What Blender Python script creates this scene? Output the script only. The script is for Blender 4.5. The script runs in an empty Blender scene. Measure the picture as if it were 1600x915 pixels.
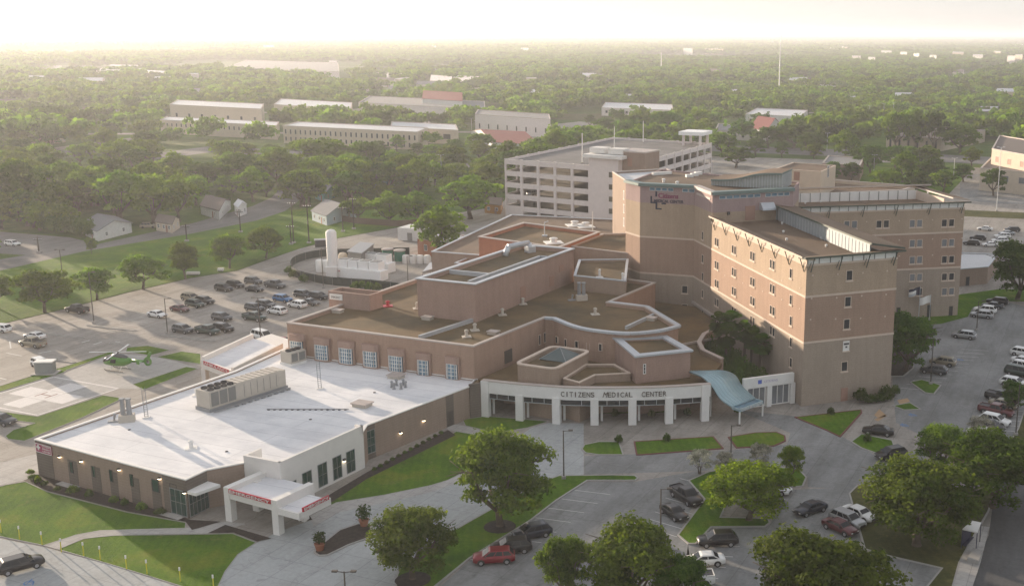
import bpy, bmesh, math, random
import numpy as np
from mathutils import Vector, Matrix
random.seed(7)
S = bpy.context.scene
COL = S.collection
# ------------------------------------------------------------------ camera
FPX, CX, CY, TH, RO, H = 1766., 1018., 457.5, math.radians(12.95), math.radians(.38), 60.
cam = bpy.data.cameras.new('camera'); co = bpy.data.objects.new('camera', cam); COL.objects.link(co)
cam.sensor_width = 36; cam.lens = FPX * 36 / 1600; cam.shift_x = -(CX - 800) / 1600; cam.shift_y = 0
cam.clip_start = 1; cam.clip_end = 60000
fwd = Vector((0, math.cos(TH), -math.sin(TH))); right0 = Vector((1, 0, 0)); up0 = right0.cross(fwd)
right = right0 * math.cos(RO) + up0 * math.sin(RO); up = -right0 * math.sin(RO) + up0 * math.cos(RO)
co.matrix_world = Matrix(((right.x, up.x, -fwd.x, 0), (right.y, up.y, -fwd.y, 0), (right.z, up.z, -fwd.z, H), (0, 0, 0, 1)))
S.camera = co
# ------------------------------------------------------------------ light
SUN_AZ, SUN_EL = math.radians(137), math.radians(7.2)      # azimuth as a plain x/y angle
world = bpy.data.worlds.new("World"); S.world = world; world.use_nodes = True
nt = world.node_tree; nt.nodes.clear()
sky = nt.nodes.new('ShaderNodeTexSky'); sky.sky_type = 'NISHITA'; sky.sun_disc = False
sky.sun_elevation = SUN_EL; sky.sun_rotation = math.pi / 2 - SUN_AZ
sky.air_density = 1.0; sky.dust_density = .7; sky.ozone_density = 2.0; sky.altitude = 50
bg = nt.nodes.new('ShaderNodeBackground'); bg.inputs['Strength'].default_value = .15
out = nt.nodes.new('ShaderNodeOutputWorld')
hsv = nt.nodes.new('ShaderNodeHueSaturation'); hsv.inputs['Saturation'].default_value = .55       # thin high cloud washes the blue and the gold out
nt.links.new(sky.outputs[0], hsv.inputs['Color']); veil = nt.nodes.new('ShaderNodeMix'); veil.data_type = 'RGBA'; veil.inputs[0].default_value = .84; veil.inputs[7].default_value = (1.22, 1.21, 1.26, 1)   # even high cloud sheet
nt.links.new(hsv.outputs[0], veil.inputs[6]); nt.links.new(veil.outputs[2], bg.inputs[0]); nt.links.new(bg.outputs[0], out.inputs[0])
sl = bpy.data.lights.new('sun', 'SUN'); sl.energy = 3.0; sl.angle = math.radians(.8); sl.color = (1, .80, .60)
so = bpy.data.objects.new('sun', sl); COL.objects.link(so)
sd = Vector((math.cos(SUN_AZ) * math.cos(SUN_EL), math.sin(SUN_AZ) * math.cos(SUN_EL), math.sin(SUN_EL)))
so.rotation_euler = sd.to_track_quat('Z', 'Y').to_euler(); so.location = (0, 0, 300)
S.view_settings.view_transform = 'Standard'; S.view_settings.look = 'None'; S.view_settings.gamma = 1
S.view_settings.use_curve_mapping = False; S.view_settings.exposure = 1.88
HAZE = 1.75e-4
# ------------------------------------------------------------------ layout: where a spot seen in the survey picture lies on the ground
def G(px, py, z=0.):
    u = px - CX; v = py - CY
    u, v = u * math.cos(RO) + v * math.sin(RO), -u * math.sin(RO) + v * math.cos(RO)
    dn = math.sin(TH) + math.cos(TH) * v / FPX; fw = math.cos(TH) - math.sin(TH) * v / FPX
    t = (H - z) / dn
    return (u / FPX * t, fw * t)
def PR(x, y, z):
    d = Vector((x, y, z - H)); a = d.dot(fwd)
    return (CX + FPX * d.dot(right) / a, CY - FPX * d.dot(up) / a, a)
def GP(pts, z=0.): return [G(a, b, z) for a, b in pts]
def unit(a): a = math.radians(a); return np.array([math.cos(a), math.sin(a)])
AX = -22.3
E1, E2 = unit(AX), unit(AX + 90)
def V2(p): return np.array(p[:2], float)
def hit(P, Q, px, py):                                     # where a sight line meets the wall P-Q: (distance along, height)
    P, Q = V2(P), V2(Q); d = Q - P; L = np.linalg.norm(d); d = d / L; n = np.array([-d[1], d[0]])
    a0 = np.array(G(px, py, 0)); a1 = np.array(G(px, py, 10))
    k = ((P - a0) @ n) / ((a1 - a0) @ n); q = a0 + (a1 - a0) * k
    return float((q - P) @ d), 10 * float(k)
NTH = 'first second third fourth fifth sixth seventh eighth ninth tenth eleventh twelfth thirteenth fourteenth fifteenth sixteenth seventeenth eighteenth nineteenth twentieth'.split() + ['twenty-' + k for k in 'first second third fourth fifth sixth seventh eighth ninth'.split()] + ['thirtieth', 'thirty-first']
# ------------------------------------------------------------------ scene objects
def tag(o, label=None, cat=None, group=None, kind=None):
    if label: o['label'] = label
    if cat: o['category'] = cat
    if group: o['group'] = group
    if kind: o['kind'] = kind
    return o
def empty(name, loc, label, cat, group=None, rz=0):
    o = bpy.data.objects.new(name, None); COL.objects.link(o); o.empty_display_size = .5
    o.location = loc; o.rotation_euler = (0, 0, rz)
    o['loc'] = list(loc); tag(o, label, cat, group); return o
class MB:
    def __init__(s): s.v = []; s.f = []; s.m = []
    def add(s, vs, fs, mi=0):
        o = len(s.v); s.v += [tuple(map(float, p)) for p in vs]; s.f += [tuple(i + o for i in f) for f in fs]; s.m += [mi] * len(fs)
    def prism(s, poly, z0, z1, mi=0, top=True, bot=False, mtop=None):
        poly = ccw(poly); n = len(poly)
        zt = z1 if hasattr(z1, '__len__') else [z1] * n; zb = z0 if hasattr(z0, '__len__') else [z0] * n
        vs = [(p[0], p[1], zb[i]) for i, p in enumerate(poly)] + [(p[0], p[1], zt[i]) for i, p in enumerate(poly)]
        s.add(vs, [(i, (i + 1) % n, n + (i + 1) % n, n + i) for i in range(n)], mi)
        if top: s.add([(p[0], p[1], zt[i]) for i, p in enumerate(poly)], [tuple(range(n))], mi if mtop is None else mtop)
        if bot: s.add([(p[0], p[1], zb[i]) for i, p in enumerate(poly)], [tuple(range(n - 1, -1, -1))], mi)
    def box(s, cx, cy, z0, z1, lx, ly, ang=0, mi=0):
        c, si = math.cos(ang), math.sin(ang)
        poly = [(cx + c * a - si * b, cy + si * a + c * b) for a, b in ((-lx / 2, -ly / 2), (lx / 2, -ly / 2), (lx / 2, ly / 2), (-lx / 2, ly / 2))]
        s.prism(poly, z0, z1, mi, True, True)
    def beam(s, P, Q, z0, z1, w, mi=0, off=0.):                # box along P-Q, width w, centred off metres to the right of it
        P, Q = V2(P), V2(Q); d = (Q - P) / (np.linalg.norm(Q - P) + 1e-9); r = np.array([d[1], -d[0]])
        a, b = r * (off - w / 2), r * (off + w / 2)
        s.prism([P + a, P + b, Q + b, Q + a], z0, z1, mi, True, True)
    def tube(s, P, Q, r0, r1=None, n=8, mi=0, caps=True):
        P, Q = Vector(P), Vector(Q); r1 = r0 if r1 is None else r1
        ax = (Q - P).normalized(); t = Vector((0, 0, 1)) if abs(ax.z) < .9 else Vector((1, 0, 0))
        a = ax.cross(t).normalized(); b = ax.cross(a)
        vs = [P + (a * math.cos(k * 2 * math.pi / n) + b * math.sin(k * 2 * math.pi / n)) * r0 for k in range(n)]
        vs += [Q + (a * math.cos(k * 2 * math.pi / n) + b * math.sin(k * 2 * math.pi / n)) * r1 for k in range(n)]
        fs = [(k, (k + 1) % n, n + (k + 1) % n, n + k) for k in range(n)]
        if caps: fs += [tuple(range(n - 1, -1, -1)), tuple(range(n, 2 * n))]
        s.add(vs, fs, mi)
    def lathe(s, x, y, prof, n=14, mi=0):
        vs = []; 
        for r, z in prof: vs += [(x + r * math.cos(k * 2 * math.pi / n), y + r * math.sin(k * 2 * math.pi / n), z) for k in range(n)]
        fs = [(j * n + k, j * n + (k + 1) % n, (j + 1) * n + (k + 1) % n, (j + 1) * n + k) for j in range(len(prof) - 1) for k in range(n)]
        fs.append(tuple((len(prof) - 1) * n + k for k in range(n)))
        s.add(vs, fs, mi)
    def build(s, name, mats, parent=None, smooth=False, bevel=0, local=False):
        me = bpy.data.meshes.new(name)
        if parent is not None and not local:
            L = parent['loc']; vs = [(a - L[0], b - L[1], c - L[2]) for a, b, c in s.v]
        else: vs = s.v
        me.from_pydata(vs, [], s.f)
        for m in (mats if isinstance(mats, (list, tuple)) else [mats]): me.materials.append(m)
        me.polygons.foreach_set('material_index', s.m)
        if smooth: me.polygons.foreach_set('use_smooth', [True] * len(s.f))
        me.update()
        o = bpy.data.objects.new(name, me); COL.objects.link(o)
        if parent is not None: o.parent = parent
        return o
def area2(p): return sum(p[i][0] * p[(i + 1) % len(p)][1] - p[(i + 1) % len(p)][0] * p[i][1] for i in range(len(p)))
def ccw(p): return list(p) if area2(p) > 0 else list(p)[::-1]
def offset(poly, d):                                       # inwards by d
    poly = [V2(p) for p in ccw(poly)]; n = len(poly); o = []
    for i in range(n):
        a, b, c = poly[i - 1], poly[i], poly[(i + 1) % n]
        u = (b - a) / (np.linalg.norm(b - a) + 1e-9); w = (c - b) / (np.linalg.norm(c - b) + 1e-9)
        n1, n2 = np.array([-u[1], u[0]]), np.array([-w[1], w[0]])
        m = n1 + n2; k = d / max(.3, (m @ n1)); o.append(b + m * k)
    return o
def curve_pts(pts, n=8):                                   # smooth a polyline (Catmull-Rom)
    P = [V2(p) for p in pts]; P = [2 * P[0] - P[1]] + P + [2 * P[-1] - P[-2]]; o = []
    for i in range(1, len(P) - 2):
        for k in range(n):
            t = k / n; a, b, c, d = P[i - 1], P[i], P[i + 1], P[i + 2]
            o.append(.5 * ((2 * b) + (c - a) * t + (2 * a - 5 * b + 4 * c - d) * t * t + (3 * b - a - 3 * c + d) * t ** 3))
    o.append(P[-2]); return o
def inpoly(p, poly):
    x, y = p; c = False; n = len(poly)
    for i in range(n):
        x0, y0 = poly[i]; x1, y1 = poly[i - 1]
        if (y0 > y) != (y1 > y) and x < (x1 - x0) * (y - y0) / (y1 - y0) + x0: c = not c
    return c
# ------------------------------------------------------------------ materials
MATS = {}
def srgb(r, g, b): return tuple(((c / 255) ** 2.2) for c in (r, g, b)) + (1,)
def base(name, rough=.8, metal=0, spec=.4):
    m = bpy.data.materials.new(name); m.use_nodes = True; MATS[name] = m
    b = m.node_tree.nodes['Principled BSDF']; b.inputs['Roughness'].default_value = rough
    b.inputs['Metallic'].default_value = metal; b.inputs['Specular IOR Level'].default_value = spec
    return m, m.node_tree, b
def nd(nt, t, **k):
    n = nt.nodes.new(t)
    for a, b in k.items():
        if a in n.inputs: n.inputs[a].default_value = b
        else: setattr(n, a, b)
    return n
def noise(nt, vec, scale, detail=4, rough=.6):
    n = nd(nt, 'ShaderNodeTexNoise'); n.inputs['Scale'].default_value = scale; n.inputs['Detail'].default_value = detail
    n.inputs['Roughness'].default_value = rough; nt.links.new(vec, n.inputs['Vector']); return n.outputs['Fac']
def ramp(nt, fac, stops):
    r = nd(nt, 'ShaderNodeValToRGB'); e = r.color_ramp.elements
    while len(e) < len(stops): e.new(.5)
    for i, (p, c) in enumerate(stops): e[i].position = p; e[i].color = c if len(c) == 4 else tuple(c) + (1,)
    nt.links.new(fac, r.inputs[0]); return r.outputs[0]
def mix(nt, fac, a, b, mode='MIX'):
    m = nd(nt, 'ShaderNodeMix', data_type='RGBA', blend_type=mode)
    for sock, v in ((m.inputs[0], fac), (m.inputs[6], a), (m.inputs[7], b)):
        if isinstance(v, (int, float)): sock.default_value = v
        elif isinstance(v, tuple): sock.default_value = v if len(v) == 4 else v + (1,)
        else: nt.links.new(v, sock)
    return m.outputs[2]
def pos(nt, rot=0, scale=(1, 1, 1)):
    g = nd(nt, 'ShaderNodeNewGeometry'); mp = nd(nt, 'ShaderNodeMapping', vector_type='TEXTURE')
    mp.inputs['Rotation'].default_value = (0, 0, math.radians(rot)); mp.inputs['Scale'].default_value = scale
    nt.links.new(g.outputs['Position'], mp.inputs[0]); return mp.outputs[0]
def math_(nt, op, a, b=None, c=None):
    m = nd(nt, 'ShaderNodeMath', operation=op)
    for i, v in enumerate((a, b, c)):
        if v is None: continue
        if isinstance(v, (int, float)): m.inputs[i].default_value = v
        else: nt.links.new(v, m.inputs[i])
    return m.outputs[0]
def nd_noise3(nt, p):
    n = nd(nt, 'ShaderNodeTexNoise'); n.inputs['Scale'].default_value = .3; nt.links.new(p, n.inputs['Vector']); v = nd(nt, 'ShaderNodeVectorMath', operation='SCALE'); nt.links.new(n.outputs['Color'], v.inputs[0]); v.inputs['Scale'].default_value = 40; return v.outputs[0]
def bump(nt, b, h, st=.3, dist=.05):
    n = nd(nt, 'ShaderNodeBump'); n.inputs['Strength'].default_value = st; n.inputs['Distance'].default_value = dist
    nt.links.new(h, n.inputs['Height']); nt.links.new(n.outputs[0], b.inputs['Normal'])
def mottled(name, c1, c2, scale=.4, rough=.85, fine=6, spec=.3, stops=(.35, .65), bmp=0):
    m, nt, b = base(name, rough, 0, spec); p = pos(nt)
    f = noise(nt, p, scale, 5, .65); f2 = noise(nt, p, fine, 3, .6)
    c = ramp(nt, f, [(stops[0], c1), (stops[1], c2)])
    c = mix(nt, .35, c, ramp(nt, f2, [(.3, (.45, .45, .45)), (.7, (1, 1, 1))]), 'MULTIPLY')
    nt.links.new(c, b.inputs['Base Color'])
    if bmp: bump(nt, b, f2, bmp, .1)
    return m
def paving(name, c1, c2, rot=AX, pw=4.6, ph=4.6, joint=.5, rough=.85, seed=0, stain=.5):
    m, nt, b = base(name, rough, 0, .3); p = pos(nt, rot); q = pos(nt, rot + 4)
    f = noise(nt, q, .06, 6, .65); f2 = noise(nt, q, 1.7, 4, .7)
    c = ramp(nt, f, [(.3, c1), (.7, c2)])
    br = nd(nt, 'ShaderNodeTexBrick'); br.offset = 0; br.inputs['Scale'].default_value = 1; br.inputs['Brick Width'].default_value = pw
    br.inputs['Row Height'].default_value = ph; br.inputs['Mortar Size'].default_value = .05; br.inputs['Mortar Smooth'].default_value = .6
    br.inputs['Color1'].default_value = (1, 1, 1, 1); br.inputs['Color2'].default_value = (.93, .93, .92, 1); br.inputs['Mortar'].default_value = (joint, joint, joint, 1)
    nt.links.new(p, br.inputs['Vector'])
    c = mix(nt, .8, c, br.outputs['Color'], 'MULTIPLY')
    c = mix(nt, .45, c, ramp(nt, f2, [(.3, (.6, .6, .6)), (.65, (1, 1, 1))]), 'MULTIPLY')
    f3 = noise(nt, pos(nt, rot, (1, 5, 1)), .35, 5, .7)
    c = mix(nt, stain, c, ramp(nt, f3, [(.38, (.55, .54, .52)), (.56, (1, 1, 1))]), 'MULTIPLY')
    vo = nd(nt, 'ShaderNodeTexVoronoi', feature='DISTANCE_TO_EDGE'); vo.inputs['Scale'].default_value = .11; nt.links.new(mix(nt, .12, p, nd_noise3(nt, p)), vo.inputs['Vector'])
    c = mix(nt, .3, c, ramp(nt, vo.outputs[0], [(.0, (.45, .45, .44)), (.012, (1, 1, 1))]), 'MULTIPLY')
    sp = noise(nt, pos(nt, 11), .55, 2, .5); c = mix(nt, .5, c, ramp(nt, sp, [(.68, (1, 1, 1)), (.76, (.55, .54, .53))]), 'MULTIPLY')
    nt.links.new(c, b.inputs['Base Color']); return m
def grass(name, c1, c2, c3):
    m, nt, b = base(name, 1, 0, .1); p = pos(nt)
    f = noise(nt, p, .12, 5, .6); f2 = noise(nt, p, 2.5, 5, .75); f3 = noise(nt, pos(nt, AX + 60, (1, 9, 1)), .5, 3, .6)
    c = ramp(nt, f, [(.32, c1), (.55, c2), (.72, c3)])
    c = mix(nt, .5, c, ramp(nt, f2, [(.3, (.45, .5, .4)), (.65, (1.1, 1.1, 1))]), 'MULTIPLY')
    c = mix(nt, .35, c, ramp(nt, f3, [(.35, (.65, .65, .6)), (.6, (1, 1, 1))]), 'MULTIPLY')
    nt.links.new(c, b.inputs['Base Color']); f5 = noise(nt, pos(nt, 33), .33, 6, .75); c = mix(nt, ramp(nt, f5, [(.56, (0, 0, 0)), (.72, (.7, .7, .7))]), c, (.20, .19, .07))
    wv = nd(nt, 'ShaderNodeTexWave'); wv.inputs['Scale'].default_value = .28; wv.inputs['Distortion'].default_value = 1.5; nt.links.new(pos(nt, AX + 30), wv.inputs['Vector'])
    c = mix(nt, .22, c, ramp(nt, wv.outputs['Fac'], [(.2, (.62, .68, .6)), (.8, (1.05, 1.05, 1))]), 'MULTIPLY'); nt.links.new(c, b.inputs['Base Color'])
    bump(nt, b, f2, .8, .3); return m
def brick(name, bands, rough=.9, var=.25):                 # bands: [(from height, colour), ...] coursed brick, colour by storey band
    m, nt, b = base(name, rough, 0, .25); g = nd(nt, 'ShaderNodeNewGeometry')
    sx = nd(nt, 'ShaderNodeSeparateXYZ'); nt.links.new(g.outputs['Position'], sx.inputs[0]); z = sx.outputs[2]
    c = bands[0][1]
    for z0, col in bands[1:]: c = mix(nt, math_(nt, 'GREATER_THAN', z, z0), c, col)
    if isinstance(c, tuple): c0 = c
    p = pos(nt); f = noise(nt, p, .25, 5, .7); f2 = noise(nt, p, 5, 4, .7)
    c = mix(nt, var, c, ramp(nt, f, [(.3, (.55, .55, .57)), (.7, (1.15, 1.12, 1.1))]), 'MULTIPLY')
    c = mix(nt, .45, c, ramp(nt, f2, [(.3, (.6, .6, .6)), (.7, (1.15, 1.15, 1.15))]), 'MULTIPLY')
    # vertical streaks and courses
    f4 = noise(nt, pos(nt, 0, (1, 1, 14)), 1.1, 3, .6)
    c = mix(nt, .3, c, ramp(nt, f4, [(.35, (.72, .72, .72)), (.6, (1, 1, 1))]), 'MULTIPLY')
    w = math_(nt, 'FRACT', math_(nt, 'MULTIPLY', z, 2.5)); w = math_(nt, 'GREATER_THAN', w, .86)
    c = mix(nt, math_(nt, 'MULTIPLY', w, .1), c, (.5, .47, .44), 'MIX')
    nt.links.new(c, b.inputs['Base Color']); return m
def plain(name, c, rough=.6, metal=0, spec=.5, var=.15, sc=.8):
    m, nt, b = base(name, rough, metal, spec); f = noise(nt, pos(nt), sc, 5, .7)
    cc = mix(nt, var * 2, tuple(c)[:3] + (1,), ramp(nt, f, [(.3, (.6, .6, .6)), (.65, (1, 1, 1))]), 'MULTIPLY')
    nt.links.new(cc, b.inputs['Base Color']); return m
def emis(name, c, st):
    m, nt, b = base(name, .5); b.inputs['Base Color'].default_value = tuple(c) + (1,)
    b.inputs['Emission Color'].default_value = tuple(c) + (1,); b.inputs['Emission Strength'].default_value = st; return m
M = {}
M['conc'] = paving('lot_concrete', (.27, .25, .225), (.39, .36, .32))
M['conc_dark'] = paving('worn_concrete', (.19, .195, .195), (.30, .305, .30), pw=6, ph=6, joint=.6)
M['conc_new'] = paving('new_concrete', (.34, .36, .36), (.45, .465, .46), pw=4, ph=4, joint=.55, stain=.25)
M['walk'] = paving('walk_concrete', (.36, .35, .335), (.48, .465, .44), pw=1.6, ph=1.6, joint=.6, stain=.25)
M['asphalt'] = paving('asphalt', (.075, .075, .077), (.13, .13, .13), pw=200, ph=200, joint=.8)
M['street'] = paving('street', (.13, .128, .125), (.21, .205, .195), pw=9, ph=200, joint=.75)
M['grass'] = grass('lawn_grass', (.055, .125, .010), (.10, .19, .012), (.19, .22, .025))
M['grass_dry'] = grass('dry_grass', (.06, .07, .025), (.10, .10, .04), (.15, .135, .06))
M['field'] = grass('field_grass', (.05, .10, .02), (.09, .15, .028), (.17, .18, .07))
M['mulch'] = mottled('mulch', (.018, .014, .012), (.05, .038, .03), 2, fine=14, bmp=.5)
M['kerb'] = plain('kerb_concrete', (.33, .32, .30), .85)
M['kerb_red'] = plain('red_kerb', (.16, .05, .045), .8)
M['cross_paint'] = plain('cross_paint', (.62, .60, .58), .8, var=.15, sc=1)
M['white_line'] = plain('line_paint', (.6, .6, .57), .8, var=.25, sc=2)
M['blue_line'] = plain('blue_paint', (.08, .2, .45), .8, var=.2)
M['tan_brick'] = brick('tan_brick', [(0, (.36, .27, .205)), ])
M['red_brick'] = brick('rose_brick', [(0, (.40, .27, .20))])
M['orange_brick'] = brick('orange_brick', [(0, (.45, .19, .11))])
M['pent_brick'] = brick('mauve_brick', [(0, (.38, .26, .21))])
M['tower_brick'] = brick('banded_brick', [(0, (.36, .295, .235)), (10.9, (.37, .255, .19)), (18.6, (.43, .33, .24)), (25.7, (.38, .28, .27))], var=.2)
M['ed_brick'] = brick('sand_brick', [(0, (.31, .235, .185))], var=.15)
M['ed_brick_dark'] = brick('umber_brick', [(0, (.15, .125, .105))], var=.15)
M['gravel'] = mottled('gravel_roof', (.075, .06, .03), (.165, .108, .05), .1, fine=4, stops=(.35, .62))
M['gravel_t'] = mottled('gravel_roof_brown', (.13, .095, .065), (.19, .13, .085), .1, fine=5, stops=(.3, .7))
M['coping'] = plain('metal_coping', (.5, .53, .56), .45, .3)
M['coping_w'] = plain('white_coping', (.46, .40, .36), .6)
M['stone'] = plain('pale_band', (.60, .49, .40), .8)
M['teal'] = plain('teal_metal', (.15, .21, .20), .5, .2)
M['green_metal'] = plain('dark_green_metal', (.05, .075, .06), .5)
M['canopy_blue'] = plain('blue_green_metal', (.33, .46, .50), .4, .2, var=.1)
M['white'] = plain('white_paint', (.74, .73, .70), .7, var=.1)
M['panel'] = plain('white_panel', (.85, .85, .83), .5, var=.05)
M['louver_blue'] = plain('blue_grey_louver', (.30, .34, .36), .5, .2)
M['stucco'] = plain('white_stucco', (.70, .68, .64), .85, var=.1)
M['garage'] = plain('garage_concrete', (.68, .62, .59), .85, var=.12)
M['garage_deck'] = mottled('garage_deck', (.12, .118, .115), (.19, .185, .18), .1)
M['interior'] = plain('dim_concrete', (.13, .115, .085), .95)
M['cream'] = plain('cream_wall', (.55, .47, .37), .85)
M['dark'] = plain('dark_metal', (.03, .03, .035), .5)
M['bronze'] = plain('bronze_letters', (.10, .085, .07), .6)
M['grey'] = plain('grey_metal', (.3, .31, .32), .5, .4)
M['pole'] = plain('bronze_pole', (.07, .06, .05), .6)
M['wood'] = plain('pole_wood', (.045, .034, .027), .9)
M['unit'] = plain('unit_beige', (.48, .44, .38), .6)
M['louver'] = plain('louver_grey', (.2, .2, .19), .6)
M['door'] = plain('door_salmon', (.34, .2, .15), .7)
M['red'] = plain('red_sign', (.45, .01, .03), .4)
M['red_brick_sign'] = plain('magenta_paint', (.33, .02, .10), .5)
M['navy'] = plain('navy_paint', (.03, .03, .06), .5)
M['roof_red'] = plain('red_roof', (.22, .06, .05), .8)
M['roof_brown'] = plain('brown_roof', (.13, .105, .09), .9)
M['roof_grey'] = plain('grey_shingle', (.17, .175, .18), .9)
M['roof_pale'] = plain('pale_metal_roof', (.55, .56, .57), .6, .1)
M['wall_white'] = plain('white_siding', (.62, .62, .60), .8)
M['wall_teal'] = plain('turquoise_siding', (.25, .48, .46), .8)
M['wall_blue'] = plain('pale_blue_siding', (.40, .49, .54), .8)
M['wall_green'] = plain('green_siding', (.08, .2, .17), .8)
M['orange_siding'] = plain('orange_siding', (.45, .22, .06), .8)
M['fence'] = plain('fence_wood', (.13, .085, .06), .9)
M['screen'] = plain('green_screen', (.02, .03, .025), .8)
M['tank_green'] = plain('tank_green', (.02, .18, .12), .5)
M['terracotta'] = plain('terracotta', (.30, .11, .06), .8)
M['tyre'] = plain('tyre', (.02, .02, .02), .8)
M['rim'] = plain('rim', (.45, .45, .46), .35, .6)
M['lamp'] = emis('wall_lamp_glow', (1, .82, .55), 6)
M['headlamp'] = plain('headlamp', (.7, .7, .7), .15)
M['taillamp'] = plain('taillamp', (.3, .01, .01), .3)
M['yellow'] = plain('yellow_paint', (.65, .58, .04), .6)
M['bark'] = plain('bark', (.115, .09, .065), .95, var=.3, sc=3)
# roof membrane of the low building
m, nt_, b = base('roof_membrane', .75, 0, .25); p = pos(nt_, AX); f = noise(nt_, p, .09, 5, .7)
c = ramp(nt_, f, [(.35, (.60, .61, .62)), (.6, (.78, .78, .775))])
br = nd(nt_, 'ShaderNodeTexBrick'); br.offset = .5; br.inputs['Scale'].default_value = 1; br.inputs['Brick Width'].default_value = 30
br.inputs['Row Height'].default_value = 3.2; br.inputs['Mortar Size'].default_value = .05; br.inputs['Color1'].default_value = (1, 1, 1, 1)
br.inputs['Color2'].default_value = (.95, .95, .96, 1); br.inputs['Mortar'].default_value = (.68, .68, .70, 1); nt_.links.new(p, br.inputs['Vector'])
c = mix(nt_, 1., c, br.outputs['Color'], 'MULTIPLY')
c = mix(nt_, .35, c, ramp(nt_, noise(nt_, pos(nt_, AX, (4, 1, 1)), .3, 6, .75), [(.36, (.74, .74, .76)), (.5, (1, 1, 1))]), 'MULTIPLY')
nt_.links.new(c, b.inputs['Base Color']); M['membrane'] = m
def glass(name, col, rough=.12):
    m, nt, b = base(name, rough, .0, .28); f = noise(nt, pos(nt), .35, 2, .5)
    c = mix(nt, f, tuple(x * .55 for x in col) + (1,), tuple(min(1, x * 1.6) for x in col) + (1,)); nt.links.new(c, b.inputs['Base Color']); return m
M['glass'] = glass('dark_window_glass', (.03, .035, .04))
M['glass_pale'] = glass('curtained_glass', (.16, .17, .18))
M['glass_green'] = glass('green_tinted_glass', (.015, .05, .045))
M['glass_blue'] = glass('blue_bay_glass', (.12, .2, .26), .2)
M['carglass'] = glass('car_glass', (.015, .018, .022), .06)
def paint(name, c, metal=.3):
    m, nt, b = base(name, .32, metal, .5); b.inputs['Coat Weight'].default_value = .35; b.inputs['Coat Roughness'].default_value = .08
    f = noise(nt, pos(nt), 1.2, 3, .5); cc = mix(nt, .25, tuple(c) + (1,), ramp(nt, f, [(.3, (.7, .7, .7)), (.7, (1, 1, 1))]), 'MULTIPLY')
    nt.links.new(cc, b.inputs['Base Color']); return m
PAINT = dict(white=paint('car_white', (.72, .72, .70), 0), black=paint('car_black', (.010, .010, .012)), silver=paint('car_silver', (.36, .37, .38), .6),
    grey=paint('car_grey', (.07, .075, .082), .4), red=paint('car_red', (.22, .01, .018), .3), maroon=paint('car_maroon', (.10, .02, .025), .3),
    blue=paint('car_blue', (.03, .13, .30), .4), green=paint('car_green', (.015, .038, .028), .2), tan=paint('car_tan', (.25, .22, .16), .4), navy=paint('car_navy', (.014, .02, .035), .3))
def leaf(name, dark, light, trans=.25):
    m, nt, b = base(name, .8, 0, .08); oi = nd(nt, 'ShaderNodeObjectInfo'); tc = nd(nt, 'ShaderNodeTexCoord')
    f = noise(nt, tc.outputs['Object'], .55, 3, .6); at = nd(nt, 'ShaderNodeAttribute', attribute_name='tone')
    k = math_(nt, 'ADD', math_(nt, 'MULTIPLY', f, .6), math_(nt, 'MULTIPLY', at.outputs['Fac'], .5))
    c = ramp(nt, k, [(.3, dark), (.85, light)])
    hs = nd(nt, 'ShaderNodeHueSaturation'); nt.links.new(c, hs.inputs['Color'])
    nt.links.new(math_(nt, 'ADD', .485, math_(nt, 'MULTIPLY', oi.outputs['Random'], .03)), hs.inputs['Hue'])
    nt.links.new(math_(nt, 'ADD', .72, math_(nt, 'MULTIPLY', oi.outputs['Random'], .6)), hs.inputs['Value'])
    nt.links.new(hs.outputs[0], b.inputs['Base Color'])
    tr = nd(nt, 'ShaderNodeBsdfTranslucent'); nt.links.new(mix(nt, 1., hs.outputs[0], (1.25, 1.3, .5), 'MULTIPLY'), tr.inputs[0])
    ms = nd(nt, 'ShaderNodeMixShader'); ms.inputs[0].default_value = trans
    nt.links.new(b.outputs[0], ms.inputs[1]); nt.links.new(tr.outputs[0], ms.inputs[2]); nt.links.new(ms.outputs[0], nt.nodes['Material Output'].inputs[0]); return m
M['leaf_oak'] = leaf('oak_leaf', (.035, .07, .014), (.145, .20, .030), .45)
M['leaf_bright'] = leaf('bright_leaf', (.07, .13, .010), (.20, .29, .022), .5)
M['leaf_dark'] = leaf('dark_leaf', (.032, .07, .012), (.095, .16, .02), .45)
M['leaf_mid'] = leaf('mixed_leaf', (.05, .10, .010), (.165, .25, .018), .52)
M['blossom'] = leaf('white_blossom_leaf', (.10, .12, .08), (.75, .70, .68), .3)
# ================================================================== GROUND
def sheet(name, poly, z, mat, kind='structure'):
    mb = MB(); poly = ccw(poly); mb.add([(p[0], p[1], z) for p in poly], [tuple(range(len(poly)))])
    return tag(mb.build(name, mat), kind=kind)
def kerbed(name, poly, mat, kmat=None, h=.13, w=.22, smooth=0):
    if smooth: poly = curve_pts(list(poly) + [poly[0]], smooth)[:-1]
    poly = ccw(poly); mb = MB(); mb.prism(offset(poly, .02), 0, h - .03, 0)
    inn = offset(poly, w); n = len(poly)
    for i in range(n):
        j = (i + 1) % n
        mb.prism([poly[i], poly[j], inn[j], inn[i]], 0, h, 1)
    return tag(mb.build(name, [mat, kmat or M['kerb']]), kind='structure')
mb = MB(); R = 26000
mb.add([(-R, -300, -.06), (R, -300, -.06), (R, R, -.06), (-R, R, -.06)], [(0, 1, 2, 3)])
tag(mb.build('ground', M['field']), kind='structure')
HZ = MB(); HZ.prism([(-R - 40, -340), (R + 40, -340), (R + 40, R + 40), (-R - 40, R + 40)], -1.2, 92, 0, True, True)
hm = bpy.data.materials.new('haze_air'); hm.use_nodes = True; hn = hm.node_tree; hn.nodes.remove(hn.nodes['Principled BSDF'])
pv = hn.nodes.new('ShaderNodeVolumePrincipled'); pv.inputs['Density'].default_value = HAZE; pv.inputs['Color'].default_value = (.92, .945, 1.0, 1)
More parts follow.
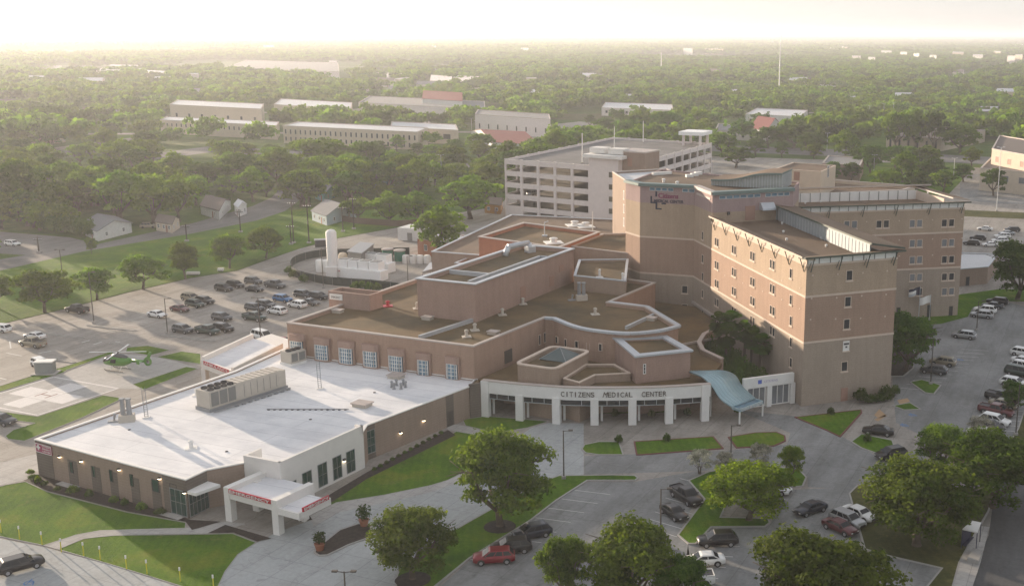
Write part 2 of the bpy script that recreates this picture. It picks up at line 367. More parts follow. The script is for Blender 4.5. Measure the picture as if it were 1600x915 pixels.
pv.inputs['Anisotropy'].default_value = .38
hn.links.new(pv.outputs[0], hn.nodes['Material Output'].inputs['Volume'])
hz = tag(HZ.build('haze', hm), kind='stuff')
for q in ([(0, 205), (70, 203), (80, 216), (0, 222)], [(170, 205), (330, 200), (330, 212), (180, 220)], [(690, 205), (790, 206), (780, 218), (690, 214)], [(1290, 205), (1400, 200), (1420, 238), (1280, 236)], [(560, 176), (640, 176), (640, 182), (560, 182)], [(1420, 182), (1500, 184), (1500, 190), (1420, 190)], [(330, 222), (440, 224), (430, 236), (330, 232)]): sheet('meadow', GP(q), .012, M['grass'])
LANES = [((-520, 640), (330, 760)), ((90, 500), (620, 1700)), ((-330, 480), (-60, 1600)), ((-900, 1180), (760, 1420)), ((-150, 760), (-420, 1500)), ((20, 900), (520, 860)), ((-700, 900), (-250, 850)), ((250, 620), (420, 600)), ((-1300, 1900), (1100, 2100)), ((300, 1300), (1000, 3000))]
for a_, b_ in LANES:
    mb = MB(); P_, Q_ = V2(a_), V2(b_); d_ = (Q_ - P_) / np.linalg.norm(Q_ - P_); r_ = np.array([d_[1], -d_[0]]) * 6
    mb.add([(*(P_ - r_), .03 + LANES.index((a_, b_)) * .004), (*(P_ + r_), .03 + LANES.index((a_, b_)) * .004), (*(Q_ + r_), .03 + LANES.index((a_, b_)) * .004), (*(Q_ - r_), .03 + LANES.index((a_, b_)) * .004)], [(3, 2, 1, 0)]); tag(mb.build('street', M['conc']), kind='structure')
# campus slab: everything paved round the hospital
campus = GP([(-400, 480), (-200, 512), (0, 507), (100, 483), (200, 457), (300, 434), (370, 423), (420, 405), (470, 388), (530, 372), (640, 352), (700, 335), (780, 322), (800, 300), (1000, 240), (1300, 250), (1640, 268)]) + [(230, 330), (160, 80), (-20, 60), (-150, 60), (-260, 140)]
sheet('parking_lot', campus, .0, M['conc'])
sheet('lawn', GP([(-260, 470), (-200, 450), (0, 423), (130, 393), (300, 365), (400, 345), (445, 330), (500, 322), (600, 315), (700, 322), (778, 312), (780, 321), (700, 334), (640, 351), (530, 371), (470, 387), (420, 404), (370, 422), (300, 433), (200, 456), (100, 482), (0, 506), (-200, 511)]), .05, M['grass'])
road_lo = [(-300, 475), (0, 423), (130, 393), (300, 365), (400, 345), (445, 330), (472, 310), (495, 285)]
road_hi = [(-300, 442), (0, 405), (50, 397), (150, 382), (300, 349), (395, 322), (425, 308), (445, 288), (470, 270)]
sheet('street', GP(road_lo) + GP(road_hi)[::-1], .02, M['street'])
sheet('street', GP([(-200, 350), (0, 362), (110, 371), (152, 381), (50, 399), (0, 396), (-200, 400)]), .024, M['street'])
sheet('street', GP([(-100, 262), (60, 252), (150, 238), (240, 232), (240, 222), (150, 228), (60, 240), (-100, 246)]), .02, M['street'])
sheet('street', GP([(240, 250), (330, 238), (460, 246), (640, 262), (790, 268), (790, 258), (640, 252), (460, 236), (330, 228), (240, 240)]), .02, M['street'])
# driveway curve round the service yard, far lots and avenues
sheet('street', GP([(1100, 236), (1300, 244), (1640, 262), (1640, 250), (1300, 233), (1100, 226)]), .02, M['street'])
sheet('far_parking_lot', GP([(800, 238), (1000, 214), (985, 196), (905, 190), (820, 199), (740, 222)]), .015, M['conc'])
sheet('far_field', GP([(862, 186), (960, 192), (962, 178), (862, 178)]), .02, M['grass_dry'])
sheet('far_parking_lot', GP([(1500, 300), (1640, 312), (1640, 400), (1500, 400)]), .03, M['conc'])
sheet('street', GP([(1500, 272), (1700, 276), (1700, 322), (1560, 318), (1500, 312)]), .035, M['conc_dark'])
sheet('verge', GP([(1505, 328), (1660, 335), (1660, 345), (1505, 338)]), .04, M['grass_dry'])
sheet('park_lawn', GP([(1285, 262), (1330, 252), (1430, 256), (1520, 262), (1500, 285), (1480, 306), (1440, 304), (1380, 300), (1300, 285)]), .045, M['grass'])
# newer, paler drive in front of the emergency entrance; worn parking bays to the right
drive = GP([(300, 960), (352, 893), (372, 866), (400, 848), (430, 832), (486, 812), (526, 787), (601, 775), (674, 760), (770, 720), (800, 690), (830, 668), (858, 660), (912, 661), (912, 741), (880, 742), (760, 800), (704, 832), (646, 872), (622, 890), (618, 960)])
sheet('driveway', drive, .008, M['conc_new'])
sheet('driveway', GP([(-60, 836), (0, 841), (68, 854), (90, 860), (180, 884), (284, 918), (330, 960), (-200, 960), (-200, 820)]), .008, M['conc_new'])
sheet('driveway', GP([(-60, 770), (33, 751), (60, 742), (60, 708), (0, 722), (-80, 745)]), .008, M['walk'])
sheet('car_park', GP([(1390, 470), (1530, 462), (1600, 478), (1700, 470), (1700, 700), (1590, 700), (1480, 700), (1400, 660), (1395, 600)]), .006, M['conc_dark'])
sheet('car_park', GP([(830, 790), (920, 752), (993, 752), (1090, 735), (1110, 740), (1058, 835), (1075, 850), (1090, 960), (640, 960), (700, 905)]), .006, M['conc_dark'])
sheet('car_park', GP([(1075, 850), (1113, 825), (1203, 819), (1230, 765), (1340, 760), (1345, 860), (1480, 890), (1470, 970), (1060, 970)]), .006, M['conc_dark'])
sheet('street', GP([(1560, 720), (1700, 700), (1700, 980), (1500, 980), (1515, 905), (1545, 835)]), .01, M['asphalt'])
sheet('street', GP([(1150, 640), (1245, 650), (1320, 684), (1370, 712), (1450, 700), (1440, 760), (1345, 765), (1262, 760), (1262, 744), (1240, 729), (1180, 726), (1100, 735), (913, 741), (913, 712), (1130, 704), (1230, 694), (1235, 676)]), .007, M['conc_dark'])
# lawns, islands and planting
kerbed('lawn', GP([(-160, 778), (-40, 770), (10, 757), (40, 752), (75, 768), (200, 800), (291, 816), (290, 825), (240, 829), (156, 829), (118, 836), (68, 852), (0, 838), (-60, 827), (-160, 815)]), M['grass'], h=.06, w=.1)
kerbed('lawn', GP([(90, 858), (131, 841), (176, 836), (324, 834), (364, 833), (401, 847), (372, 866), (352, 893), (335, 930), (284, 916), (180, 884)]), M['grass'], h=.06, w=.1)
sheet('planting_bed', GP([(37, 751), (58, 741), (298, 812), (345, 815), (300, 828), (290, 815), (200, 799), (75, 767)]), .075, M['mulch'])
sheet('planting_bed', GP([(352, 820), (325, 833), (365, 832), (402, 846), (424, 841)]), .08, M['mulch'])
sheet('planting_bed', GP([(443, 803), (470, 795), (482, 803), (488, 812), (470, 815)]), .08, M['mulch'])
sheet('planting_bed', GP([(490, 788), (573, 738), (700, 672), (712, 680), (574, 748), (495, 800)]), .085, M['mulch'])
kerbed('lawn', GP([(484, 805), (573, 746), (700, 681), (714, 673), (752, 680), (800, 687), (775, 712), (700, 750), (674, 758), (601, 773), (526, 785)]), M['grass'], h=.06, w=.1)
kerbed('lawn', GP([(722, 655), (760, 650), (858, 658), (825, 668), (775, 676), (727, 665)]), M['grass'], h=.06, w=.1)
sheet('walkway', GP([(697, 662), (720, 664), (772, 677), (760, 682), (700, 672)]), .05, M['walk'])
sheet('walkway', GP([(300, 824), (350, 815), (385, 818), (330, 833), (200, 835), (131, 841), (90, 858), (68, 852), (118, 835), (156, 828)]), .045, M['walk'])
sheet('walkway', GP([(526, 785), (601, 773), (674, 758), (730, 738), (740, 744), (676, 768), (601, 785), (530, 800), (490, 822), (484, 806)]), .03, M['walk'])
kerbed('grass_island', GP([(619, 899), (626, 883), (646, 871), (704, 831), (759, 800), (840, 755), (873, 743), (960, 742), (993, 743), (998, 747), (993, 751), (918, 751), (870, 782), (830, 813), (735, 872), (670, 925), (640, 965), (612, 965)]), M['grass'])
kerbed('planter_island', GP([(490, 864), (492, 858), (530, 828), (560, 818), (580, 820), (585, 838), (545, 852), (512, 868), (498, 869)]), M['mulch'], h=.14)
kerbed('grass_island', GP([(908, 702), (912, 695), (935, 690), (968, 690), (975, 711), (935, 711), (914, 708)]), M['grass'])
kerbed('grass_island', GP([(990, 690), (1115, 682), (1131, 701), (1000, 711), (994, 711)]), M['grass'], M['kerb_red'])
kerbed('grass_island', GP([(1137, 683), (1180, 676), (1213, 675), (1227, 681), (1228, 689), (1210, 697), (1150, 700)]), M['grass'], M['kerb_red'])
kerbed('grass_island', GP([(1241, 652), (1346, 640), (1347, 645), (1313, 683), (1290, 672)]), M['grass'], M['kerb_red'])
kerbed('grass_island', GP([(1329, 690), (1345, 678), (1395, 688), (1398, 697), (1370, 709), (1345, 700)]), M['grass'])
kerbed('grass_island', GP([(1394, 634), (1422, 629), (1440, 640), (1412, 641)]), M['grass'])
kerbed('grass_island', GP([(1421, 597), (1440, 593), (1471, 602), (1460, 616), (1445, 614)]), M['grass'])
kerbed('grass_island', GP([(1388, 540), (1430, 550), (1428, 575), (1412, 588), (1385, 588)]), M['mulch'])
sheet('lawn', GP([(1500, 460), (1560, 452), (1700, 450), (1700, 474), (1560, 470), (1520, 480), (1512, 495), (1470, 506), (1440, 508), (1430, 498)]), .05, M['grass'])
kerbed('grass_island', GP([(1075, 751), (1107, 737), (1150, 729), (1193, 727), (1250, 734), (1261, 746), (1255, 760), (1228, 762), (1150, 764), (1134, 792), (1127, 808), (1201, 810), (1204, 817), (1196, 823), (1112, 824), (1088, 850), (1075, 850), (1058, 836), (1100, 780)]), M['grass'])
kerbed('grass_island', GP([(1326, 771), (1340, 757), (1500, 770), (1560, 760), (1545, 800), (1516, 850), (1500, 880), (1488, 925), (1440, 925), (1470, 888), (1388, 869), (1350, 858)]), M['grass_dry'])
sheet('walkway', GP([(1500, 880), (1528, 822), (1546, 824), (1532, 880), (1505, 960), (1478, 960)]), .14, M['walk'])
kerbed('grass_island', GP([(1570, 700), (1680, 690), (1680, 620), (1600, 640), (1590, 670)]), M['grass_dry'])
# helipad and the grass round it
pa, pb, pc = [np.array(G(*q)) for q in ((84, 588.6), (184.7, 606.5), (59, 648.4))]; pd_ = pa + (pc - pb)
du, dv = (pb - pa) / np.linalg.norm(pb - pa), (pc - pb) / np.linalg.norm(pc - pb)
pad = [pa, pb, pc, pd_]
sheet('helipad', GP([(0, 613), (100, 583), (180, 552), (235, 556), (274, 564), (310, 575), (225, 607), (185, 607), (59, 649), (-10, 640)]) , .012, M['walk'])
mb = MB()
for i in range(4):
    a, b_ = pad[i], pad[(i + 1) % 4]; mb.beam(a, b_, .014, .018, .35)
tag(mb.build('helipad_markings', M['cross_paint']), kind='structure')
cen = (pa + pb + pc + pd_) / 4; L1 = du * 1.0; mb = MB()
for k, (uu, vv) in enumerate(((-4.3, 0), (0, 0), (4.3, 0), (0, -4.3), (0, 4.3))):
    c0 = cen + du * uu + dv * vv; h = 2.1
    mb.add([tuple(c0 + du * a * h + dv * b_ * h) + (.016,) for a, b_ in ((-1, 1), (1, 1), (1, -1), (-1, -1))], [(0, 1, 2, 3)])
tag(mb.build('helipad_cross', M['cross_paint']), kind='structure')
mb = MB()
for a, b_ in (((-1.2, -1.2), (-1.2, 1.2)), ((1.2, -1.2), (1.2, 1.2)), ((-1.2, 0), (1.2, 0))):
    mb.beam(cen + du * a[0] + dv * a[1], cen + du * b_[0] + dv * b_[1], .02, .024, .35)
tag(mb.build('helipad_letter', plain('faded_red_paint', (.30, .2, .18), .8)), kind='structure')
kerbed('grass_strip', GP([(-60, 632), (0, 612), (60, 594), (100, 582), (105, 578), (178, 552), (176, 548), (100, 573), (60, 584), (0, 603), (-60, 620)]), M['grass'], h=.08, w=.1)
kerbed('grass_strip', GP([(196, 549), (198, 543), (231, 540), (266, 547), (234, 555.5)]), M['grass'], h=.08, w=.1)
kerbed('grass_strip', GP([(244, 558), (284, 549), (314, 553), (314, 569), (274, 563)]), M['grass'], h=.08, w=.1)
kerbed('grass_strip', GP([(207, 600.5), (291, 573), (310, 575.8), (224, 609.5)]), M['grass'], h=.08, w=.1)
kerbed('grass_strip', GP([(-20, 640), (59, 650.5), (161, 617.5), (193, 622), (130, 652), (38, 689), (12, 686), (8, 681), (20, 672), (54, 661), (-20, 652)]), M['grass'], h=.08, w=.1)
for q in ([(28, 537), (30, 534), (128, 522), (131, 526), (122, 530)][:0], ):
    pass
def island(a, b_, w=1.0):
    a, b_ = np.array(G(*a)), np.array(G(*b_)); d = (b_ - a) / np.linalg.norm(b_ - a); r = np.array([d[1], -d[0]]) * w / 2
    kerbed('traffic_island', [a - r, a - d * .4, a + r, b_ + r, b_ + d * .4, b_ - r], M['conc'], h=.14, w=.15)
for a, b_ in (((70, 521), (130, 528)), ((138, 508), (210, 516)), ((12, 514), (34, 513)), ((173, 536), (202, 540)), ((86, 561), (115, 566)), ((252, 523), (334, 533)), ((10, 660), (38, 666))): island(a, b_)
# painted stripes and bay lines
mb = MB()
def line(a, b_, w=.12, z=.02): mb.beam(G(*a), G(*b_), z, z + .004, w)
for a, b_ in (((30, 522), (42, 519.5)), ((128, 535), (140, 531.5)), ((146, 538), (159, 534)), ((15, 533), (17, 544)), ((180, 533.5), (188, 534)), ((10, 551), (34, 556)), ((60, 552), (80, 548)), ((0, 590), (10, 593))): line(a, b_, .25)
for k in range(9):
    x = 330 + k * 12
for i in range(9):                                           # left lot bays
    for (sx, sy, ex, ey) in ((280, 478, 300, 486), (330, 455, 352, 461), (420, 478, 446, 486)):
        o_ = i * 1.0
        A0 = np.array(G(sx, sy)) - E2 * 2.8 * o_; B0 = A0 + E1 * 5.2
        mb.beam(A0, B0, .012, .016, .1)
for i in range(12):                                          # right lot bays, two sides of the aisle
    A0 = np.array(G(1440, 585)) + np.array([.57, .82]) * 2.8 * (i - 3.5); mb.beam(A0, A0 + np.array([.97, -.22]) * 5.0, .012, .016, .1)
    A0 = np.array(G(1540, 670)) + np.array([.57, .82]) * 2.8 * i; mb.beam(A0, A0 + np.array([.97, -.22]) * 5.2, .012, .016, .1)
for i in range(8):                                           # front lots
    A0 = np.array(G(735, 873)) + (np.array(G(918, 752)) - np.array(G(735, 873))) * (i / 8); mb.beam(A0, A0 + np.array([.96, -.28]) * 5.0, .012, .016, .1)
    A0 = np.array(G(1058, 838)) + (np.array(G(1104, 770)) - np.array(G(1058, 838))) * (i / 6.); mb.beam(A0, A0 - np.array([.82, -.57]) * 5.0, .012, .016, .1)
for i in range(6):
    A0 = np.array(G(1090, 850)) + np.array([-.35, -.94]) * 2.9 * i; mb.beam(A0, A0 + np.array([.97, -.1]) * 5.2, .012, .016, .1)
tag(mb.build('parking_stripes', M['white_line']), kind='structure')
mb = MB()
for px, py in ((1412, 664), (1425, 648), (1500, 562), (45, 910)):   # blue wheelchair-bay symbols
    x, y = G(px, py); 
    for a in range(10): mb.beam((x + .5 * math.cos(a * .6), y + .5 * math.sin(a * .6)), (x + .5 * math.cos(a * .6 + .6), y + .5 * math.sin(a * .6 + .6)), .02, .024, .14)
    mb.beam((x - .1, y - .2), (x - .1, y + .9), .02, .024, .14); mb.beam((x - .1, y + .2), (x + .45, y + .2), .02, .024, .14); mb.beam((x + .45, y + .2), (x + .7, y - .5), .02, .024, .14)
tag(mb.build('wheelchair_symbols', M['blue_line']), kind='structure')
for q in (([(1366, 655), (1385, 647), (1384, 650), (1372, 658)]), ([(1366, 648), (1374, 639), (1386, 650), (1372, 653)])):
    sheet('ramp_mat', GP(q), .03, plain('ramp_tan', (.42, .28, .16), .9))
sheet('ramp_mat', GP([(1402, 625), (1418, 622), (1422, 627), (1406, 632)]), .035, MATS['ramp_tan'])
# ================================================================== BUILDING KIT
def wall_frame(P, Q):
    P, Q = V2(P), V2(Q); d = (Q - P) / np.linalg.norm(Q - P); return P, d, np.array([d[1], -d[0]])     # outward = right of P->Q
def wbox(mb, P, Q, s0, s1, z0, z1, o0, o1, mi=0):           # a box on a wall: s along, z up, o outwards
    P0, d, n = wall_frame(P, Q)
    mb.prism([P0 + d * s0 + n * o0, P0 + d * s1 + n * o0, P0 + d * s1 + n * o1, P0 + d * s0 + n * o1], z0, z1, mi, True, True)
def window(par, P, Q, s, z, w, h, fm, gm, nv=1, nh=0, fw=.12, dep=.06, sill=False, name='window', label=None, go_=0.):
    f = MB(); g = MB()
    wbox(g, P, Q, s - w / 2 + fw * .5, s + w / 2 - fw * .5, z - h / 2 + fw * .5, z + h / 2 - fw * .5, -.05, .022 + go_)
    wbox(f, P, Q, s - w / 2, s - w / 2 + fw, z - h / 2, z + h / 2, -.05, dep); wbox(f, P, Q, s + w / 2 - fw, s + w / 2, z - h / 2, z + h / 2, -.05, dep)
    wbox(f, P, Q, s - w / 2 + fw, s + w / 2 - fw, z + h / 2 - fw, z + h / 2, -.05, dep); wbox(f, P, Q, s - w / 2 + fw, s + w / 2 - fw, z - h / 2, z - h / 2 + fw, -.05, dep)
    for k in range(1, nv + 1): x = s - w / 2 + w * k / (nv + 1); wbox(f, P, Q, x - fw * .35, x + fw * .35, z - h / 2 + fw, z + h / 2 - fw, -.05, dep - .01)
    for k in range(1, nh + 1): y = z - h / 2 + h * k / (nh + 1); wbox(f, P, Q, s - w / 2 + fw, s + w / 2 - fw, y - fw * .3, y + fw * .3, -.05, dep - .015)
    fo = f.build(name, fm, par); go = g.build('pane', gm, par); go.parent = fo
    if sill:
        k = MB(); wbox(k, P, Q, s - w / 2 - .12, s + w / 2 + .12, z - h / 2 - .2, z - h / 2, -.05, .14); so_ = k.build('sill', M['stone'], par); so_.parent = fo
    if label: fo['label'] = label
    return fo
def block(par, poly, z0, ztop, wall, roof=None, drop=.7, cop=None, cw=.45, ch=.22, over=.12, wname='wall', rname='roof'):
    poly = ccw([tuple(p) for p in poly]); n = len(poly); inn = offset(poly, cw); mb = MB()
    mb.prism(poly, z0, ztop - ch, 0, False)
    for i in range(n):
        j = (i + 1) % n; mb.add([(*inn[i], ztop - drop - .1), (*inn[j], ztop - drop - .1), (*inn[j], ztop - ch), (*inn[i], ztop - ch)], [(3, 2, 1, 0)])
    w = mb.build(wname, wall, par)
    rm = MB(); rm.add([(*p, ztop - drop) for p in offset(poly, cw - .02)], [tuple(range(n))]); rm.build(rname, roof or M['gravel'], par)
    cm = MB(); oo = offset(poly, -over); ii = offset(poly, cw + .03)
    for i in range(n):
        j = (i + 1) % n; cm.prism([oo[i], oo[j], ii[j], ii[i]], ztop - ch, ztop, 0, True, True)
    cm.build('coping', cop or M['coping'], par)
    return poly
def text_mesh(par, body, P, Q, s, z, h, mat, ext=.06, off=.03, width=None, font=None, align='CENTER', name='lettering', bold=0, shear=0):
    cu = bpy.data.curves.new('t', 'FONT'); cu.body = body; cu.size = 1; cu.extrude = 0; cu.offset = bold; cu.shear = shear; cu.align_x = 'LEFT'
    o = bpy.data.objects.new('t', cu); COL.objects.link(o); dg = bpy.context.evaluated_depsgraph_get(); me = bpy.data.meshes.new_from_object(o.evaluated_get(dg))
    bpy.data.objects.remove(o); 
    vs = np.array([v.co[:] for v in me.vertices]); fs = [tuple(p.vertices) for p in me.polygons]
    x0, x1 = vs[:, 0].min(), vs[:, 0].max(); y0, y1 = vs[:, 1].min(), vs[:, 1].max()
    ky = h / (y1 - y0); kx = ky if width is None else width / (x1 - x0)
    P0, d, n = wall_frame(P, Q); mb = MB(); sx = s - (x1 - x0) * kx / 2
    def mp(v, o_): q = P0 + d * (sx + (v[0] - x0) * kx) + n * o_; return (q[0], q[1], z - h / 2 + (v[1] - y0) * ky)
    front = [mp(v, off + ext) for v in vs]; mb.add(front, fs); N = len(vs); back = [mp(v, off) for v in vs]
    ed = {}
    for f in fs:
        for a, b_ in zip(f, f[1:] + f[:1]): ed[(a, b_)] = ed.get((a, b_), 0) + 1
    sides = [(a, b_) for (a, b_) in ed if (b_, a) not in ed]
    mb.add(front + back, [(b_, a, a + N, b_ + N) for a, b_ in sides])
    bpy.data.meshes.remove(me)
    return mb.build(name, mat, par)
def roof_thing(name, label, px, py, z, fn, cat='roof vent', group=None):
    x, y = G(px, py, z); t = empty(name, (x, y, z), label, cat, group); fn(t, x, y, z); return t
# ================================================================== EMERGENCY DEPARTMENT (low white-roofed building)
ZE = 5.3
ed = empty('emergency_department_building', (-60, 150, 0), 'low sand brick building with a broad white membrane roof in front of the brick hospital', 'building')
edA, edB = np.array(G(55, 685, ZE)), np.array(G(290, 748, ZE))
mA, mS = np.array(G(448, 503, 10.9)), np.array(G(740, 540, 10.9))
edN = np.array(G(366, 579, ZE)); edE = np.array(G(733, 603, ZE)); wE = np.array(G(573, 663, ZE))
edC = np.array(G(322, 733, ZE)); edD = np.array(G(380, 712, ZE))
zw = 6.3
w0, w1, w2 = np.array(G(380, 711, zw)), np.array(G(437, 722, zw)), np.array(G(567, 664, zw))
P0, d0, n0 = wall_frame(w1, w2); P1_, d1_, n1_ = wall_frame(w0, w1); IN = .2
# footprint, walking along the front
fp = [edA, edB, edC, w0 - n1_ * IN, w1 - n1_ * IN - n0 * IN, w2 - n0 * IN, wE - n0 * .9 * 0, edE, mS + (mS - mA) / 45 * .3 + E2 * .3, mA + E2 * .3, np.array(G(444, 544, ZE)), edN]
fp = [tuple(p) for p in fp]
block(ed, fp, 0, ZE, M['ed_brick'], M['membrane'], .35, M['white'], .35, .16)
# dark end panel with sign, dark front-corner volume
mb = MB(); wbox(mb, edA, edB, -.05, 3.3, 0, ZE - .2, -.3, .06); P0, d0, n0 = wall_frame(edA, edB)
wbox(mb, edN, edA, np.linalg.norm(edA - edN) - 2.5, np.linalg.norm(edA - edN) + .05, 0, ZE - .2, -.3, .06); mb.build('corner_panel', M['ed_brick_dark'], ed)
Lf = float(np.linalg.norm(edB - edA))
mb = MB(); wbox(mb, edA, edB, Lf - 4.3, Lf + .05, 0, ZE - .18, -.3, .07); wbox(mb, edB, edC, -.05, float(np.linalg.norm(edC - edB)), 3.6, ZE - .18, -.3, .07); mb.build('corner_volume', M['ed_brick_dark'], ed)
sg = MB(); s0, z0 = hit(edA, edB, 57, 693); s1, z1 = hit(edA, edB, 82, 709)
wbox(sg, edA, edB, s0, s1 + .1, z1 - .15, z0 + .25, .06, .2); sgn = sg.build('sign_panel', M['red_brick_sign'], ed)
for (a0, a1, b0, b1) in ((.25, 1.05, .62, .86), (.52, .78, .35, 1.13)):
    k = MB(); wbox(k, edA, edB, s0 + a0, s0 + a1, z1 - .15 + b0, z1 - .15 + b1, .2, .23 + .01 * (a0 > .5)); kk = k.build('white_cross', M['white'], ed); kk.parent = sgn
bd = MB()
wd = s1 + .1 - s0; ht = z0 - z1 + .4
for (a0, a1, b0, b1) in ((0, wd, 0, .08), (0, wd, ht - .08, ht), (0, .08, .08, ht - .08), (wd - .08, wd, .08, ht - .08)): wbox(bd, edA, edB, s0 + a0, s0 + a1, z1 - .15 + b0, z1 - .15 + b1, .15, .225)
bb = bd.build('sign_border', M['white'], ed); bb.parent = sgn
for i, tx in enumerate(('CITIZENS', 'EMERGENCY', 'CENTER')):
    t = text_mesh(ed, tx, edA, edB, s0 + wd * .68, z0 + .02 - i * .36, .22, M['white'], .02, .2, width=wd * .5); t.parent = sgn
# pilaster strips + narrow windows on the front
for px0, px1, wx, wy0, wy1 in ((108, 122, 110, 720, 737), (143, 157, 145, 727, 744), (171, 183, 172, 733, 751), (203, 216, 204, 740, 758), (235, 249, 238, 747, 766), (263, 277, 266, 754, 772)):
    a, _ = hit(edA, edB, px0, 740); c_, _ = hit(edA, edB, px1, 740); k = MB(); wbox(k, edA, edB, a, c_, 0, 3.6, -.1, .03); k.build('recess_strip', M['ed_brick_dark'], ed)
    s_, zt = hit(edA, edB, wx, wy0); _, zb = hit(edA, edB, wx, wy1); wide = px0 > 230
    window(ed, edA, edB, s_ + (.55 if wide else .15), (zt + zb) / 2, 1.25 if wide else .62, zt - zb, M['dark'], M['glass_green'], 0, 0, .07, .1, False, go_=.04)
for px, py in ((95, 712), (129, 719), (188, 732), (251, 746), (290, 768)):
    s_, z_ = hit(edA, edB, px, py); k = MB(); wbox(k, edA, edB, s_ - .22, s_ + .22, z_ - .02, z_ + .14, .07, .4); w_ = k.build('wall_lamp', M['dark'], ed)
    k = MB(); wbox(k, edA, edB, s_ - .15, s_ + .15, z_ - .09, z_ - .02, .12, .34); g_ = k.build('bulb', M['lamp'], ed); g_.parent = w_
for px, py in ((112, 751), (272, 792)):
    s_, z_ = hit(edA, edB, px, py); k = MB(); wbox(k, edA, edB, s_ - 1.9, s_ + 1.9, 0, .14, .1, 1.1); k.build('concrete_stoop', M['walk'], ed)
# entrance glass corner
sC = Lf - 3.0
window(ed, edA, edB, Lf - 1.6, 1.9, 2.9, 3.5, M['grey'], M['glass_green'], 2, 1, .09, .14, name='entrance_glazing', go_=.07)
Lc = float(np.linalg.norm(edC - edB)); window(ed, edB, edC, Lc / 2, 1.8, Lc - .2, 3.4, M['grey'], M['glass_green'], 4, 1, .09, .14, name='entrance_glazing', go_=.07)
# white volume with raised parapet
mb = MB(); th = .35
mb.beam(w1, w2, 0, zw, th, 0, -th / 2); mb.beam(w0, w1, 0, zw, th, 0, -th / 2 - .002)
P0, d0, n0 = wall_frame(w1, w2); mb.beam(w2, w2 - n0 * 1.2, ZE - .2, zw, th, 0, -th / 2)
P1_, d1_, n1_ = wall_frame(w0, w1); mb.beam(w0 - n1_ * 3.0, w0, ZE - .2, zw - .004, th, 0, -th / 2)
mb.build('entrance_wall', M['stucco'], ed)
for px, y0, y1 in ((455, 752, 790), (479, 736, 776), (503, 723, 762), (526, 712, 751), (547, 703, 741)):
    s_, zt = hit(w1, w2, px, y0); _, zb = hit(w1, w2, px, y1)
    window(ed, w1, w2, s_, (zt + max(zb, .35)) / 2, 1.75, zt - max(zb, .35), M['grey'], M['glass_green'], 1, 1, .08, .05)
s_, z_ = hit(w1, w2, 537, 718); k = MB(); wbox(k, w1, w2, s_ - .2, s_ + .2, z_ - .1, z_ + .2, .0, .3); w_ = k.build('wall_lamp', M['dark'], ed)
k = MB(); wbox(k, w1, w2, s_ - .13, s_ + .13, z_ - .17, z_ - .1, .05, .25); g_ = k.build('bulb', M['lamp'], ed); g_.parent = w_
# brick return east of the white part
Le = float(np.linalg.norm(edE - wE))
a, _ = hit(wE, edE, 572, 700); c_, _ = hit(wE, edE, 587, 700); mb = MB(); wbox(mb, wE, edE, max(a, -.3), c_, 0, ZE - .18, -.2, .05); mb.build('corner_panel', M['ed_brick_dark'], ed)
s_, _ = hit(wE, edE, 579, 700); window(ed, wE, edE, s_, 2.6, 1.7, 3.5, M['grey'], M['glass_green'], 1, 2, .08, .13, go_=.05)
a, _ = hit(wE, edE, 697, 640); c_, _ = hit(wE, edE, 709, 640); mb = MB(); wbox(mb, wE, edE, a, c_, 0, ZE - .18, -.2, .04); mb.build('recess_strip', M['ed_brick_dark'], ed)
mb = MB(); wbox(mb, wE, edE, a + .1, a + 1.5, 0, 2.4, 0, .07); mb.build('door', M['pole'], ed)
for px, py in ((625, 675), (661, 656)):
    s_, z_ = hit(wE, edE, px, py); k = MB(); wbox(k, wE, edE, s_ - .22, s_ + .22, z_ - .02, z_ + .16, .0, .34); w_ = k.build('wall_lamp', M['dark'], ed)
    k = MB(); wbox(k, wE, edE, s_ - .15, s_ + .15, z_ - .1, z_ - .02, .05, .29); g_ = k.build('bulb', M['lamp'], ed); g_.parent = w_
# link wall between the low building and the colonnade
lk = [edE, np.array(G(754, 596, 5.7)), mS + np.array([.2, .2])]
mb = MB(); mb.beam(edE, lk[1], 0, ZE + .3, .5, 0, 0); mb.build('link_wall', M['ed_brick_dark'], ed)
mb = MB(); mb.add([(*edE, ZE), (*lk[1], ZE), (*lk[2], ZE)], [(0, 1, 2)]); mb.build('link_roof', M['gravel'], ed)
# ---- porte-cochere at the emergency entrance
ZC = 4.3
pc_ = empty('entrance_canopy', (*G(420, 800, 0), 0), 'white flat canopy on square pillars with red EMERGENCY lettering at the near entrance', 'canopy')
def pil(par, a, b_, z=ZC, w=.95, name='pillar'):
    x, y = G(a, b_); k = MB(); k.box(x, y, 0, z - .25, w, w, math.radians(AX)); return k.build(name, M['stucco'], par), np.array((x, y))
_, q1 = pil(pc_, 362, 812); _, q2 = pil(pc_, 436, 833); _, q3 = pil(pc_, 475, 812, 3.9)
_, q4 = pil(pc_, 404, 796)
dirF = (q2 - q1) / np.linalg.norm(q2 - q1); dirB = np.array([-dirF[1], dirF[0]]); wdt = float(np.linalg.norm(q2 - q1))
dep = 6.0
mb = MB(); a = q1 - dirB * .3; mb.prism([q1 + dirF * .45 - dirB * .2, q2 - dirF * .45 - dirB * .2, q2 - dirF * .45 + dirB * dep, q1 + dirF * .45 + dirB * dep], ZC - 1.05, ZC - .35, 0, True, True); mb.build('canopy_roof', M['membrane'], pc_)
mb = MB(); mb.beam(q1 - dirB * .5, q1 + dirB * dep, 2.9, ZC + .25, .9); mb.build('side_beam', M['stucco'], pc_)
mb = MB(); mb.beam(q2 - dirB * .5, q2 + dirB * (dep - .2), 2.9, ZC + .25, .9); mb.build('side_beam', M['stucco'], pc_)
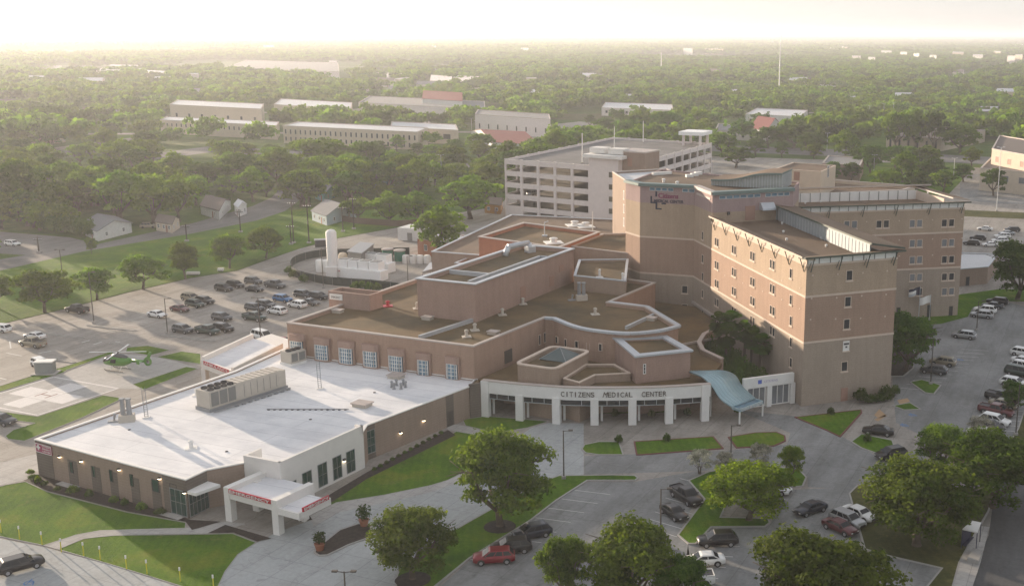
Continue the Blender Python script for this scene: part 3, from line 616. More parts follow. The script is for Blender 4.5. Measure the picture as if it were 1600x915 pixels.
mb = MB(); mb.beam(q1 + dirF * .45 - dirB * .25, q2 - dirF * .45 - dirB * .25, 3.1, ZC - .3, .3); mb.build('fascia', M['stucco'], pc_)
far = q2 + dirF * 3.9
mb = MB(); mb.prism([q2 + dirF * .45 - dirB * .2, far - dirB * .2, far + dirB * 4.8, q2 + dirF * .45 + dirB * 4.8], 2.9, 3.45, 0, True, True); mb.build('wing_roof', M['membrane'], pc_)
mb = MB(); mb.beam(far - dirB * .3, far + dirB * 4.9, 2.8, 3.7, .3); mb.beam(q2 + dirF * .45 - dirB * .3, far + dirF * .15 - dirB * .3, 2.8, 3.6, .28); mb.build('fascia', M['stucco'], pc_)
lt = text_mesh(pc_, 'EMERGENCY', q1, q2, wdt / 2 + .1, ZC - .05, .36, M['white'], .05, .62, width=wdt - 1.3)
mb = MB(); wbox(mb, q1, q2, .55, wdt - .45, ZC - .32, ZC + .22, .42, .6); mb.build('sign_band', M['red'], pc_)
lt = text_mesh(pc_, 'EMERGENCY', far, far + dirB * 4.6, 2.3, 3.95, .36, M['white'], .05, .3, width=4.0)
mb = MB(); wbox(mb, far, far + dirB * 4.6, .1, 4.5, 3.68, 4.22, .1, .28); mb.build('sign_band', M['red'], pc_)
# small low canopy to the left entrance
mb = MB(); c0 = edC + np.array([.2, 0]); mb.prism([edB + dirF * .1, edB + dirF * 1.6, edC + dirF * 2.4, edC + dirF * .1], 3.35, 3.75, 0, True, True); mb.build('link_canopy', M['white'], ed)
# ---- ambulance canopy at the far side
ZA = 5.4
am = empty('ambulance_canopy', (*G(330, 590, 0), 0), 'white walled canopy with red AMBULANCE lettering beside the helipad', 'canopy')
a0, a1, a2, a3 = [np.array(G(*q, ZA)) for q in ((316, 557), (363, 574), (440, 536), (395, 532))]
a3 = a0 + (a2 - a1)
for nm_, (P_, Q_) in (('side_wall', (a0, a3)), ('side_wall', (a1, a2))):
    mb = MB(); mb.beam(P_, Q_, 3.2, ZA, .5); mb.build(nm_, M['stucco'], am)
mb = MB(); mb.beam(a0, a1, 3.4, ZA - .5, .4); mb.build('fascia', M['stucco'], am)
mb = MB(); mb.prism([a0, a1, a2, a3], 3.3, 4.6, 0, True, True); mb.build('canopy_roof', M['membrane'], am)
for q in (a0 + .2, a1 - np.array([.3, -.3])):
    mb = MB(); mb.box(q[0], q[1], 0, 3.3, .9, .9, math.radians(AX)); mb.build('pillar', M['stucco'], am)
mb = MB(); La = float(np.linalg.norm(a1 - a0)); wbox(mb, a0, a1, .8, La - .8, 4.25, 4.9, .22, .3); mb.build('sign_band', M['red'], am)
text_mesh(am, 'AMBULANCE', a0, a1, La / 2, 4.58, .42, M['white'], .03, .3, width=La - 2.2)
mb = MB(); mb.prism([a3, a2, a2 + E2 * 5, a3 + E2 * 5], 3.6, 4.2, 0, True, True); mb.build('back_canopy', M['stucco'], am)
# ---- rooftop plant on the white roof
ZR = ZE - .35
def hvac_big(t, x, y, z):
    ang = math.radians(57.5); c, s = math.cos(ang), math.sin(ang); L, W, Hh = 14.0, 3.0, 2.6
    mb = MB(); mb.box(x, y, z, z + .5, L + .4, W + .3, ang); mb.build('curb', M['grey'], t)
    mb = MB(); mb.box(x, y, z + .5, z + .5 + Hh, L, W, ang); mb.build('casing', M['unit'], t)
    for k in range(9):
        u = -L / 2 + 5.4 + k * .93; mb = MB(); mb.box(x + c * u, y + s * u, z + .5 + Hh, z + .62 + Hh, .7, W, ang); mb.build('roof_rib', M['unit'], t)
    for i in range(4):
        for j in (-1, 1):
            u, v = -L / 2 + .9 + i * 1.15, j * .75; mb = MB(); mb.lathe(x + c * u - s * v, y + s * u + c * v, [(.5, z + Hh + .5), (.5, z + Hh + .75), (.4, z + Hh + .75), (.38, z + Hh + .6)], 14); mb.build('fan', M['dark'], t)
    for i in range(3):
        u = -L / 2 + 1.0 + i * 1.5; v = -W / 2; mb = MB(); mb.box(x + c * u - s * v, y + s * u + c * v, z + .8, z + .3 + Hh, 1.3, .08, ang); mb.build('louver', M['louver'], t)
    for i in range(6):
        u = -.8 + i * 1.2; v = -W / 2; mb = MB(); mb.box(x + c * u - s * v, y + s * u + c * v, z + .8, z + .2 + Hh, .06, .06, ang); mb.build('panel_seam', M['louver'], t)
    mb = MB()
    for i in range(9):
        u = -L / 2 + 4 + i * 1.2; v = -W / 2 - .9; mb.box(x + c * u - s * v, y + s * u + c * v, z, z + .18, .5, .5, ang)
    mb.beam((x - c * L * .5 + s * (W / 2 + .9), y - s * L * .5 - c * (W / 2 + .9)), (x + c * L * .5 + s * (W / 2 + .9), y + s * L * .5 - c * (W / 2 + .9)), z + .18, z + .34, .25)
    mb.build('pipe_rack', M['grey'], t)
roof_thing('air_handler', 'long beige air handling unit with fans on the white roof', 380, 622, ZR, hvac_big, 'HVAC unit')
def hvac_small(t, x, y, z):
    ang = math.radians(55); mb = MB(); mb.box(x, y, z, z + .4, 3.4, 3.0, ang); mb.build('curb', M['white'], t)
    mb = MB(); mb.box(x, y, z + .4, z + 2.3, 3.1, 2.7, ang); mb.build('casing', M['unit'], t)
    c, s = math.cos(ang), math.sin(ang)
    for i in (-1, 0, 1): mb = MB(); mb.lathe(x + c * i * .9, y + s * i * .9, [(.55, z + 2.3), (.55, z + 2.55), (.42, z + 2.55), (.4, z + 2.4)], 14); mb.build('fan', M['dark'], t)
    for i in (-1, 1): mb = MB(); v = -1.36; u = i * .75; mb.box(x + c * u - s * v, y + s * u + c * v, z + .7, z + 2.1, 1.2, .06, ang); mb.build('louver', M['louver'], t)
roof_thing('condenser_unit', 'square beige condenser with three fans beside the bay windows', 459, 567, ZR, hvac_small, 'HVAC unit')
def ladder(hh):
    def f(t, x, y, z):
        for sx in (-.25, .25):
            mb = MB(); mb.tube((x + sx, y, z), (x + sx - .1, y, z + hh), .05, .04, 6); mb.build('rail', M['grey'], t)
        mb = MB()
        for k in range(int(hh / .35)): mb.tube((x - .25, y, z + .2 + k * .35), (x + .25, y, z + .2 + k * .35), .03, .03, 5)
        mb.build('rungs', M['grey'], t)
        mb = MB(); mb.box(x, y, z, z + .12, .9, .9); mb.build('base_plate', M['white'], t)
    return f
roof_thing('lattice_mast', 'slim grey lattice mast right of the long roof unit', 500, 607, ZR, ladder(4.6), 'mast')
roof_thing('lattice_mast', 'slim grey lattice mast on the left part of the white roof near the helipad', 229, 652, ZR, ladder(4.6), 'mast')
def vents(t, x, y, z):
    for dx in (-.5, .4): mb = MB(); mb.lathe(x + dx, y, [(.4, z + 1.0), (.36, z + 1.2), (.3, z + 3.2), (.42, z + 3.3), (.4, z + 3.5)], 12); mb.build('stack', M['grey'], t)
    mb = MB(); mb.box(x, y, z, z + 1.1, 2.1, 1.2, .3); mb.build('base_box', M['unit'], t)
    mb = MB(); mb.box(x - 1.9, y - .2, z, z + .2, 1.4, .8, .3); mb.tube((x - 1.9, y, z + .2), (x - 1.7, y, z + 1.1), .12, .2, 8); mb.build('side_pipe', M['grey'], t)
roof_thing('exhaust_stack', 'pair of grey exhaust stacks at the left edge of the white roof', 199, 658, ZR, vents, 'roof vent')
def lowvent(w=1.6):
    def f(t, x, y, z):
        mb = MB(); mb.box(x, y, z, z + .45, w, w * .75, -.4); mb.build('base_box', M['unit'], t)
        mb = MB(); mb.box(x, y, z + .45, z + .62, w * 1.15, w * .9, -.4); mb.build('cap', M['coping_w'], t)
    return f
def mush(r=.32, h_=.9, m='unit'):
    def f(t, x, y, z):
        mb = MB(); mb.lathe(x, y, [(r * 1.9, z), (r * 1.9, z + .12), (r, z + .14), (r * .8, z + h_), (r * 1.2, z + h_ + .02), (r * 1.1, z + h_ + .28), (r * .4, z + h_ + .4)], 12); mb.build('stack', M[m], t)
        mb = MB(); mb.box(x, y, z, z + .1, r * 5, r * 5, .3); mb.build('base_plate', M[m], t)
    return f
roof_thing('roof_hatch', 'white roof hatch at the end of the pipe run on the white roof', 566, 634, ZR, lowvent(2.4), 'roof hatch')
roof_thing('roof_hatch', 'low white hatch near the bay windows on the white roof', 619, 590, ZR, lowvent(2.2), 'roof hatch')
roof_thing('vent_pipe', 'white mushroom vent on the front left of the white roof', 299, 700, ZR, mush(.3, .8, 'white'))
roof_thing('vent_pipe', 'small white vent at the upper left of the white roof', 307, 617, ZR, mush(.25, .7, 'white'))
def cluster(t, x, y, z):
    for i in range(6):
        mb = MB(); a = i * 1.05; mb.lathe(x + 1.1 * math.cos(a), y + 1.1 * math.sin(a), [(.3, z), (.2, z + .2), (.17, z + .7 + .2 * (i % 2)), (.3, z + .95), (.1, z + 1.1)], 8); mb.build('pipe', M['grey'], t)
roof_thing('pipe_cluster', 'cluster of short grey pipes on the white roof below the hatch', 623, 605, ZR, cluster, 'pipes')
pr = empty('pipe_run', (*G(480, 640, ZR), ZR), 'thin dark pipe run crossing the white roof from the long unit', 'pipe')
mb = MB(); mb.beam(G(417, 640, ZR), G(545, 640, ZR), ZR + .1, ZR + .2, .14); mb.build('pipe', M['grey'], pr); mb = MB()
for k in range(14): x, y = G(420 + k * 9.2, 640, ZR); mb.box(x, y, ZR, ZR + .1, .34, .34)
mb.build('support_blocks', M['dark'], pr)
for i, (px, py) in enumerate(((354, 705), (485, 655), (585, 613), (202, 671))):
    roof_thing('roof_drain', ['dark roof drain behind the entrance parapet', 'dark roof drain left of the pipe run end', 'dark roof drain below the pipe cluster', 'dark roof drain below the left exhaust stacks'][i], px, py, ZR,
        lambda t, x, y, z: (lambda q: (q.lathe(x, y, [(.22, z), (.2, z + .08), (.08, z + .12)], 10), q.build('grate', M['dark'], t)))(MB()), 'roof drain')
# ================================================================== MAIN HOSPITAL, LOW WINGS
ZM = 10.9
lo = empty('hospital_low_wing', (-25, 200, 0), 'brick low wing of the hospital with brown gravel roofs behind the white-roofed building', 'building')
Mp = [mA, mS] + [np.array(G(*q, ZM)) for q in ((852, 495), )] + curve_pts([G(*q, ZM) for q in ((866, 496), (900, 509), (940, 516), (985, 519), (1030, 515), (1060, 508))], 4) + [np.array(G(*q, ZM)) for q in ((1010, 478), (952, 471), (1024, 441))] + [np.array((-14, 232.)), np.array((-42, 240.))]
Mpoly = block(lo, Mp, 0, ZM, M['red_brick'], M['gravel'], .8, M['coping_w'], .5, .22)
mb = MB(); pq = Mp[2:-3]
for a, b_ in zip(pq, pq[1:]): mb.beam(a, b_, ZM - .34, ZM + .04, .85, 0, .1)
mb.build('metal_coping', M['coping'], lo)
# dividing curb on the roof
mb = MB(); a = np.array(G(655, 527, ZM - .5)); b_ = np.array(G(742, 499, ZM - .5)); mb.beam(a, b_, ZM - .9, ZM - .15, .45); mb.build('roof_curb', M['coping'], lo)
mb = MB(); a = np.array(G(978, 512, ZM - .5)); b_ = np.array(G(1021, 492, ZM - .5)); mb.beam(a, b_, ZM - .9, ZM - .2, .4); mb.build('roof_curb', M['coping'], lo)
# seven bay windows above the white roof
Lm = float(np.linalg.norm(mS - mA))
for k, (px, pt, pb_, w_, nv_) in enumerate(((466, 531, 552, 2.5, 3), (505, 537, 559, 2.5, 3), (543, 542, 565, 2.5, 3), (581, 547, 570, 2.5, 3), (621, 554, 577, 2.5, 3), (663, 561, 584, 1.9, 1), (708, 567, 590, 1.9, 1))):
    s_, zt = hit(mA, mS, px, pt); _, zb = hit(mA, mS, px, pb_)
    f = MB(); P0, d0, n0 = wall_frame(mA, mS); ww = w_ / 2 + .42; pr_ = 1.0 if w_ > 2 else .75
    B = [P0 + d0 * (s_ - ww), P0 + d0 * (s_ - ww) + n0 * pr_ * .55, P0 + d0 * (s_ - ww * .72) + n0 * pr_, P0 + d0 * (s_ + ww * .72) + n0 * pr_, P0 + d0 * (s_ + ww) + n0 * pr_ * .55, P0 + d0 * (s_ + ww)]
    f.prism(B, 5.0, zb - .1, 0, True, True); f.prism(B, zt + .05, zt + 1.15, 0, True, True); 
    wbox(f, mA, mS, s_ - ww, s_ - ww + .3, zb - .1, zt + .05, 0, pr_ * .5); wbox(f, mA, mS, s_ + ww - .3, s_ + ww, zb - .1, zt + .05, 0, pr_ * .5)
    bay = f.build('bay', M['pent_brick'], lo)
    PA, PB = P0 + n0 * pr_ * .8, P0 + d0 * Lm + n0 * pr_ * .8
    g = MB(); B2 = [P0 + d0 * (s_ - w_ / 2), P0 + d0 * (s_ - w_ / 2) + n0 * pr_ * .7, P0 + d0 * (s_ - w_ * .35) + n0 * pr_ * .9, P0 + d0 * (s_ + w_ * .35) + n0 * pr_ * .9, P0 + d0 * (s_ + w_ / 2) + n0 * pr_ * .7, P0 + d0 * (s_ + w_ / 2)]
    g.prism(B2, zb - .1, zt + .05, 0, False); pn = g.build('bay_glass', M['glass_blue'], lo); pn.parent = bay
    f2 = MB(); nvv = 4 if w_ > 2 else 2
    for i in range(1, 4):
        pa_, pb2 = B2[i], B2[i + 1]; seg = np.linalg.norm(pb2 - pa_); cnt = {1: 1, 2: nvv, 3: 1}[i]
        for q in range(cnt + 1): 
            c0 = pa_ + (pb2 - pa_) * q / cnt; f2.box(c0[0], c0[1], zb - .1, zt + .05, .12, .12, math.radians(AX))
        for q in range(5): z_ = zb - .06 + (zt - zb + .02) * q / 4; f2.beam(pa_, pb2, z_ - .05, z_ + .05, .1)
    fr = f2.build('bay_frame', M['white'], lo); fr.parent = bay
# windows in the curved brick wall
for i in range(3, 18, 3): pass
wl = [np.array(G(*q, ZM)) for q in ((852, 495), (866, 496))]
Q_ = [np.array(G(*q, ZM)) for q in ((866, 496), (900, 509), (940, 516), (985, 519))]
for px, pt, pb_, (a, b_) in ((871, 525, 536, (0, 1)), (885, 529, 541, (0, 1)), (902, 532, 543, (1, 2)), (920, 535, 546, (1, 2)), (939, 536, 548, (1, 2))):
    s_, zt = hit(Q_[a], Q_[b_], px, pt); _, zb = hit(Q_[a], Q_[b_], px, pb_); 
    window(lo, Q_[a], Q_[b_], s_, (zt + zb) / 2, .75, zt - zb, M['stone'], M['glass'], 0, 0, .1, .25, go_=.19)
S1 = np.array(G(852, 495, ZM))
for px in (843, 854): 
    s_, zt = hit(mS, S1, min(px, 851), 526); window(lo, mS, S1, s_ if px < 850 else s_, 7.2, .7, 1.9, M['stone'], M['glass'], 0, 0, .12, .06)
s_, z_ = hit(mS, S1, 794, 556); k = MB(); wbox(k, mS, S1, s_ - 1.1, s_ + 1.1, z_ - 1.1, z_ + 1.1, -.05, .1); k.build('louver', M['pole'], lo)
# raised plant room
ZP = 17.1
p0, p1, p2, p3 = [np.array(G(*q, ZP)) for q in ((651, 434), (742, 443), (904, 389), (815, 381))]; p2 = p1 + (p3 - p0)
block(lo, [p0, p1, p2, p3], ZM - 1, ZP, M['pent_brick'], M['gravel'], .9, M['coping'], .6, .2, .25, 'plant_room_wall', 'plant_room_roof')
d0 = (p2 - p1) / np.linalg.norm(p2 - p1); mb = MB(); mb.beam(p1 - E1 * 2.2 + d0 * 1.5, p1 - E1 * 2.2 + d0 * 27, ZP - .9, ZP + .05, .4); mb.beam(p1 - E1 * 11 + d0 * 9, p1 - E1 * 2.4 + d0 * 9, ZP - .9, ZP - .1, .4)
mb.beam(p1 - E1 * 2.0 + d0 * 27, p1 - E1 * .7 + d0 * 27, ZP - .9, ZP + .04, .4); mb.build('roof_curb', M['coping'], lo)
for px, pt, pb_ in ((817, 447, 466), (862, 431, 447), (877, 414, 424)):
    s_, zt = hit(p1, p2, px, pt); _, zb = hit(p1, p2, px, pb_); k = MB(); wbox(k, p1, p2, s_ - .9, s_ + .9, zb, zt, -.02, .04); k.build('louver', M['door'], lo)
# second raised block behind
ZB = 15.
b0, b1, b2, b3 = [np.array(G(*q, ZB)) for q in ((748, 369), (873, 386), (953, 361), (818, 347))]; b2 = b1 + (b3 - b0)
block(lo, [b0, b1, b2, b3], 0, ZB, M['orange_brick'], M['gravel'], .9, M['coping_w'], .6, .2, .2, 'rear_wall', 'rear_roof')
# middle terraces between plant room and tower
t0 = [np.array(G(*q, 12.6)) for q in ((901, 410), (978, 421), (1004, 404), (925, 398))]; t0 = [p2 + np.array([.6, -8]), np.array((-5., 214)), np.array((-5., 236)), p2 + np.array([.6, 8])]
block(lo, t0, 0, 13.2, M['tan_brick'], M['gravel'], .6, M['coping'], .4, .2, .1, 'terrace_wall', 'terrace_roof')
block(lo, [b1 + np.array([2., 6]), np.array((-4.7, 237.)), np.array((-4.5, 262.)), b2 + np.array([.5, 2])], 0, 14.2, M['tan_brick'], M['gravel'], .5, M['coping_w'], .4, .2, .1, 'terrace_wall', 'terrace_roof')
# white flat roofs further back, in front of the garage
w_ = [np.array(G(*q, 10)) for q in ((640, 352), (760, 366), (900, 330), (800, 330))]
block(lo, [np.array((-52., 262.)), np.array((-40., 258.)), np.array((-30, 283.)), np.array((-8, 285.)), np.array((-6., 310.)), np.array((-40., 318.))], 0, 9.5, M['ed_brick'], M['gravel_t'], .5, M['coping'], .5, .2, .1, 'rear_wall', 'rear_roof')
block(lo, [b0 + np.array([-6., 2]), b0 + np.array([-.3, -.4]), b3 + np.array([-.5, 0]), b3 + np.array([-7, 4.])], 0, 8.5, M['tan_brick'], M['gravel'], .5, M['coping'], .4, .2, .1, 'rear_wall', 'rear_roof')
# sign box on the roof edge
sb = [np.array(G(*q, 13.1)) for q in ((513, 454), (577, 461), (597, 455), (530, 448))]; sb[3] = sb[0] + (sb[2] - sb[1])
block(lo, sb, 5, 13.1, M['pent_brick'], M['gravel'], 1.4, M['pent_brick'], .35, .15, .05, 'stair_head', 'stair_head_roof')
s0_, z0_ = hit(sb[0], sb[1], 517, 459); s1_, z1_ = hit(sb[0], sb[1], 535, 469)
mb = MB(); wbox(mb, sb[0], sb[1], .3, s1_ - s0_ + .6, z1_, z0_ + .1, 0, .15); sg = mb.build('sign_panel', M['white'], lo)
t = text_mesh(lo, 'EMERGENCY', sb[0], sb[1], .45 + (s1_ - s0_) / 2, (z0_ + z1_) / 2, .42, M['dark'], .02, .15, width=(s1_ - s0_) * .82); t.parent = sg
# clerestory drum with glass pyramid, right-hand tower block, small roofs over the lobby
ZL = 8.4
cl = [np.array(G(*q, ZL)) for q in ((803, 567), (868, 576), (924, 547), (862, 538))]; cl[3] = cl[0] + (cl[2] - cl[1])
def rounded(poly, r, n=4):
    poly = ccw(poly); o = []
    for i in range(len(poly)):
        a, b_, c = V2(poly[i - 1]), V2(poly[i]), V2(poly[(i + 1) % len(poly)]); u = (a - b_) / np.linalg.norm(a - b_); w = (c - b_) / np.linalg.norm(c - b_)
        for k in range(n + 1): t = k / n; o.append((b_ + u * r) * (1 - t) ** 2 + 2 * b_ * t * (1 - t) + (b_ + w * r) * t * t)
    return o
block(lo, rounded(cl, 1.6), 0, ZL, M['tan_brick'], M['gravel'], .8, M['stone'], .5, .2, .1, 'drum_wall', 'drum_roof')
pcn = (cl[1] + cl[2] + cl[3] + cl[2]) / 4 * 1.0; pcn = cl[2] * .52 + cl[0] * .48 * 0 + cl[3] * .2 + cl[1] * .28; u1, u2 = (cl[1] - cl[0]) / np.linalg.norm(cl[1] - cl[0]), (cl[2] - cl[1]) / np.linalg.norm(cl[2] - cl[1])
pcn = (cl[0] + cl[1] + cl[2] + cl[3]) / 4 + u2 * 2.2
mb = MB(); hw = 2.5; base_ = [pcn + u1 * a * hw + u2 * b_ * hw for a, b_ in ((-1, -1), (1, -1), (1, 1), (-1, 1))]
mb.add([(*q, ZL - .65) for q in base_] + [(*pcn, ZL + 1.0)], [(0, 1, 4), (1, 2, 4), (2, 3, 4), (3, 0, 4)]); mb.build('glass_pyramid', plain('pyramid_glass', (.07, .10, .10), .3), lo)
mb = MB()
for q in base_: mb.tube((*q, ZL - .63), (*pcn, ZL + 1.03), .06, .06, 5)
mb.build('pyramid_frame', M['grey'], lo)
ZQ = 9.9
rb = [np.array(G(*q, ZQ)) for q in ((961, 527), (994, 555), (1079, 546), (1040, 524))]
block(lo, rb, 0, ZQ, M['pent_brick'], M['gravel'], .5, M['coping'], .9, .3, .35, 'lobby_tower_wall', 'lobby_tower_roof')
s_, z_ = hit(rb[1], rb[2], 1007, 576); window(lo, rb[1], rb[2], s_, z_, .5, 1.7, M['white'], M['dark'], 0, 2, .12, .06)
lp = [np.array(G(*q, 6.6)) for q in ((880, 590), (905, 597), (930, 585), (985, 582), (960, 568), (915, 568))]
block(lo, lp, 0, 6.6, M['tan_brick'], M['gravel'], .5, M['stone'], .3, .15, .05, 'lobby_wall', 'lobby_roof')
# roof over the lobby behind the colonnade
front = curve_pts([G(*q, 5.9) for q in ((754, 594), (800, 599), (850, 603), (900, 606), (985, 606), (1050, 604), (1110, 600))], 4)
court = [np.array(G(*q, 5.3)) for q in ((1118, 578), (1128, 566), (1098, 552), (1092, 540), (1100, 527), (1118, 518))]
tSW, tNW = np.array((24.9, 178.0)), np.array((8.6, 229.6))
fr_in = [p + np.array([0, .5]) for p in front]
lob = fr_in + court + [np.array((13.2, 211.)), np.array((9, 226.)), np.array((-3, 232.)), np.array((-12, 225.)), np.array((-6, 205.)), np.array((-12, 189)), np.array((-20, 190.)), mS + np.array((.5, .5))]
mb = MB(); mb.prism(lob, 4.5, 5.2, 0, True, True); mb.build('lobby_flat_roof', M['gravel'], lo)
mb = MB()
for a, b_ in zip(court[1:], court[2:]): mb.beam(a, b_, 0, 5.9, .6)
mb.build('courtyard_wall', M['tan_brick'], lo); mb = MB()
for a, b_ in zip(court[1:], court[2:]): mb.beam(a, b_, 5.9, 6.1, .8)
mb.build('courtyard_coping', M['coping_w'], lo)
mb = MB(); a, b_ = np.array(G(1026, 489, 5.3)), np.array(G(1113, 511, 5.3)); mb.beam(np.array((5.5, 196.)), np.array((15.5, 203.5)), 5.2, 5.6, .3); mb.beam((8.2, 229.), (13.4, 212.), 5.2, 5.7, .5, 0, -.4); mb.build('roof_curb', M['coping_w'], lo)
back = [p + (np.array([0, 1.]) * 7.5) for p in front[2:-2]]
mb = MB()
for a, b_ in zip(back, back[1:]): mb.beam(a, b_, 0, 4.5, .3)
mb.build('lobby_front_wall', M['tan_brick'], lo)
# ---- the curved white colonnade with the name of the hospital
cn = empty('colonnade', (-3, 169.5, 0), 'curved white colonnade carrying the words CITIZENS MEDICAL CENTER over the drop-off', 'colonnade')
def curved_band(name, pts, z0, z1, w, mat, off=0, par=cn):
    mb = MB(); n = len(pts); L_, R_ = [], []
    for i in range(n):
        d = pts[min(i + 1, n - 1)] - pts[max(i - 1, 0)]; d = d / np.linalg.norm(d); r = np.array([d[1], -d[0]]); L_.append(pts[i] + r * (off - w / 2)); R_.append(pts[i] + r * (off + w / 2))
    vs = [(*p, z) for p in L_ + R_ for z in (z0, z1)]; I = lambda s, i, t: (s * n + i) * 2 + t; fs = []
    for i in range(n - 1):
        fs += [(I(1, i, 0), I(1, i + 1, 0), I(1, i + 1, 1), I(1, i, 1)), (I(0, i + 1, 0), I(0, i, 0), I(0, i, 1), I(0, i + 1, 1)), (I(0, i, 1), I(1, i, 1), I(1, i + 1, 1), I(0, i + 1, 1)), (I(0, i + 1, 0), I(1, i + 1, 0), I(1, i, 0), I(0, i, 0))]
    fs += [(I(0, 0, 0), I(1, 0, 0), I(1, 0, 1), I(0, 0, 1)), (I(1, n - 1, 0), I(0, n - 1, 0), I(0, n - 1, 1), I(1, n - 1, 1))]
    mb.add(vs, fs); return mb.build(name, mat, par)
curved_band('fascia', front, 4.0, 5.95, .7, M['white'])
curved_band('coping', front, 5.95, 6.1, .85, M['coping_w'])
curved_band('transom_glass', front, 3.1, 4.0, .1, M['glass'], 0)
curved_band('transom_rail', front, 3.02, 3.12, .16, M['coping'], 0)
def on_front(px, py):                                     # spot on the curved front below a sight line
    best = None
    for a, b_ in zip(front, front[1:]):
        s_, z_ = hit(a, b_, px, py); L = np.linalg.norm(b_ - a)
        e = 0 if 0 <= s_ <= L else min(abs(s_), abs(s_ - L))
        if best is None or e < best[0]: best = (e, a + (b_ - a) / L * s_, (b_ - a) / L, z_)
    return best[1:]
cols = []
for px in (760, 813, 870, 929, 988, 1045, 1101):
    q, d, _ = on_front(px, 640); k = MB(); k.box(q[0], q[1] - .1, 0, 4.3 if px not in (760, 1101) else 5.97, 1.25, 1.0, math.atan2(d[1], d[0])); k.build('column', M['white'], cn); cols.append(q)
for i in range(len(cols) - 1):
    for k_ in (.33, .66):
        q = cols[i] * (1 - k_) + cols[i + 1] * k_; k = MB(); k.box(q[0], q[1] - .12, 3.1, 4.0, .08, .2); k.build('transom_mullion', M['coping'], cn)
    q = cols[i] * .82 + cols[i + 1] * .18 + np.array([0, 1.6]); k = MB(); k.box(q[0], q[1], 0, 3.2, .35, .35); k.build('inner_post', M['white'], cn)
txt = 'CITIZENS  MEDICAL  CENTER'; x0, x1 = 880, 1038; n_ = len(txt)
for i, ch in enumerate(txt):
    if ch == ' ': continue
    px = x0 + (x1 - x0) * i / (n_ - 1); q, d, z_ = on_front(px, 610); P_ = q - d * 2; Q2 = q + d * 2
    big = i == 10
    text_mesh(cn, ch, P_, Q2, 2, 4.98, .8 if not big else .88, M['bronze'], .1, .36, width=(.55 if ch not in 'IM' else (.16 if ch == 'I' else .85)), name='letter', bold=.0, shear=.35 if big else 0)
# lawn strips and shrubs seen below the colonnade
sheet('planting_bed', [tuple(p + np.array([0, 5.0])) for p in front[4:-4]] + [tuple(p + np.array([0, 7.2])) for p in front[4:-4]][::-1], .06, M['grass'])
# ---- wave canopy
wv = empty('wave_canopy', (*G(1160, 640, 0), 0), 'blue-green wave shaped metal canopy of the birth center entrance', 'canopy')
cA, cB = np.array(G(1096, 585, 7.2)), np.array(G(1163, 636, 4.0)); ax_ = cB - cA; Lw = float(np.linalg.norm(ax_)); ax_ = ax_ / Lw; rt = np.array([ax_[1], -ax_[0]])
# edges from the survey: left edge lower-left, right edge upper-right
nW = 18; vs = []; zs = []
eL = curve_pts([G(1077, 578, 6.6), G(1097, 588, 6.6), G(1113, 606, 5.3), G(1126, 624, 3.7), G(1144, 635, 2.6)], 5)
eR = curve_pts([G(1108, 571, 7.4), G(1131, 572, 7.4), G(1149, 583, 6.0), G(1161, 600, 4.4), G(1180, 622, 2.6)], 5)
zz = [v[0] for v in curve_pts([(6.5, 0), (6.7, 0), (5.7, 0), (4.0, 0), (2.7, 0)], 5)]
n = len(eL); vs = [(*eL[i], zz[i]) for i in range(n)] + [(*eR[i], zz[i] + .02) for i in range(n)] + [(*eL[i], zz[i] - .35) for i in range(n)] + [(*eR[i], zz[i] - .33) for i in range(n)]
fs = []
for i in range(n - 1): fs += [(i, i + 1, n + i + 1, n + i), (2 * n + i + 1, 2 * n + i, 3 * n + i, 3 * n + i + 1), (2 * n + i, 2 * n + i + 1, i + 1, i), (n + i, n + i + 1, 3 * n + i + 1, 3 * n + i)]
fs += [(0, n, 3 * n, 2 * n), (n - 1, 3 * n - 1, 4 * n - 1, 2 * n - 1)]
mb = MB(); mb.add(vs, fs); mb.build('wave_roof', M['canopy_blue'], wv, True)
for k in np.linspace(.08, .92, 8):
    mb = MB(); ln = [eL[i] * (1 - k) + eR[i] * k for i in range(n)]; sec = []
    for i in range(n): sec += [(ln[i][0] - .03, ln[i][1], zz[i] + .02), (ln[i][0], ln[i][1], zz[i] + .1), (ln[i][0] + .03, ln[i][1], zz[i] + .02)]
    mb.add(sec, [(i * 3 + q, i * 3 + q + 1, i * 3 + q + 4, i * 3 + q + 3) for i in range(n - 1) for q in (0, 1)]); mb.build('standing_seam', M['canopy_blue'], wv)
el, er = eL[-1], eR[-1]; dW = (er - el) / np.linalg.norm(er - el); LW = float(np.linalg.norm(er - el))
fl, fr2 = el + ax_ * 1.6, er + ax_ * 1.6
mb = MB(); mb.prism([el, er, fr2, fl], 2.32, 2.4, 0, True, True); mb.build('end_glazing', M['glass_blue'], wv)
mb = MB(); mb.beam(fl, fr2, 2.1, 2.6, .2); mb.beam(el, fl, 2.2, 2.6, .18); mb.beam(er, fr2, 2.2, 2.6, .18); mb.build('end_beam', M['canopy_blue'], wv)
text_mesh(wv, 'CITIZENS BIRTH CENTER', fl, fr2, LW / 2, 2.35, .36, M['white'], .03, .11, width=LW * .9)
for q, zt_ in ((fl, 2.1), (fr2, 2.1), (np.array(G(1110, 650)), 5.3)):
    mb = MB(); mb.tube((*q, 0), (*q, zt_), .14, .14, 8); mb.build('post', M['white'], wv)
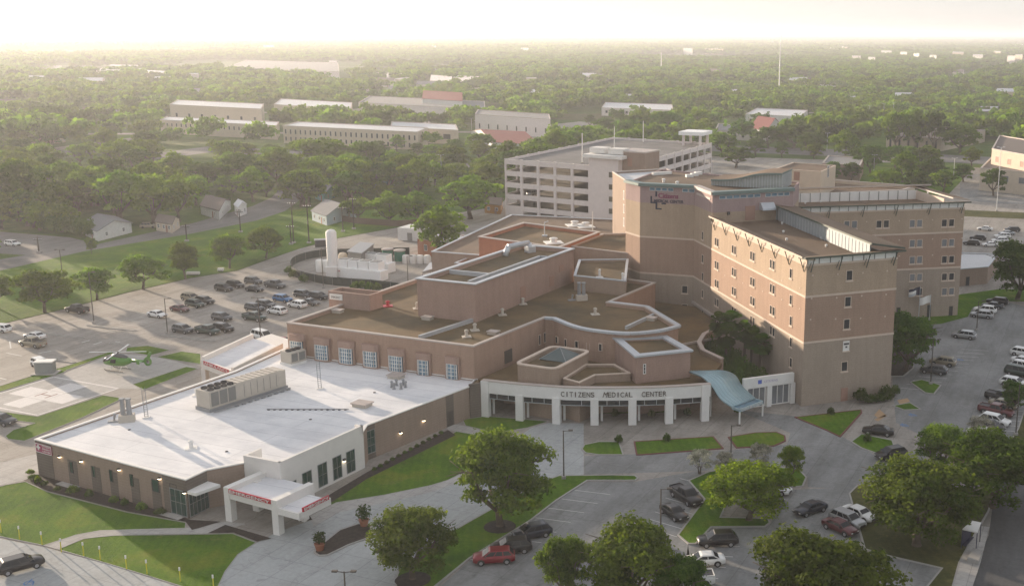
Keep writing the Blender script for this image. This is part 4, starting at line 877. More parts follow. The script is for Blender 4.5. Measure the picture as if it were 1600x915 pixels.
# ---- white screen wall with tall windows, right of the wave canopy
sw = empty('screen_wall', (*G(1210, 635, 0), 0), 'white screen wall with tall framed windows between the wave canopy and the brick tower', 'wall')
sA, sB = np.array(G(1160, 640, 0)), np.array(G(1238, 629, 0)); LS = float(np.linalg.norm(sB - sA))
mb = MB(); mb.beam(sA, sB, 3.6, 5.3, .6); mb.build('fascia', M['white'], sw)
for s_ in (.02, LS * .47, LS - .5): mb = MB(); wbox(mb, sA, sB, s_, s_ + .8, 0, 3.6, -.3, .3); mb.build('pier', M['white'], sw)
window(sw, sA, sB, LS * .26, 1.9, LS * .36, 3.4, M['white'], M['glass_pale'], 2, 0, .14, .12); window(sw, sA, sB, LS * .74, 1.9, LS * .36, 3.4, M['white'], M['glass_pale'], 2, 0, .14, .12)
mb = MB(); wbox(mb, sA, sB, 2.6, 3.3, 4.2, 4.85, .3, .34); mb.build('blue_emblem', plain('emblem_blue', (.08, .14, .5), .5), sw)
text_mesh(sw, 'CITIZENS', sA, sB, 5.0, 4.5, .4, plain('lilac_letters', (.45, .4, .55), .5), .03, .3, width=2.6)
# ================================================================== BED TOWERS
ZT = 25.0
tw = empty('hospital_tower', (25, 200, 0), 'six storey banded brick hospital tower with canopied roofs and the hospital logo near its top', 'building')
tSE = np.array((40.9, 184.6)); tNE = np.array((27.5, 233.))
C1, C1b, C2, C3, C4 = [np.array(p) for p in ((-5.6, 237.9), (-2.5, 232.8), (8.2, 226.3), (11.3, 216.2), (28.4, 226.4))]
dW_ = (tNW - tSW) / np.linalg.norm(tNW - tSW); nW_ = np.array([dW_[1], -dW_[0]])
C2 = tSW + dW_ * 54.0; C3 = tSW + dW_ * 43.5
# west wing: roof set 1.6 m below the canopy fins
Wp = [tSW, tSE, tNE, tSW + dW_ * 44.]
block(tw, Wp, 0, ZT - 1.1, M['tower_brick'], M['gravel_t'], .35, M['stone'], .4, .3, .03, 'west_wing_wall', 'west_wing_roof')
Cp = [C1, C1b, C2, C3 - nW_ * 0, C4, C4 + np.array([3., 14.]), np.array([2., 262.])]
Cp[3] = C3
block(tw, Cp, 0, 29.2, M['tower_brick'], M['gravel_t'], .3, M['tower_brick'], .4, .3, 0.0, 'centre_wall', 'centre_roof')
Ep = [np.array(G(1250, 324, ZT)), np.array(G(1508, 316, ZT)), np.array(G(1450, 296, ZT)), np.array(G(1250, 303, ZT))]
dE = (Ep[1] - Ep[0]) / np.linalg.norm(Ep[1] - Ep[0]); nE = np.array([dE[1], -dE[0]])
Ep = [Ep[0] - dE * 6, Ep[1], Ep[1] - nE * 20, Ep[0] - dE * 2 - nE * 20]
block(tw, Ep, 0, ZT - 1.1, M['tower_brick'], M['gravel_t'], .35, M['stone'], .4, .3, .03, 'east_wing_wall', 'east_wing_roof')
# pale string courses
for nm_, poly in (('w', Wp), ('c', Cp), ('e', Ep)):
    pl = ccw(poly); mb = MB(); oo = offset(pl, -.07); nn = len(pl)
    for z in ((10.9, 18.6) if nm_ != 'c' else (10.9, 18.6)):
        for i in range(nn):
            j = (i + 1) % nn; mb.prism([oo[i], oo[j], offset(pl, .1)[j], offset(pl, .1)[i]], z - .22, z + .12, 0, True, True)
    mb.build('string_course', M['stone'], tw)
# canopy roofs: thin sloping slabs on brackets, pale clerestory strip under them
def canopy(P, Q, z, outw, inw, up=.0, fin=5, mat='teal', cler=True, cs=.0, brackets=True, top='gravel_t', zb=None):
    P0, d, n = wall_frame(P, Q); L = float(np.linalg.norm(V2(Q) - V2(P))); a = P0 + n * outw - d * cs; b_ = P0 + d * (L + cs) + n * outw; c = P0 + d * (L + cs) - n * inw; e = P0 - d * cs - n * inw
    vs = [(*a, z + .3), (*b_, z + .3), (*c, z - up + .3), (*e, z - up + .3), (*a, z), (*b_, z), (*c, z - up), (*e, z - up)]
    m_ = MB(); m_.add(vs, [(0, 1, 2, 3), (7, 6, 5, 4), (4, 5, 1, 0), (5, 6, 2, 1), (6, 7, 3, 2), (7, 4, 0, 3)]); m_.f = m_.f; m_.m = [1, 0, 0, 0, 0, 0]
    m_.build('canopy_roof', [M[mat], M[top]], tw)
    zb = zb or ZT - 1.1
    if cler:
        k = MB(); wbox(k, P, Q, .25, L - .25, zb, z, -.2, -.12); k.build('clerestory', M['panel'], tw)
        k = MB()
        for i in range(int(L / 2.1) + 1): wbox(k, P, Q, .25 + i * 2.1 - .06, .25 + i * 2.1 + .06, zb, z, -.25, -.06)
        k.build('clerestory_mullions', M['green_metal'], tw)
    if brackets:
        for i in range(fin):
            s_ = .8 + (L - 1.6) * i / (fin - 1); k = MB(); q0 = P0 + d * s_
            k.tube((*(q0 + n * .05), z - 2.4), (*(q0 + n * (outw - .1)), z - .02), .08, .09, 6); k.tube((*(q0 + n * .05 - d * .5), z - 2.0), (*(q0 + n * .08), z - .8), .05, .05, 5); k.build('bracket', M['green_metal'], tw)
LW_ = 44.
canopy(tSW + dW_ * 42.5, tSW, ZT, 1.0, 1.4, .5, 8, 'stone', False, .3)
k = MB(); wbox(k, tSW + dW_ * 42.5, tSW, 0, 42.4, ZT - 1.1, ZT, -.3, -.05); k.build('parapet_band', M['stone'], tw)
canopy(tSW, tSE, ZT, 1.1, 1.2, .3, 4, 'green_metal', True, .9)
# back-sloping fin along the east side of the west wing
i0, i1 = tSE + (tNE - tSE) / 50 * .5, tNE
u_ = (tSW - tSE) / np.linalg.norm(tSW - tSE)
canopy(tSE + u_ * 1.0, tNE + u_ * 1.0, ZT + .35, 2.0, 4.2, -1.0, 2, 'green_metal', False, .5, False)
mb = MB(); mb.beam(tSE + u_ * 4.6 + (tNE - tSE) * .03, tNE + u_ * 4.6 - (tNE - tSE) * .08, ZT - 1.4, ZT + 1.2, .2); mb.build('louver_band', M['louver_blue'], tw)
mb = MB()
for k in range(34): q = tSE + u_ * 4.72 + (tNE - tSE) * (.03 + .89 * k / 33); mb.box(q[0], q[1], ZT - 1.4, ZT + .9, .07, .07)
mb.build('louver_posts', M['coping'], tw)
# east wing canopies
canopy(Ep[0] + dE * 4, Ep[1], ZT, 1.1, 1.2, .3, 6, 'green_metal', True, .9)
pN = ccw(Ep); canopy(Ep[2] - dE * 0, Ep[3], ZT + .6, .6, 3.6, -.9, 2, 'coping_w', False, .4, False)
mb = MB(); a = Ep[2] + nE * 4.3 - dE * 3.5; b_ = Ep[3] + nE * 4.3 + dE; mb.beam(a, b_, ZT - 1.4, ZT + .6, .2); mb.build('louver_band', M['white'], tw)
mb = MB()
for k in range(16): q = a + (b_ - a) * (k / 15) + nE * .15; mb.box(q[0], q[1], ZT - 1.4, ZT + .62, .14, .14)
mb.build('louver_posts', M['louver'], tw)
canopy(Ep[1], Ep[2], ZT + .3, .9, 3.2, -.6, 2, 'coping_w', False, .5, False)
mb = MB(); mb.beam(Ep[1] - dE * 3.6 - nE * 2.5, Ep[2] - dE * 3.6 + nE * 4.2, ZT - 1.4, ZT + .55, .2); mb.build('louver_band', M['stone'], tw)
# small vents on the roofs
for px, py in ((1222, 349), (1224, 362), (1229, 374), (1243, 352), (1258, 359), (1274, 360), (1289, 365), (1308, 372), (1326, 378), (1284, 372), (1291, 384), (1230, 346)): 
    x, y = G(px, py, ZT - 1.3); mb = MB(); mb.lathe(x, y, [(.2, ZT - 1.45), (.2, ZT - 1.2), (.3, ZT - 1.15), (.1, ZT - 1.0)], 8); mb.build('roof_vent', M['white'], tw)
for k in range(9): x, y = G(1258 + k * 24, 317 - k * 2, ZT - 1.3); mb = MB(); mb.lathe(x, y, [(.2, ZT - 1.45), (.2, ZT - 1.2), (.3, ZT - 1.15), (.1, ZT - 1.0)], 8); mb.build('roof_vent', M['white'], tw)
# centre block fascias
def fascia(P, Q, z0, z1, o, mat, name='fascia'):
    k = MB(); L = float(np.linalg.norm(V2(Q) - V2(P))); wbox(k, P, Q, -.1, L + .1, z0, z1, -1.2, o); k.build(name, M[mat], tw)
fascia(C1, C1b, 29.2, 29.75, .5, 'teal'); fascia(C1b, C2, 29.2, 29.8, .6, 'teal'); fascia(C2, C3, 29.2, 29.8, .35, 'coping_w'); fascia(C3, C4, 29.2, 29.85, .5, 'teal')
for P, Q, (sa, sb_), nn in ((C1b, C2, (2.0, 7.2), 4), (C1b, C2, (9.0, 11.7), 2), (C3, C4, (1.4, 10.6), 6), (C3, C4, (11.6, 17.2), 4)):
    for k in range(nn):
        w = (sb_ - sa) / nn; window(tw, P, Q, sa + w * (k + .5), 28.65, w - .1, .75, M['coping'], M['glass_blue'], 0, 0, .1, .06, name='clerestory_window')
k = MB(); wbox(k, C2, C3, 1.5, 9.5, 28.1, 28.5, -.1, .1); k.build('ledge', M['coping_w'], tw)
# curved glass pavilion on the centre roof
q = [np.array(G(*p, 29.5)) for p in ((1112, 286), (1222, 292))]; dP, = [(q[1] - q[0]) / np.linalg.norm(q[1] - q[0])]; LP = float(np.linalg.norm(q[1] - q[0])); nP = np.array([dP[1], -dP[0]])
n = 16; tops = [29.5 + .5 + 2.0 * (1 / (1 + math.exp(-9 * (i / (n - 1) - .5)))) for i in range(n)]; fpts = [q[0] + dP * LP * i / (n - 1) for i in range(n)]
dep_ = 8.0; vs = [(*p, 29.0) for p in fpts] + [(*p, t) for p, t in zip(fpts, tops)] + [(*(p - nP * dep_), 29.0) for p in fpts] + [(*(p - nP * dep_), t) for p, t in zip(fpts, tops)]
fs = []
for i in range(n - 1): fs += [(i, i + 1, n + i + 1, n + i), (2 * n + i + 1, 2 * n + i, 3 * n + i, 3 * n + i + 1)]
fs += [(n - 1, 3 * n - 1, 4 * n - 1, 2 * n - 1), (2 * n, 0, n, 3 * n)]
mb = MB(); mb.add(vs, fs); mb.build('pavilion_glass', plain('pavilion_glass', (.36, .39, .38), .35), tw)
vs = [(*(p + nP * .7), t + .02) for p, t in zip(fpts, tops)] + [(*(p - nP * (dep_ + .5)), t + .02) for p, t in zip(fpts, tops)] + [(*(p + nP * .7), t + .4) for p, t in zip(fpts, tops)] + [(*(p - nP * (dep_ + .5)), t + .4) for p, t in zip(fpts, tops)]
fs = []; fm = []
for i in range(n - 1): fs += [(i + 1, i, n + i, n + i + 1), (2 * n + i, 2 * n + i + 1, 3 * n + i + 1, 3 * n + i), (i, i + 1, 2 * n + i + 1, 2 * n + i), (n + i + 1, n + i, 3 * n + i, 3 * n + i + 1)]; fm += [0, 1, 0, 0]
fs += [(n - 1, 2 * n - 1, 4 * n - 1, 3 * n - 1), (n, 0, 2 * n, 3 * n)]; fm += [0, 0]
mb = MB(); mb.add(vs, fs); mb.m = fm; mb.build('pavilion_roof', [M['teal'], M['gravel_t']], tw)
mb = MB()
for i in range(0, 26): 
    k = i / 25; t = np.interp(k * (n - 1), range(n), tops); p = q[0] + dP * LP * k + nP * .05; mb.box(p[0], p[1], 29.0, t, .1, .12, math.atan2(dP[1], dP[0]))
for i in range(1, 7): p = q[1] - nP * dep_ * i / 7 + dP * .05; mb.box(p[0], p[1], 29, tops[-1], .12, .1, math.atan2(dP[1], dP[0]))
mb.build('pavilion_mullions', M['coping'], tw)
# louvred hood and door on the centre block above the wing roof
s_, z_ = hit(C3, C4, 1197, 323); k = MB(); P0, d0, n0 = wall_frame(C3, C4)
prof = [(0, z_ + .9), (.5, z_ + .9), (1.5, z_ - .1), (1.6, z_ - .5), (0, z_ - .5)]
vs = [(*(P0 + d0 * (s_ + t) + n0 * o_), z) for t in (-1.5, 1.5) for o_, z in prof]; k.add(vs, [(0, 1, 6, 5), (1, 2, 7, 6), (2, 3, 8, 7), (3, 4, 9, 8), (4, 3, 2, 1, 0), (5, 6, 7, 8, 9)]); k.build('air_hood', M['coping'], tw)
s_, z_ = hit(C3, C4, 1172, 331); k = MB(); wbox(k, C3, C4, s_ - 1.1, s_ + 1.1, ZT - 1.2, z_ + 1.2, 0, .06); k.build('door', M['door'], tw)
s_, z_ = hit(C3, C4, 1138, 333); k = MB(); wbox(k, C3, C4, s_ - .25, s_ + .25, z_ - .3, z_ + .3, 0, .3); k.build('wall_fixture', M['dark'], tw)
# logo and name on the left face
s0, zt = hit(C1b, C2, 1031, 306); Cc = lambda px, py: hit(C1b, C2, px, py)
text_mesh(tw, 'Citizens', C1b, C2, (Cc(1029, 306)[0] + Cc(1060, 308)[0]) / 2, Cc(1044, 306)[1], 1.0, plain('plum_letters', (.24, .02, .10), .5), .1, .03, width=Cc(1060, 308)[0] - Cc(1029, 306)[0], bold=.015)
text_mesh(tw, 'MEDICAL CENTER', C1b, C2, (Cc(1022, 313)[0] + Cc(1068, 316)[0]) / 2, Cc(1045, 314.5)[1], .62, M['navy'], .1, .03, width=Cc(1068, 316)[0] - Cc(1022, 313)[0], bold=.015)
mb = MB(); pts = [Cc(*p) for p in ((1018, 307), (1017.5, 316), (1025.5, 316.8), (1026, 326), (1033, 326.2))]
for a, b_ in zip(pts, pts[1:]): wbox(mb, C1b, C2, min(a[0], b_[0]) - .12, max(a[0], b_[0]) + .12, min(a[1], b_[1]) - .12, max(a[1], b_[1]) + .12, .03, .16)
mb.build('cross_emblem', M['navy'], tw); mb = MB(); a, b_ = Cc(1025.5, 299), Cc(1025, 307); wbox(mb, C1b, C2, a[0] - .15, a[0] + .15, b_[1], a[1], .03, .16)
mb.build('emblem_bar', M['navy'], tw); mb = MB(); a, b_ = Cc(1034, 317.8), Cc(1040.5, 318.6); wbox(mb, C1b, C2, a[0], b_[0], a[1] - .15, a[1] + .15, .03, .16); mb.build('emblem_bar', M['navy'], tw)
# windows, wall by wall (positions read off the survey)
rowsW = [(386, 0), (423, 0), (462, 0), (494, 0)]
nW = 0
colsW = [(1098, 'n'), (1120, 'p'), (1147, 'p'), (1176, 'p'), (1207, 'p'), (1236, 'n')]
zrowsW = None
zr = [22.0, 18.1 - 1.2, 14.0, 10.0 - 1.2, 6.2 - .4, 3.0]
s_, z_ = hit(tSW, tNW, 1208, 408)
zrow = [hit(tSW, tNW, 1207, y)[1] for y in (412, 445, 482, 513)]
for (px, py0, py1) in ((1098, 362, 376), (1120, 372, 386), (1147, 383, 397), (1176, 393, 408), (1207, 406, 420), (1236, 419, 433)): pass
for px, kind, ys in ((1098, 'n', (368, 404, 432, 459, 488)), (1120, 'p', (378, 414, 443, 472, 500)), (1147, 'p', (390, 425, 455, 486, None)), (1176, 'p', (400, 440, 470, 501, None)), (1207, 'p', (413, 451, 485, 517, None)), (1236, 'n', (427, 468, 501, 534, 566))):
    for y in ys:
        if y is None: continue
        s_, z_ = hit(tNW, tSW, px, y)
        if kind == 'p':
            for ds in (-.62, .62): window(tw, tNW, tSW, s_ + ds, z_, .95, 1.65, M['stone'], M['glass'], 0, 0, .1, .07, True)
        else: window(tw, tNW, tSW, s_, z_, 1.0, 1.7, M['stone'], M['glass'], 0, 0, .1, .07, True)
for y in (430, 471, 506, 572):
    s_, z_ = hit(tSW, tSE, 1327 - (y - 430) * .055, y); window(tw, tSW, tSE, s_, z_, 1.25, 1.75, M['stone'], M['glass'], 0, 0, .1, .07, True)
s_, z_ = hit(tSW, tSE, 1322, 540); window(tw, tSW, tSE, s_, z_, 1.2, 1.7, M['white'], M['white'], 0, 0, .1, .06, True, label='window covered with a white panel')
k = MB(); wbox(k, tSW, tSE, s_ - .45, s_ + .1, z_ + .2, z_ + .5, .02, .09); wbox(k, tSW, tSE, s_ + .15, s_ + .5, z_ + .2, z_ + .5, .02, .09); wbox(k, tSW, tSE, s_ - .15, s_ + .2, z_ - .3, z_ - .05, .02, .09); k.build('dark_marks', M['dark'], tw)
s_, z_ = hit(tSW, tSE, 1319, 617); k = MB(); wbox(k, tSW, tSE, s_ - .65, s_ + .65, 0, 2.3, 0, .07); k.build('door', M['door'], tw)
for px in (1329, 1379, 1431, 1481):
    for y in (349, 380, 406, 433, 456):
        yy = y + (px - 1431) * (-.018)
        s_, z_ = hit(Ep[0], Ep[1], px, yy)
        if px < 1370 and y > 352: continue
        if px < 1400 and y > 370: continue
        for ds in (-.85, .85): window(tw, Ep[0], Ep[1], s_ + ds, z_, 1.35, 1.7, M['stone'], M['glass_pale'] if (px + y) % 3 else M['glass'], 0, 0, .12, .07, True)
for px, y0, y1 in ((1404, 480, 494), (1452, 476, 499), (1486, 478, 496)):
    s_, zt = hit(Ep[0], Ep[1], px, y0); _, zb = hit(Ep[0], Ep[1], px, y1); window(tw, Ep[0], Ep[1], s_, (zt + zb) / 2, .9, zt - zb, M['pole'], M['dark'], 0, 0, .1, .06)
for y in (452, 481): s_, z_ = hit(C1b, C2, 1070, y); window(tw, C1b, C2, s_, z_, 1.3, 1.7, M['stone'], M['glass'], 0, 0, .1, .07, True)
# white studs on the walls
k = MB()
for x0, ys in ((1270, (428, 464, 497)), (1309, (426, 463, 496)), (1348, (424, 460, 495)), (1386, (421, 458, 492))):
    for y in ys: s_, z_ = hit(tSW, tSE, x0 - (y - 425) * .05, y + 2); wbox(k, tSW, tSE, s_ - .13, s_ + .13, z_ - .13, z_ + .13, 0, .06)
for x0 in (1354, 1405, 1457, 1503):
    for y in (345, 375, 400):
        if x0 < 1400 and y > 350: continue
        s_, z_ = hit(Ep[0], Ep[1], x0, y - (x0 - 1400) * .03); wbox(k, Ep[0], Ep[1], s_ - .13, s_ + .13, z_ - .13, z_ + .13, 0, .06)
for x0, y0 in ((1133, 402), (1161, 413), (1192, 425), (1222, 438), (1250, 450), (1133, 430), (1161, 442), (1192, 455), (1222, 468), (1250, 482)):
    s_, z_ = hit(tNW, tSW, x0, y0); wbox(k, tNW, tSW, s_ - .12, s_ + .12, z_ - .12, z_ + .12, 0, .05)
k.build('wall_studs', M['stone'], tw)
for px, py in ((1037, 284), (1058, 288)): x, y = G(px, py, 29); k = MB(); k.lathe(x, y, [(.3, 28.9), (.3, 29.4), (.45, 29.5), (.2, 29.7)], 8); k.build('roof_vent', M['white'], tw)
for px, py in ((1077, 276), (1085, 274), (1091, 272)): x, y = G(px, py, 29); k = MB(); k.box(x, y, 28.9, 29.5, 1.6, 1.0, .3); k.build('roof_hatch', M['white'], tw)
k = MB(); k.box(*G(1034, 272, 29), 28.9, 29.5, 5, .8, .6); k.build('roof_duct', M['white'], tw)
# tan stair tower to the left, pale plant rooms behind, low annex at right
st = empty('stair_tower', (-8, 262, 0), 'tan brick stair tower with slim white windows between the garage and the tower', 'building')
z_ = 27.0; A0, A1, A2 = [np.array(p) for p in (G(957, 266, z_), G(985, 276, z_), G(1060, 262, z_))]
A0, A1 = np.array((-12.5, 268.)), np.array((-5.9, 256.)); A0 = np.array(G(957, 268, 25.5)); A1 = np.array(G(984, 285, 25.5))
block(st, [A0, A1, A1 + np.array([14., 8]), A0 + np.array([14., 8])], 0, 25.5, M['ed_brick'], M['roof_pale'], .6, M['coping_w'], .4, .2, .05)
for y in (305, 326, 347): s_, zz_ = hit(A0, A1, 975, y); window(st, A0, A1, s_, zz_, 1.0, 2.2, M['white'], M['dark'], 0, 0, .2, .06)
pr_ = empty('plant_penthouse', (*G(1260, 300, 22), 0), 'pale blank rooftop penthouse behind the east wing of the tower', 'building')
z_ = 26; P_ = [np.array(G(*p, z_)) for p in ((1213, 263), (1283, 268), (1306, 258))]; P_.append(P_[0] + P_[2] - P_[1])
block(pr_, P_, 0, z_, M['cream'], M['gravel_t'], .3, M['stone'], .3, .15, .05)
window(pr_, P_[0], P_[1], hit(P_[0], P_[1], 1245, 275)[0], hit(P_[0], P_[1], 1245, 275)[1], 1.6, 2.2, M['door'], M['door'])
s_, z9 = hit(P_[1], P_[2], 1294, 268); window(pr_, P_[1], P_[2], s_, z9, 2.0, 3.0, M['coping'], M['glass_pale'])
rr = empty('long_rear_building', (*G(1360, 310, 10), 0), 'long low rear hospital block with white parapet behind the east wing', 'building')
z_ = 20.5; P_ = [np.array(G(*p, z_)) for p in ((1240, 304), (1412, 296), (1430, 290), (1300, 280), (1240, 290))]
block(rr, P_, 0, z_, M['cream'], M['gravel_t'], 1.0, M['coping_w'], .5, .3, .1)
an = empty('brick_annex', (*G(1525, 458), 0), 'low brown brick annex with a flat grey roof right of the hospital tower', 'building')
z_ = 4.4; P_ = [np.array(G(*p, z_)) for p in ((1496, 420), (1544, 416), (1560, 396), (1496, 394))]
block(an, P_, 0, z_, M['ed_brick'], M['roof_pale'], .3, M['coping'], .3, .2, .1)
s_, z9 = hit(P_[0], P_[1], 1511, 450); k = MB(); wbox(k, P_[0], P_[1], s_ - .5, s_ + .5, 0, 2.2, 0, .08); k.build('door', M['dark'], an)
# ================================================================== PARKING GARAGE
ga = empty('parking_garage', (-12, 380, 0), 'five level pale concrete parking garage behind the hospital', 'parking garage')
gA = np.array((-47.8, 366.2)); gB = np.array((-10.1, 344.9)); gD = np.array((-15.5, 447.1)); gC = np.array((22.2, 425.8)); gd = (gB - gA) / np.linalg.norm(gB - gA); gn = np.array([-gd[1], gd[0]]); Lg = float(np.linalg.norm(gB - gA)); 
Kp = np.array(G(1045, 233, 20)); Cp_ = np.array(G(1112, 221, 20)); Dp = np.array(G(900, 221, 20))
gu = (gC - gB) / np.linalg.norm(gC - gB)
gl = 3.75; lv = [1 + gl * k for k in range(5)]
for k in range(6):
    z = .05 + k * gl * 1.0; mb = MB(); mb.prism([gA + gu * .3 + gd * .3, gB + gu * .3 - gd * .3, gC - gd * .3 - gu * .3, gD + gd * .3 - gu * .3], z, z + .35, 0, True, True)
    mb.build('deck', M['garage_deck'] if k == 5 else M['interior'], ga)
def edge(P, Q, nb, par=ga, top=20.0, first=True):
    L = float(np.linalg.norm(Q - P))
    for k in range(1, 6):
        z = k * gl; mb = MB(); wbox(mb, P, Q, 0, L, z - .45, z + 1.15, -.35, 0); mb.build('spandrel', M['garage'], par)
    for i in range(nb + 1):
        mb = MB(); s_ = L * i / nb; wbox(mb, P, Q, max(0, s_ - .45), min(L, s_ + .45), 0, 5 * gl + 1.3, -.5, .14); mb.build('column', M['garage'], par)
edge(gA, gA + gd * 32.5, 5); edge(gC, gD, 6); edge(gD, gA, 11); edge(gB + gu * 9, gC, 10)
mb = MB(); wbox(mb, gA, gB, .5, 6.2, 0, 3.3, -.3, -.02); mb.build('ground_wall', M['garage'], ga)
# stair and lift core with overhanging cap
cq = gA + gd * 37.9 + gn * 3.0; ang_ = math.atan2(gd[1], gd[0])
mb = MB(); mb.box(cq[0], cq[1], 0, 22.4, 10.6, 7.0, ang_); mb.build('stair_core', M['garage'], ga)
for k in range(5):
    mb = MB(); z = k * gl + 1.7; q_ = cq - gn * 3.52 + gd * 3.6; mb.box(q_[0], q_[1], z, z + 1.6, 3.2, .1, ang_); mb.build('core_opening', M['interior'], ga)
mb = MB(); mb.box(cq[0], cq[1], 22.4, 23.4, 14, 9, ang_); mb.build('core_cap', M['white'], ga)
for dx in (-3.6, 3.2): 
    mb = MB(); q_ = cq + gd * dx + gn * .5; mb.box(q_[0], q_[1], 23.6, 25.3, 5.2, 4.2, ang_); mb.build('core_head', M['stucco'], ga)
# tan stair house beside the core, lookout on the far corner
hq = gB + gd * 4.0 + gu * 6.5; mb = MB(); mb.box(hq[0], hq[1], 0, 24.4, 9.5, 9.0, ang_); mb.build('stair_house', M['ed_brick'], ga)
q_ = hq - gn * 4.55 - gd * .5; mb = MB(); mb.box(q_[0], q_[1], 20.2, 22.8, 1.5, .12, ang_); mb.build('stair_house_door', M['door'], ga)
mb = MB(); mb.box(hq[0], hq[1], 24.4, 24.8, 9.9, 9.4, ang_); mb.build('stair_house_cap', M['coping_w'], ga)
cnr = gC - gd * 5.2 - gu * 4.5; gua = math.atan2(gu[1], gu[0])
for a, b_ in ((-4, -3.5), (4, -3.5), (4, 3.5), (-4, 3.5)): mb = MB(); q_ = cnr + gu * a + gd * b_; mb.box(q_[0], q_[1], 19.2, 23.2, .8, .8, gua); mb.build('lookout_post', M['garage'], ga)
mb = MB(); mb.box(cnr[0], cnr[1], 23.2, 24.5, 10.5, 9.6, gua); mb.build('lookout_roof', M['panel'], ga)
# lamp masts on the top deck
def mast(px, base_py, top_py, z0, r=.16, name='light_mast', label='', grp=None, cat='lamp post', mat='white', arms=0):
    x, y = G(px, base_py, z0); k = H - (H - z0); 
    # height from the survey line
    v = top_py - CY; u = px - CX; v = -u * math.sin(RO) + v * math.cos(RO)
    dn = math.sin(TH) + math.cos(TH) * v / FPX; fw = math.cos(TH) - math.sin(TH) * v / FPX; z1 = H - dn / fw * y
    t = empty(name, (x, y, z0), label, cat, grp); mb = MB(); mb.tube((x, y, z0), (x, y, z1), r, r * .7, 8); mb.build('pole', M[mat], t)
    mb = MB(); mb.box(x, y, z0, z0 + .5, r * 5, r * 5); mb.build('base', M['kerb'], t)
    if arms:
        for dx in ((-1, 1) if arms == 2 else (1,)):
            mb = MB(); mb.tube((x, y, z1 - .1), (x + dx * .9, y, z1), .05, .05, 5); mb.build('arm', M[mat], t)
            mb = MB(); mb.prism([(x + dx * .7, y - .2), (x + dx * 1.3, y - .16), (x + dx * 1.3, y + .16), (x + dx * .7, y + .2)], z1 - .05, z1 + .12, 0, True, True); mb.build('lamp_head', M[mat], t)
    return t
mast(910, 256, 208, 19, label='white lamp mast on the left of the garage roof', cat='mast'); mast(960, 236, 198, 19, label='white lamp mast in the middle of the garage roof', cat='mast'); mast(1005, 224, 189, 19, label='white lamp mast nearest the far edge of the garage roof', cat='mast')
# vents and stacks on the low wing roof
for i, (px, py, lab) in enumerate(((729, 526, 'short beige vent at the front corner of the gravel roof'), (742, 516, 'tall beige vent behind the corner vent of the gravel roof'), (785, 492, 'beige vent below the long plant room wall'), (817, 475, 'beige vent beside the plant room wall'), (930, 491, 'beige vent in the middle of the curved gravel roof'), (652, 482, 'white vent pipe at the left corner of the plant room'))):
    roof_thing('vent_pipe', lab, px, py, ZM - .8, mush(.3, .9), 'roof vent')
for px, py, lab in ((771, 522, 'low flat vent box near the front parapet of the gravel roof'), (668, 499, 'low tan vent hood left of the roof curb'), (528, 488, 'low grey vent hood beside the rooftop stair head'), (1017, 500, 'low vent hood in the pointed corner of the roof')):
    roof_thing('vent_box', lab, px, py, ZM - .8, lowvent(1.7), 'roof vent')
roof_thing('exhaust_stack', 'white exhaust stack in a small frame on the curved gravel roof', 909, 469, ZM - .8, vents, 'roof vent')
roof_thing('red_valve', 'red valve pipes on the gravel roof beside the stair head', 606, 478, ZM - .8, mush(.35, .7, 'red'), 'valve')
def duct(t, x, y, z):
    mb = MB(); mb.tube((x - 1.8, y - 2, z), (x - 1.2, y - 1.2, z + 1.8), .6, .6, 12); mb.tube((x - 1.2, y - 1.2, z + 1.8), (x + 2.5, y + 2.5, z + 1.9), .55, .55, 12); mb.tube((x + 2.5, y + 2.5, z + 1.9), (x + 3.0, y + 2.0, z), .55, .55, 12); mb.build('duct', M['coping'], t, True)
    mb = MB(); mb.box(x + 2.8, y + 2.2, z, z + 1.2, 1.8, 1.5, .7); mb.build('fan_box', M['coping'], t)
roof_thing('air_duct', 'bent silver air duct on the plant room roof', 805, 397, ZP - .9, duct, 'air duct')
roof_thing('turbine_vent', 'round white turbine vent on the rear red-walled block', 865, 379, ZB - .9, mush(.8, .8, 'white'), 'roof vent')
roof_thing('curved_vent', 'white gooseneck vent on the rear gravel roof', 851, 369, ZB - .9, lambda t, x, y, z: (lambda q: (q.tube((x, y, z), (x, y, z + 3.2), .12, .12, 8), q.tube((x, y, z + 3.2), (x + .9, y, z + 3.5), .12, .1, 8), q.box(x, y, z, z + .3, 1.2, 1.2), q.build('pipe', M['coping'], t)))(MB()), 'roof vent')
mast(926, 365, 330, 9, .15, label='tall white pole on the low roofs in front of the stair tower', cat='mast')
for px, py, lab in ((973, 439, 'white gooseneck vent on the dark terrace roof beside the tower'), (937, 433, 'thin white vent on the dark terrace roof')): roof_thing('vent_pipe', lab, px, py, 12.6, mush(.25, 1.3, 'white'), 'roof vent')
for px, py, lab in ((898, 352, 'left of two round white roof fans before the garage'), (915, 354, 'right of two round white roof fans before the garage')): roof_thing('roof_fan', lab, px, py, 9.0, mush(.9, .9, 'white'), 'roof vent')
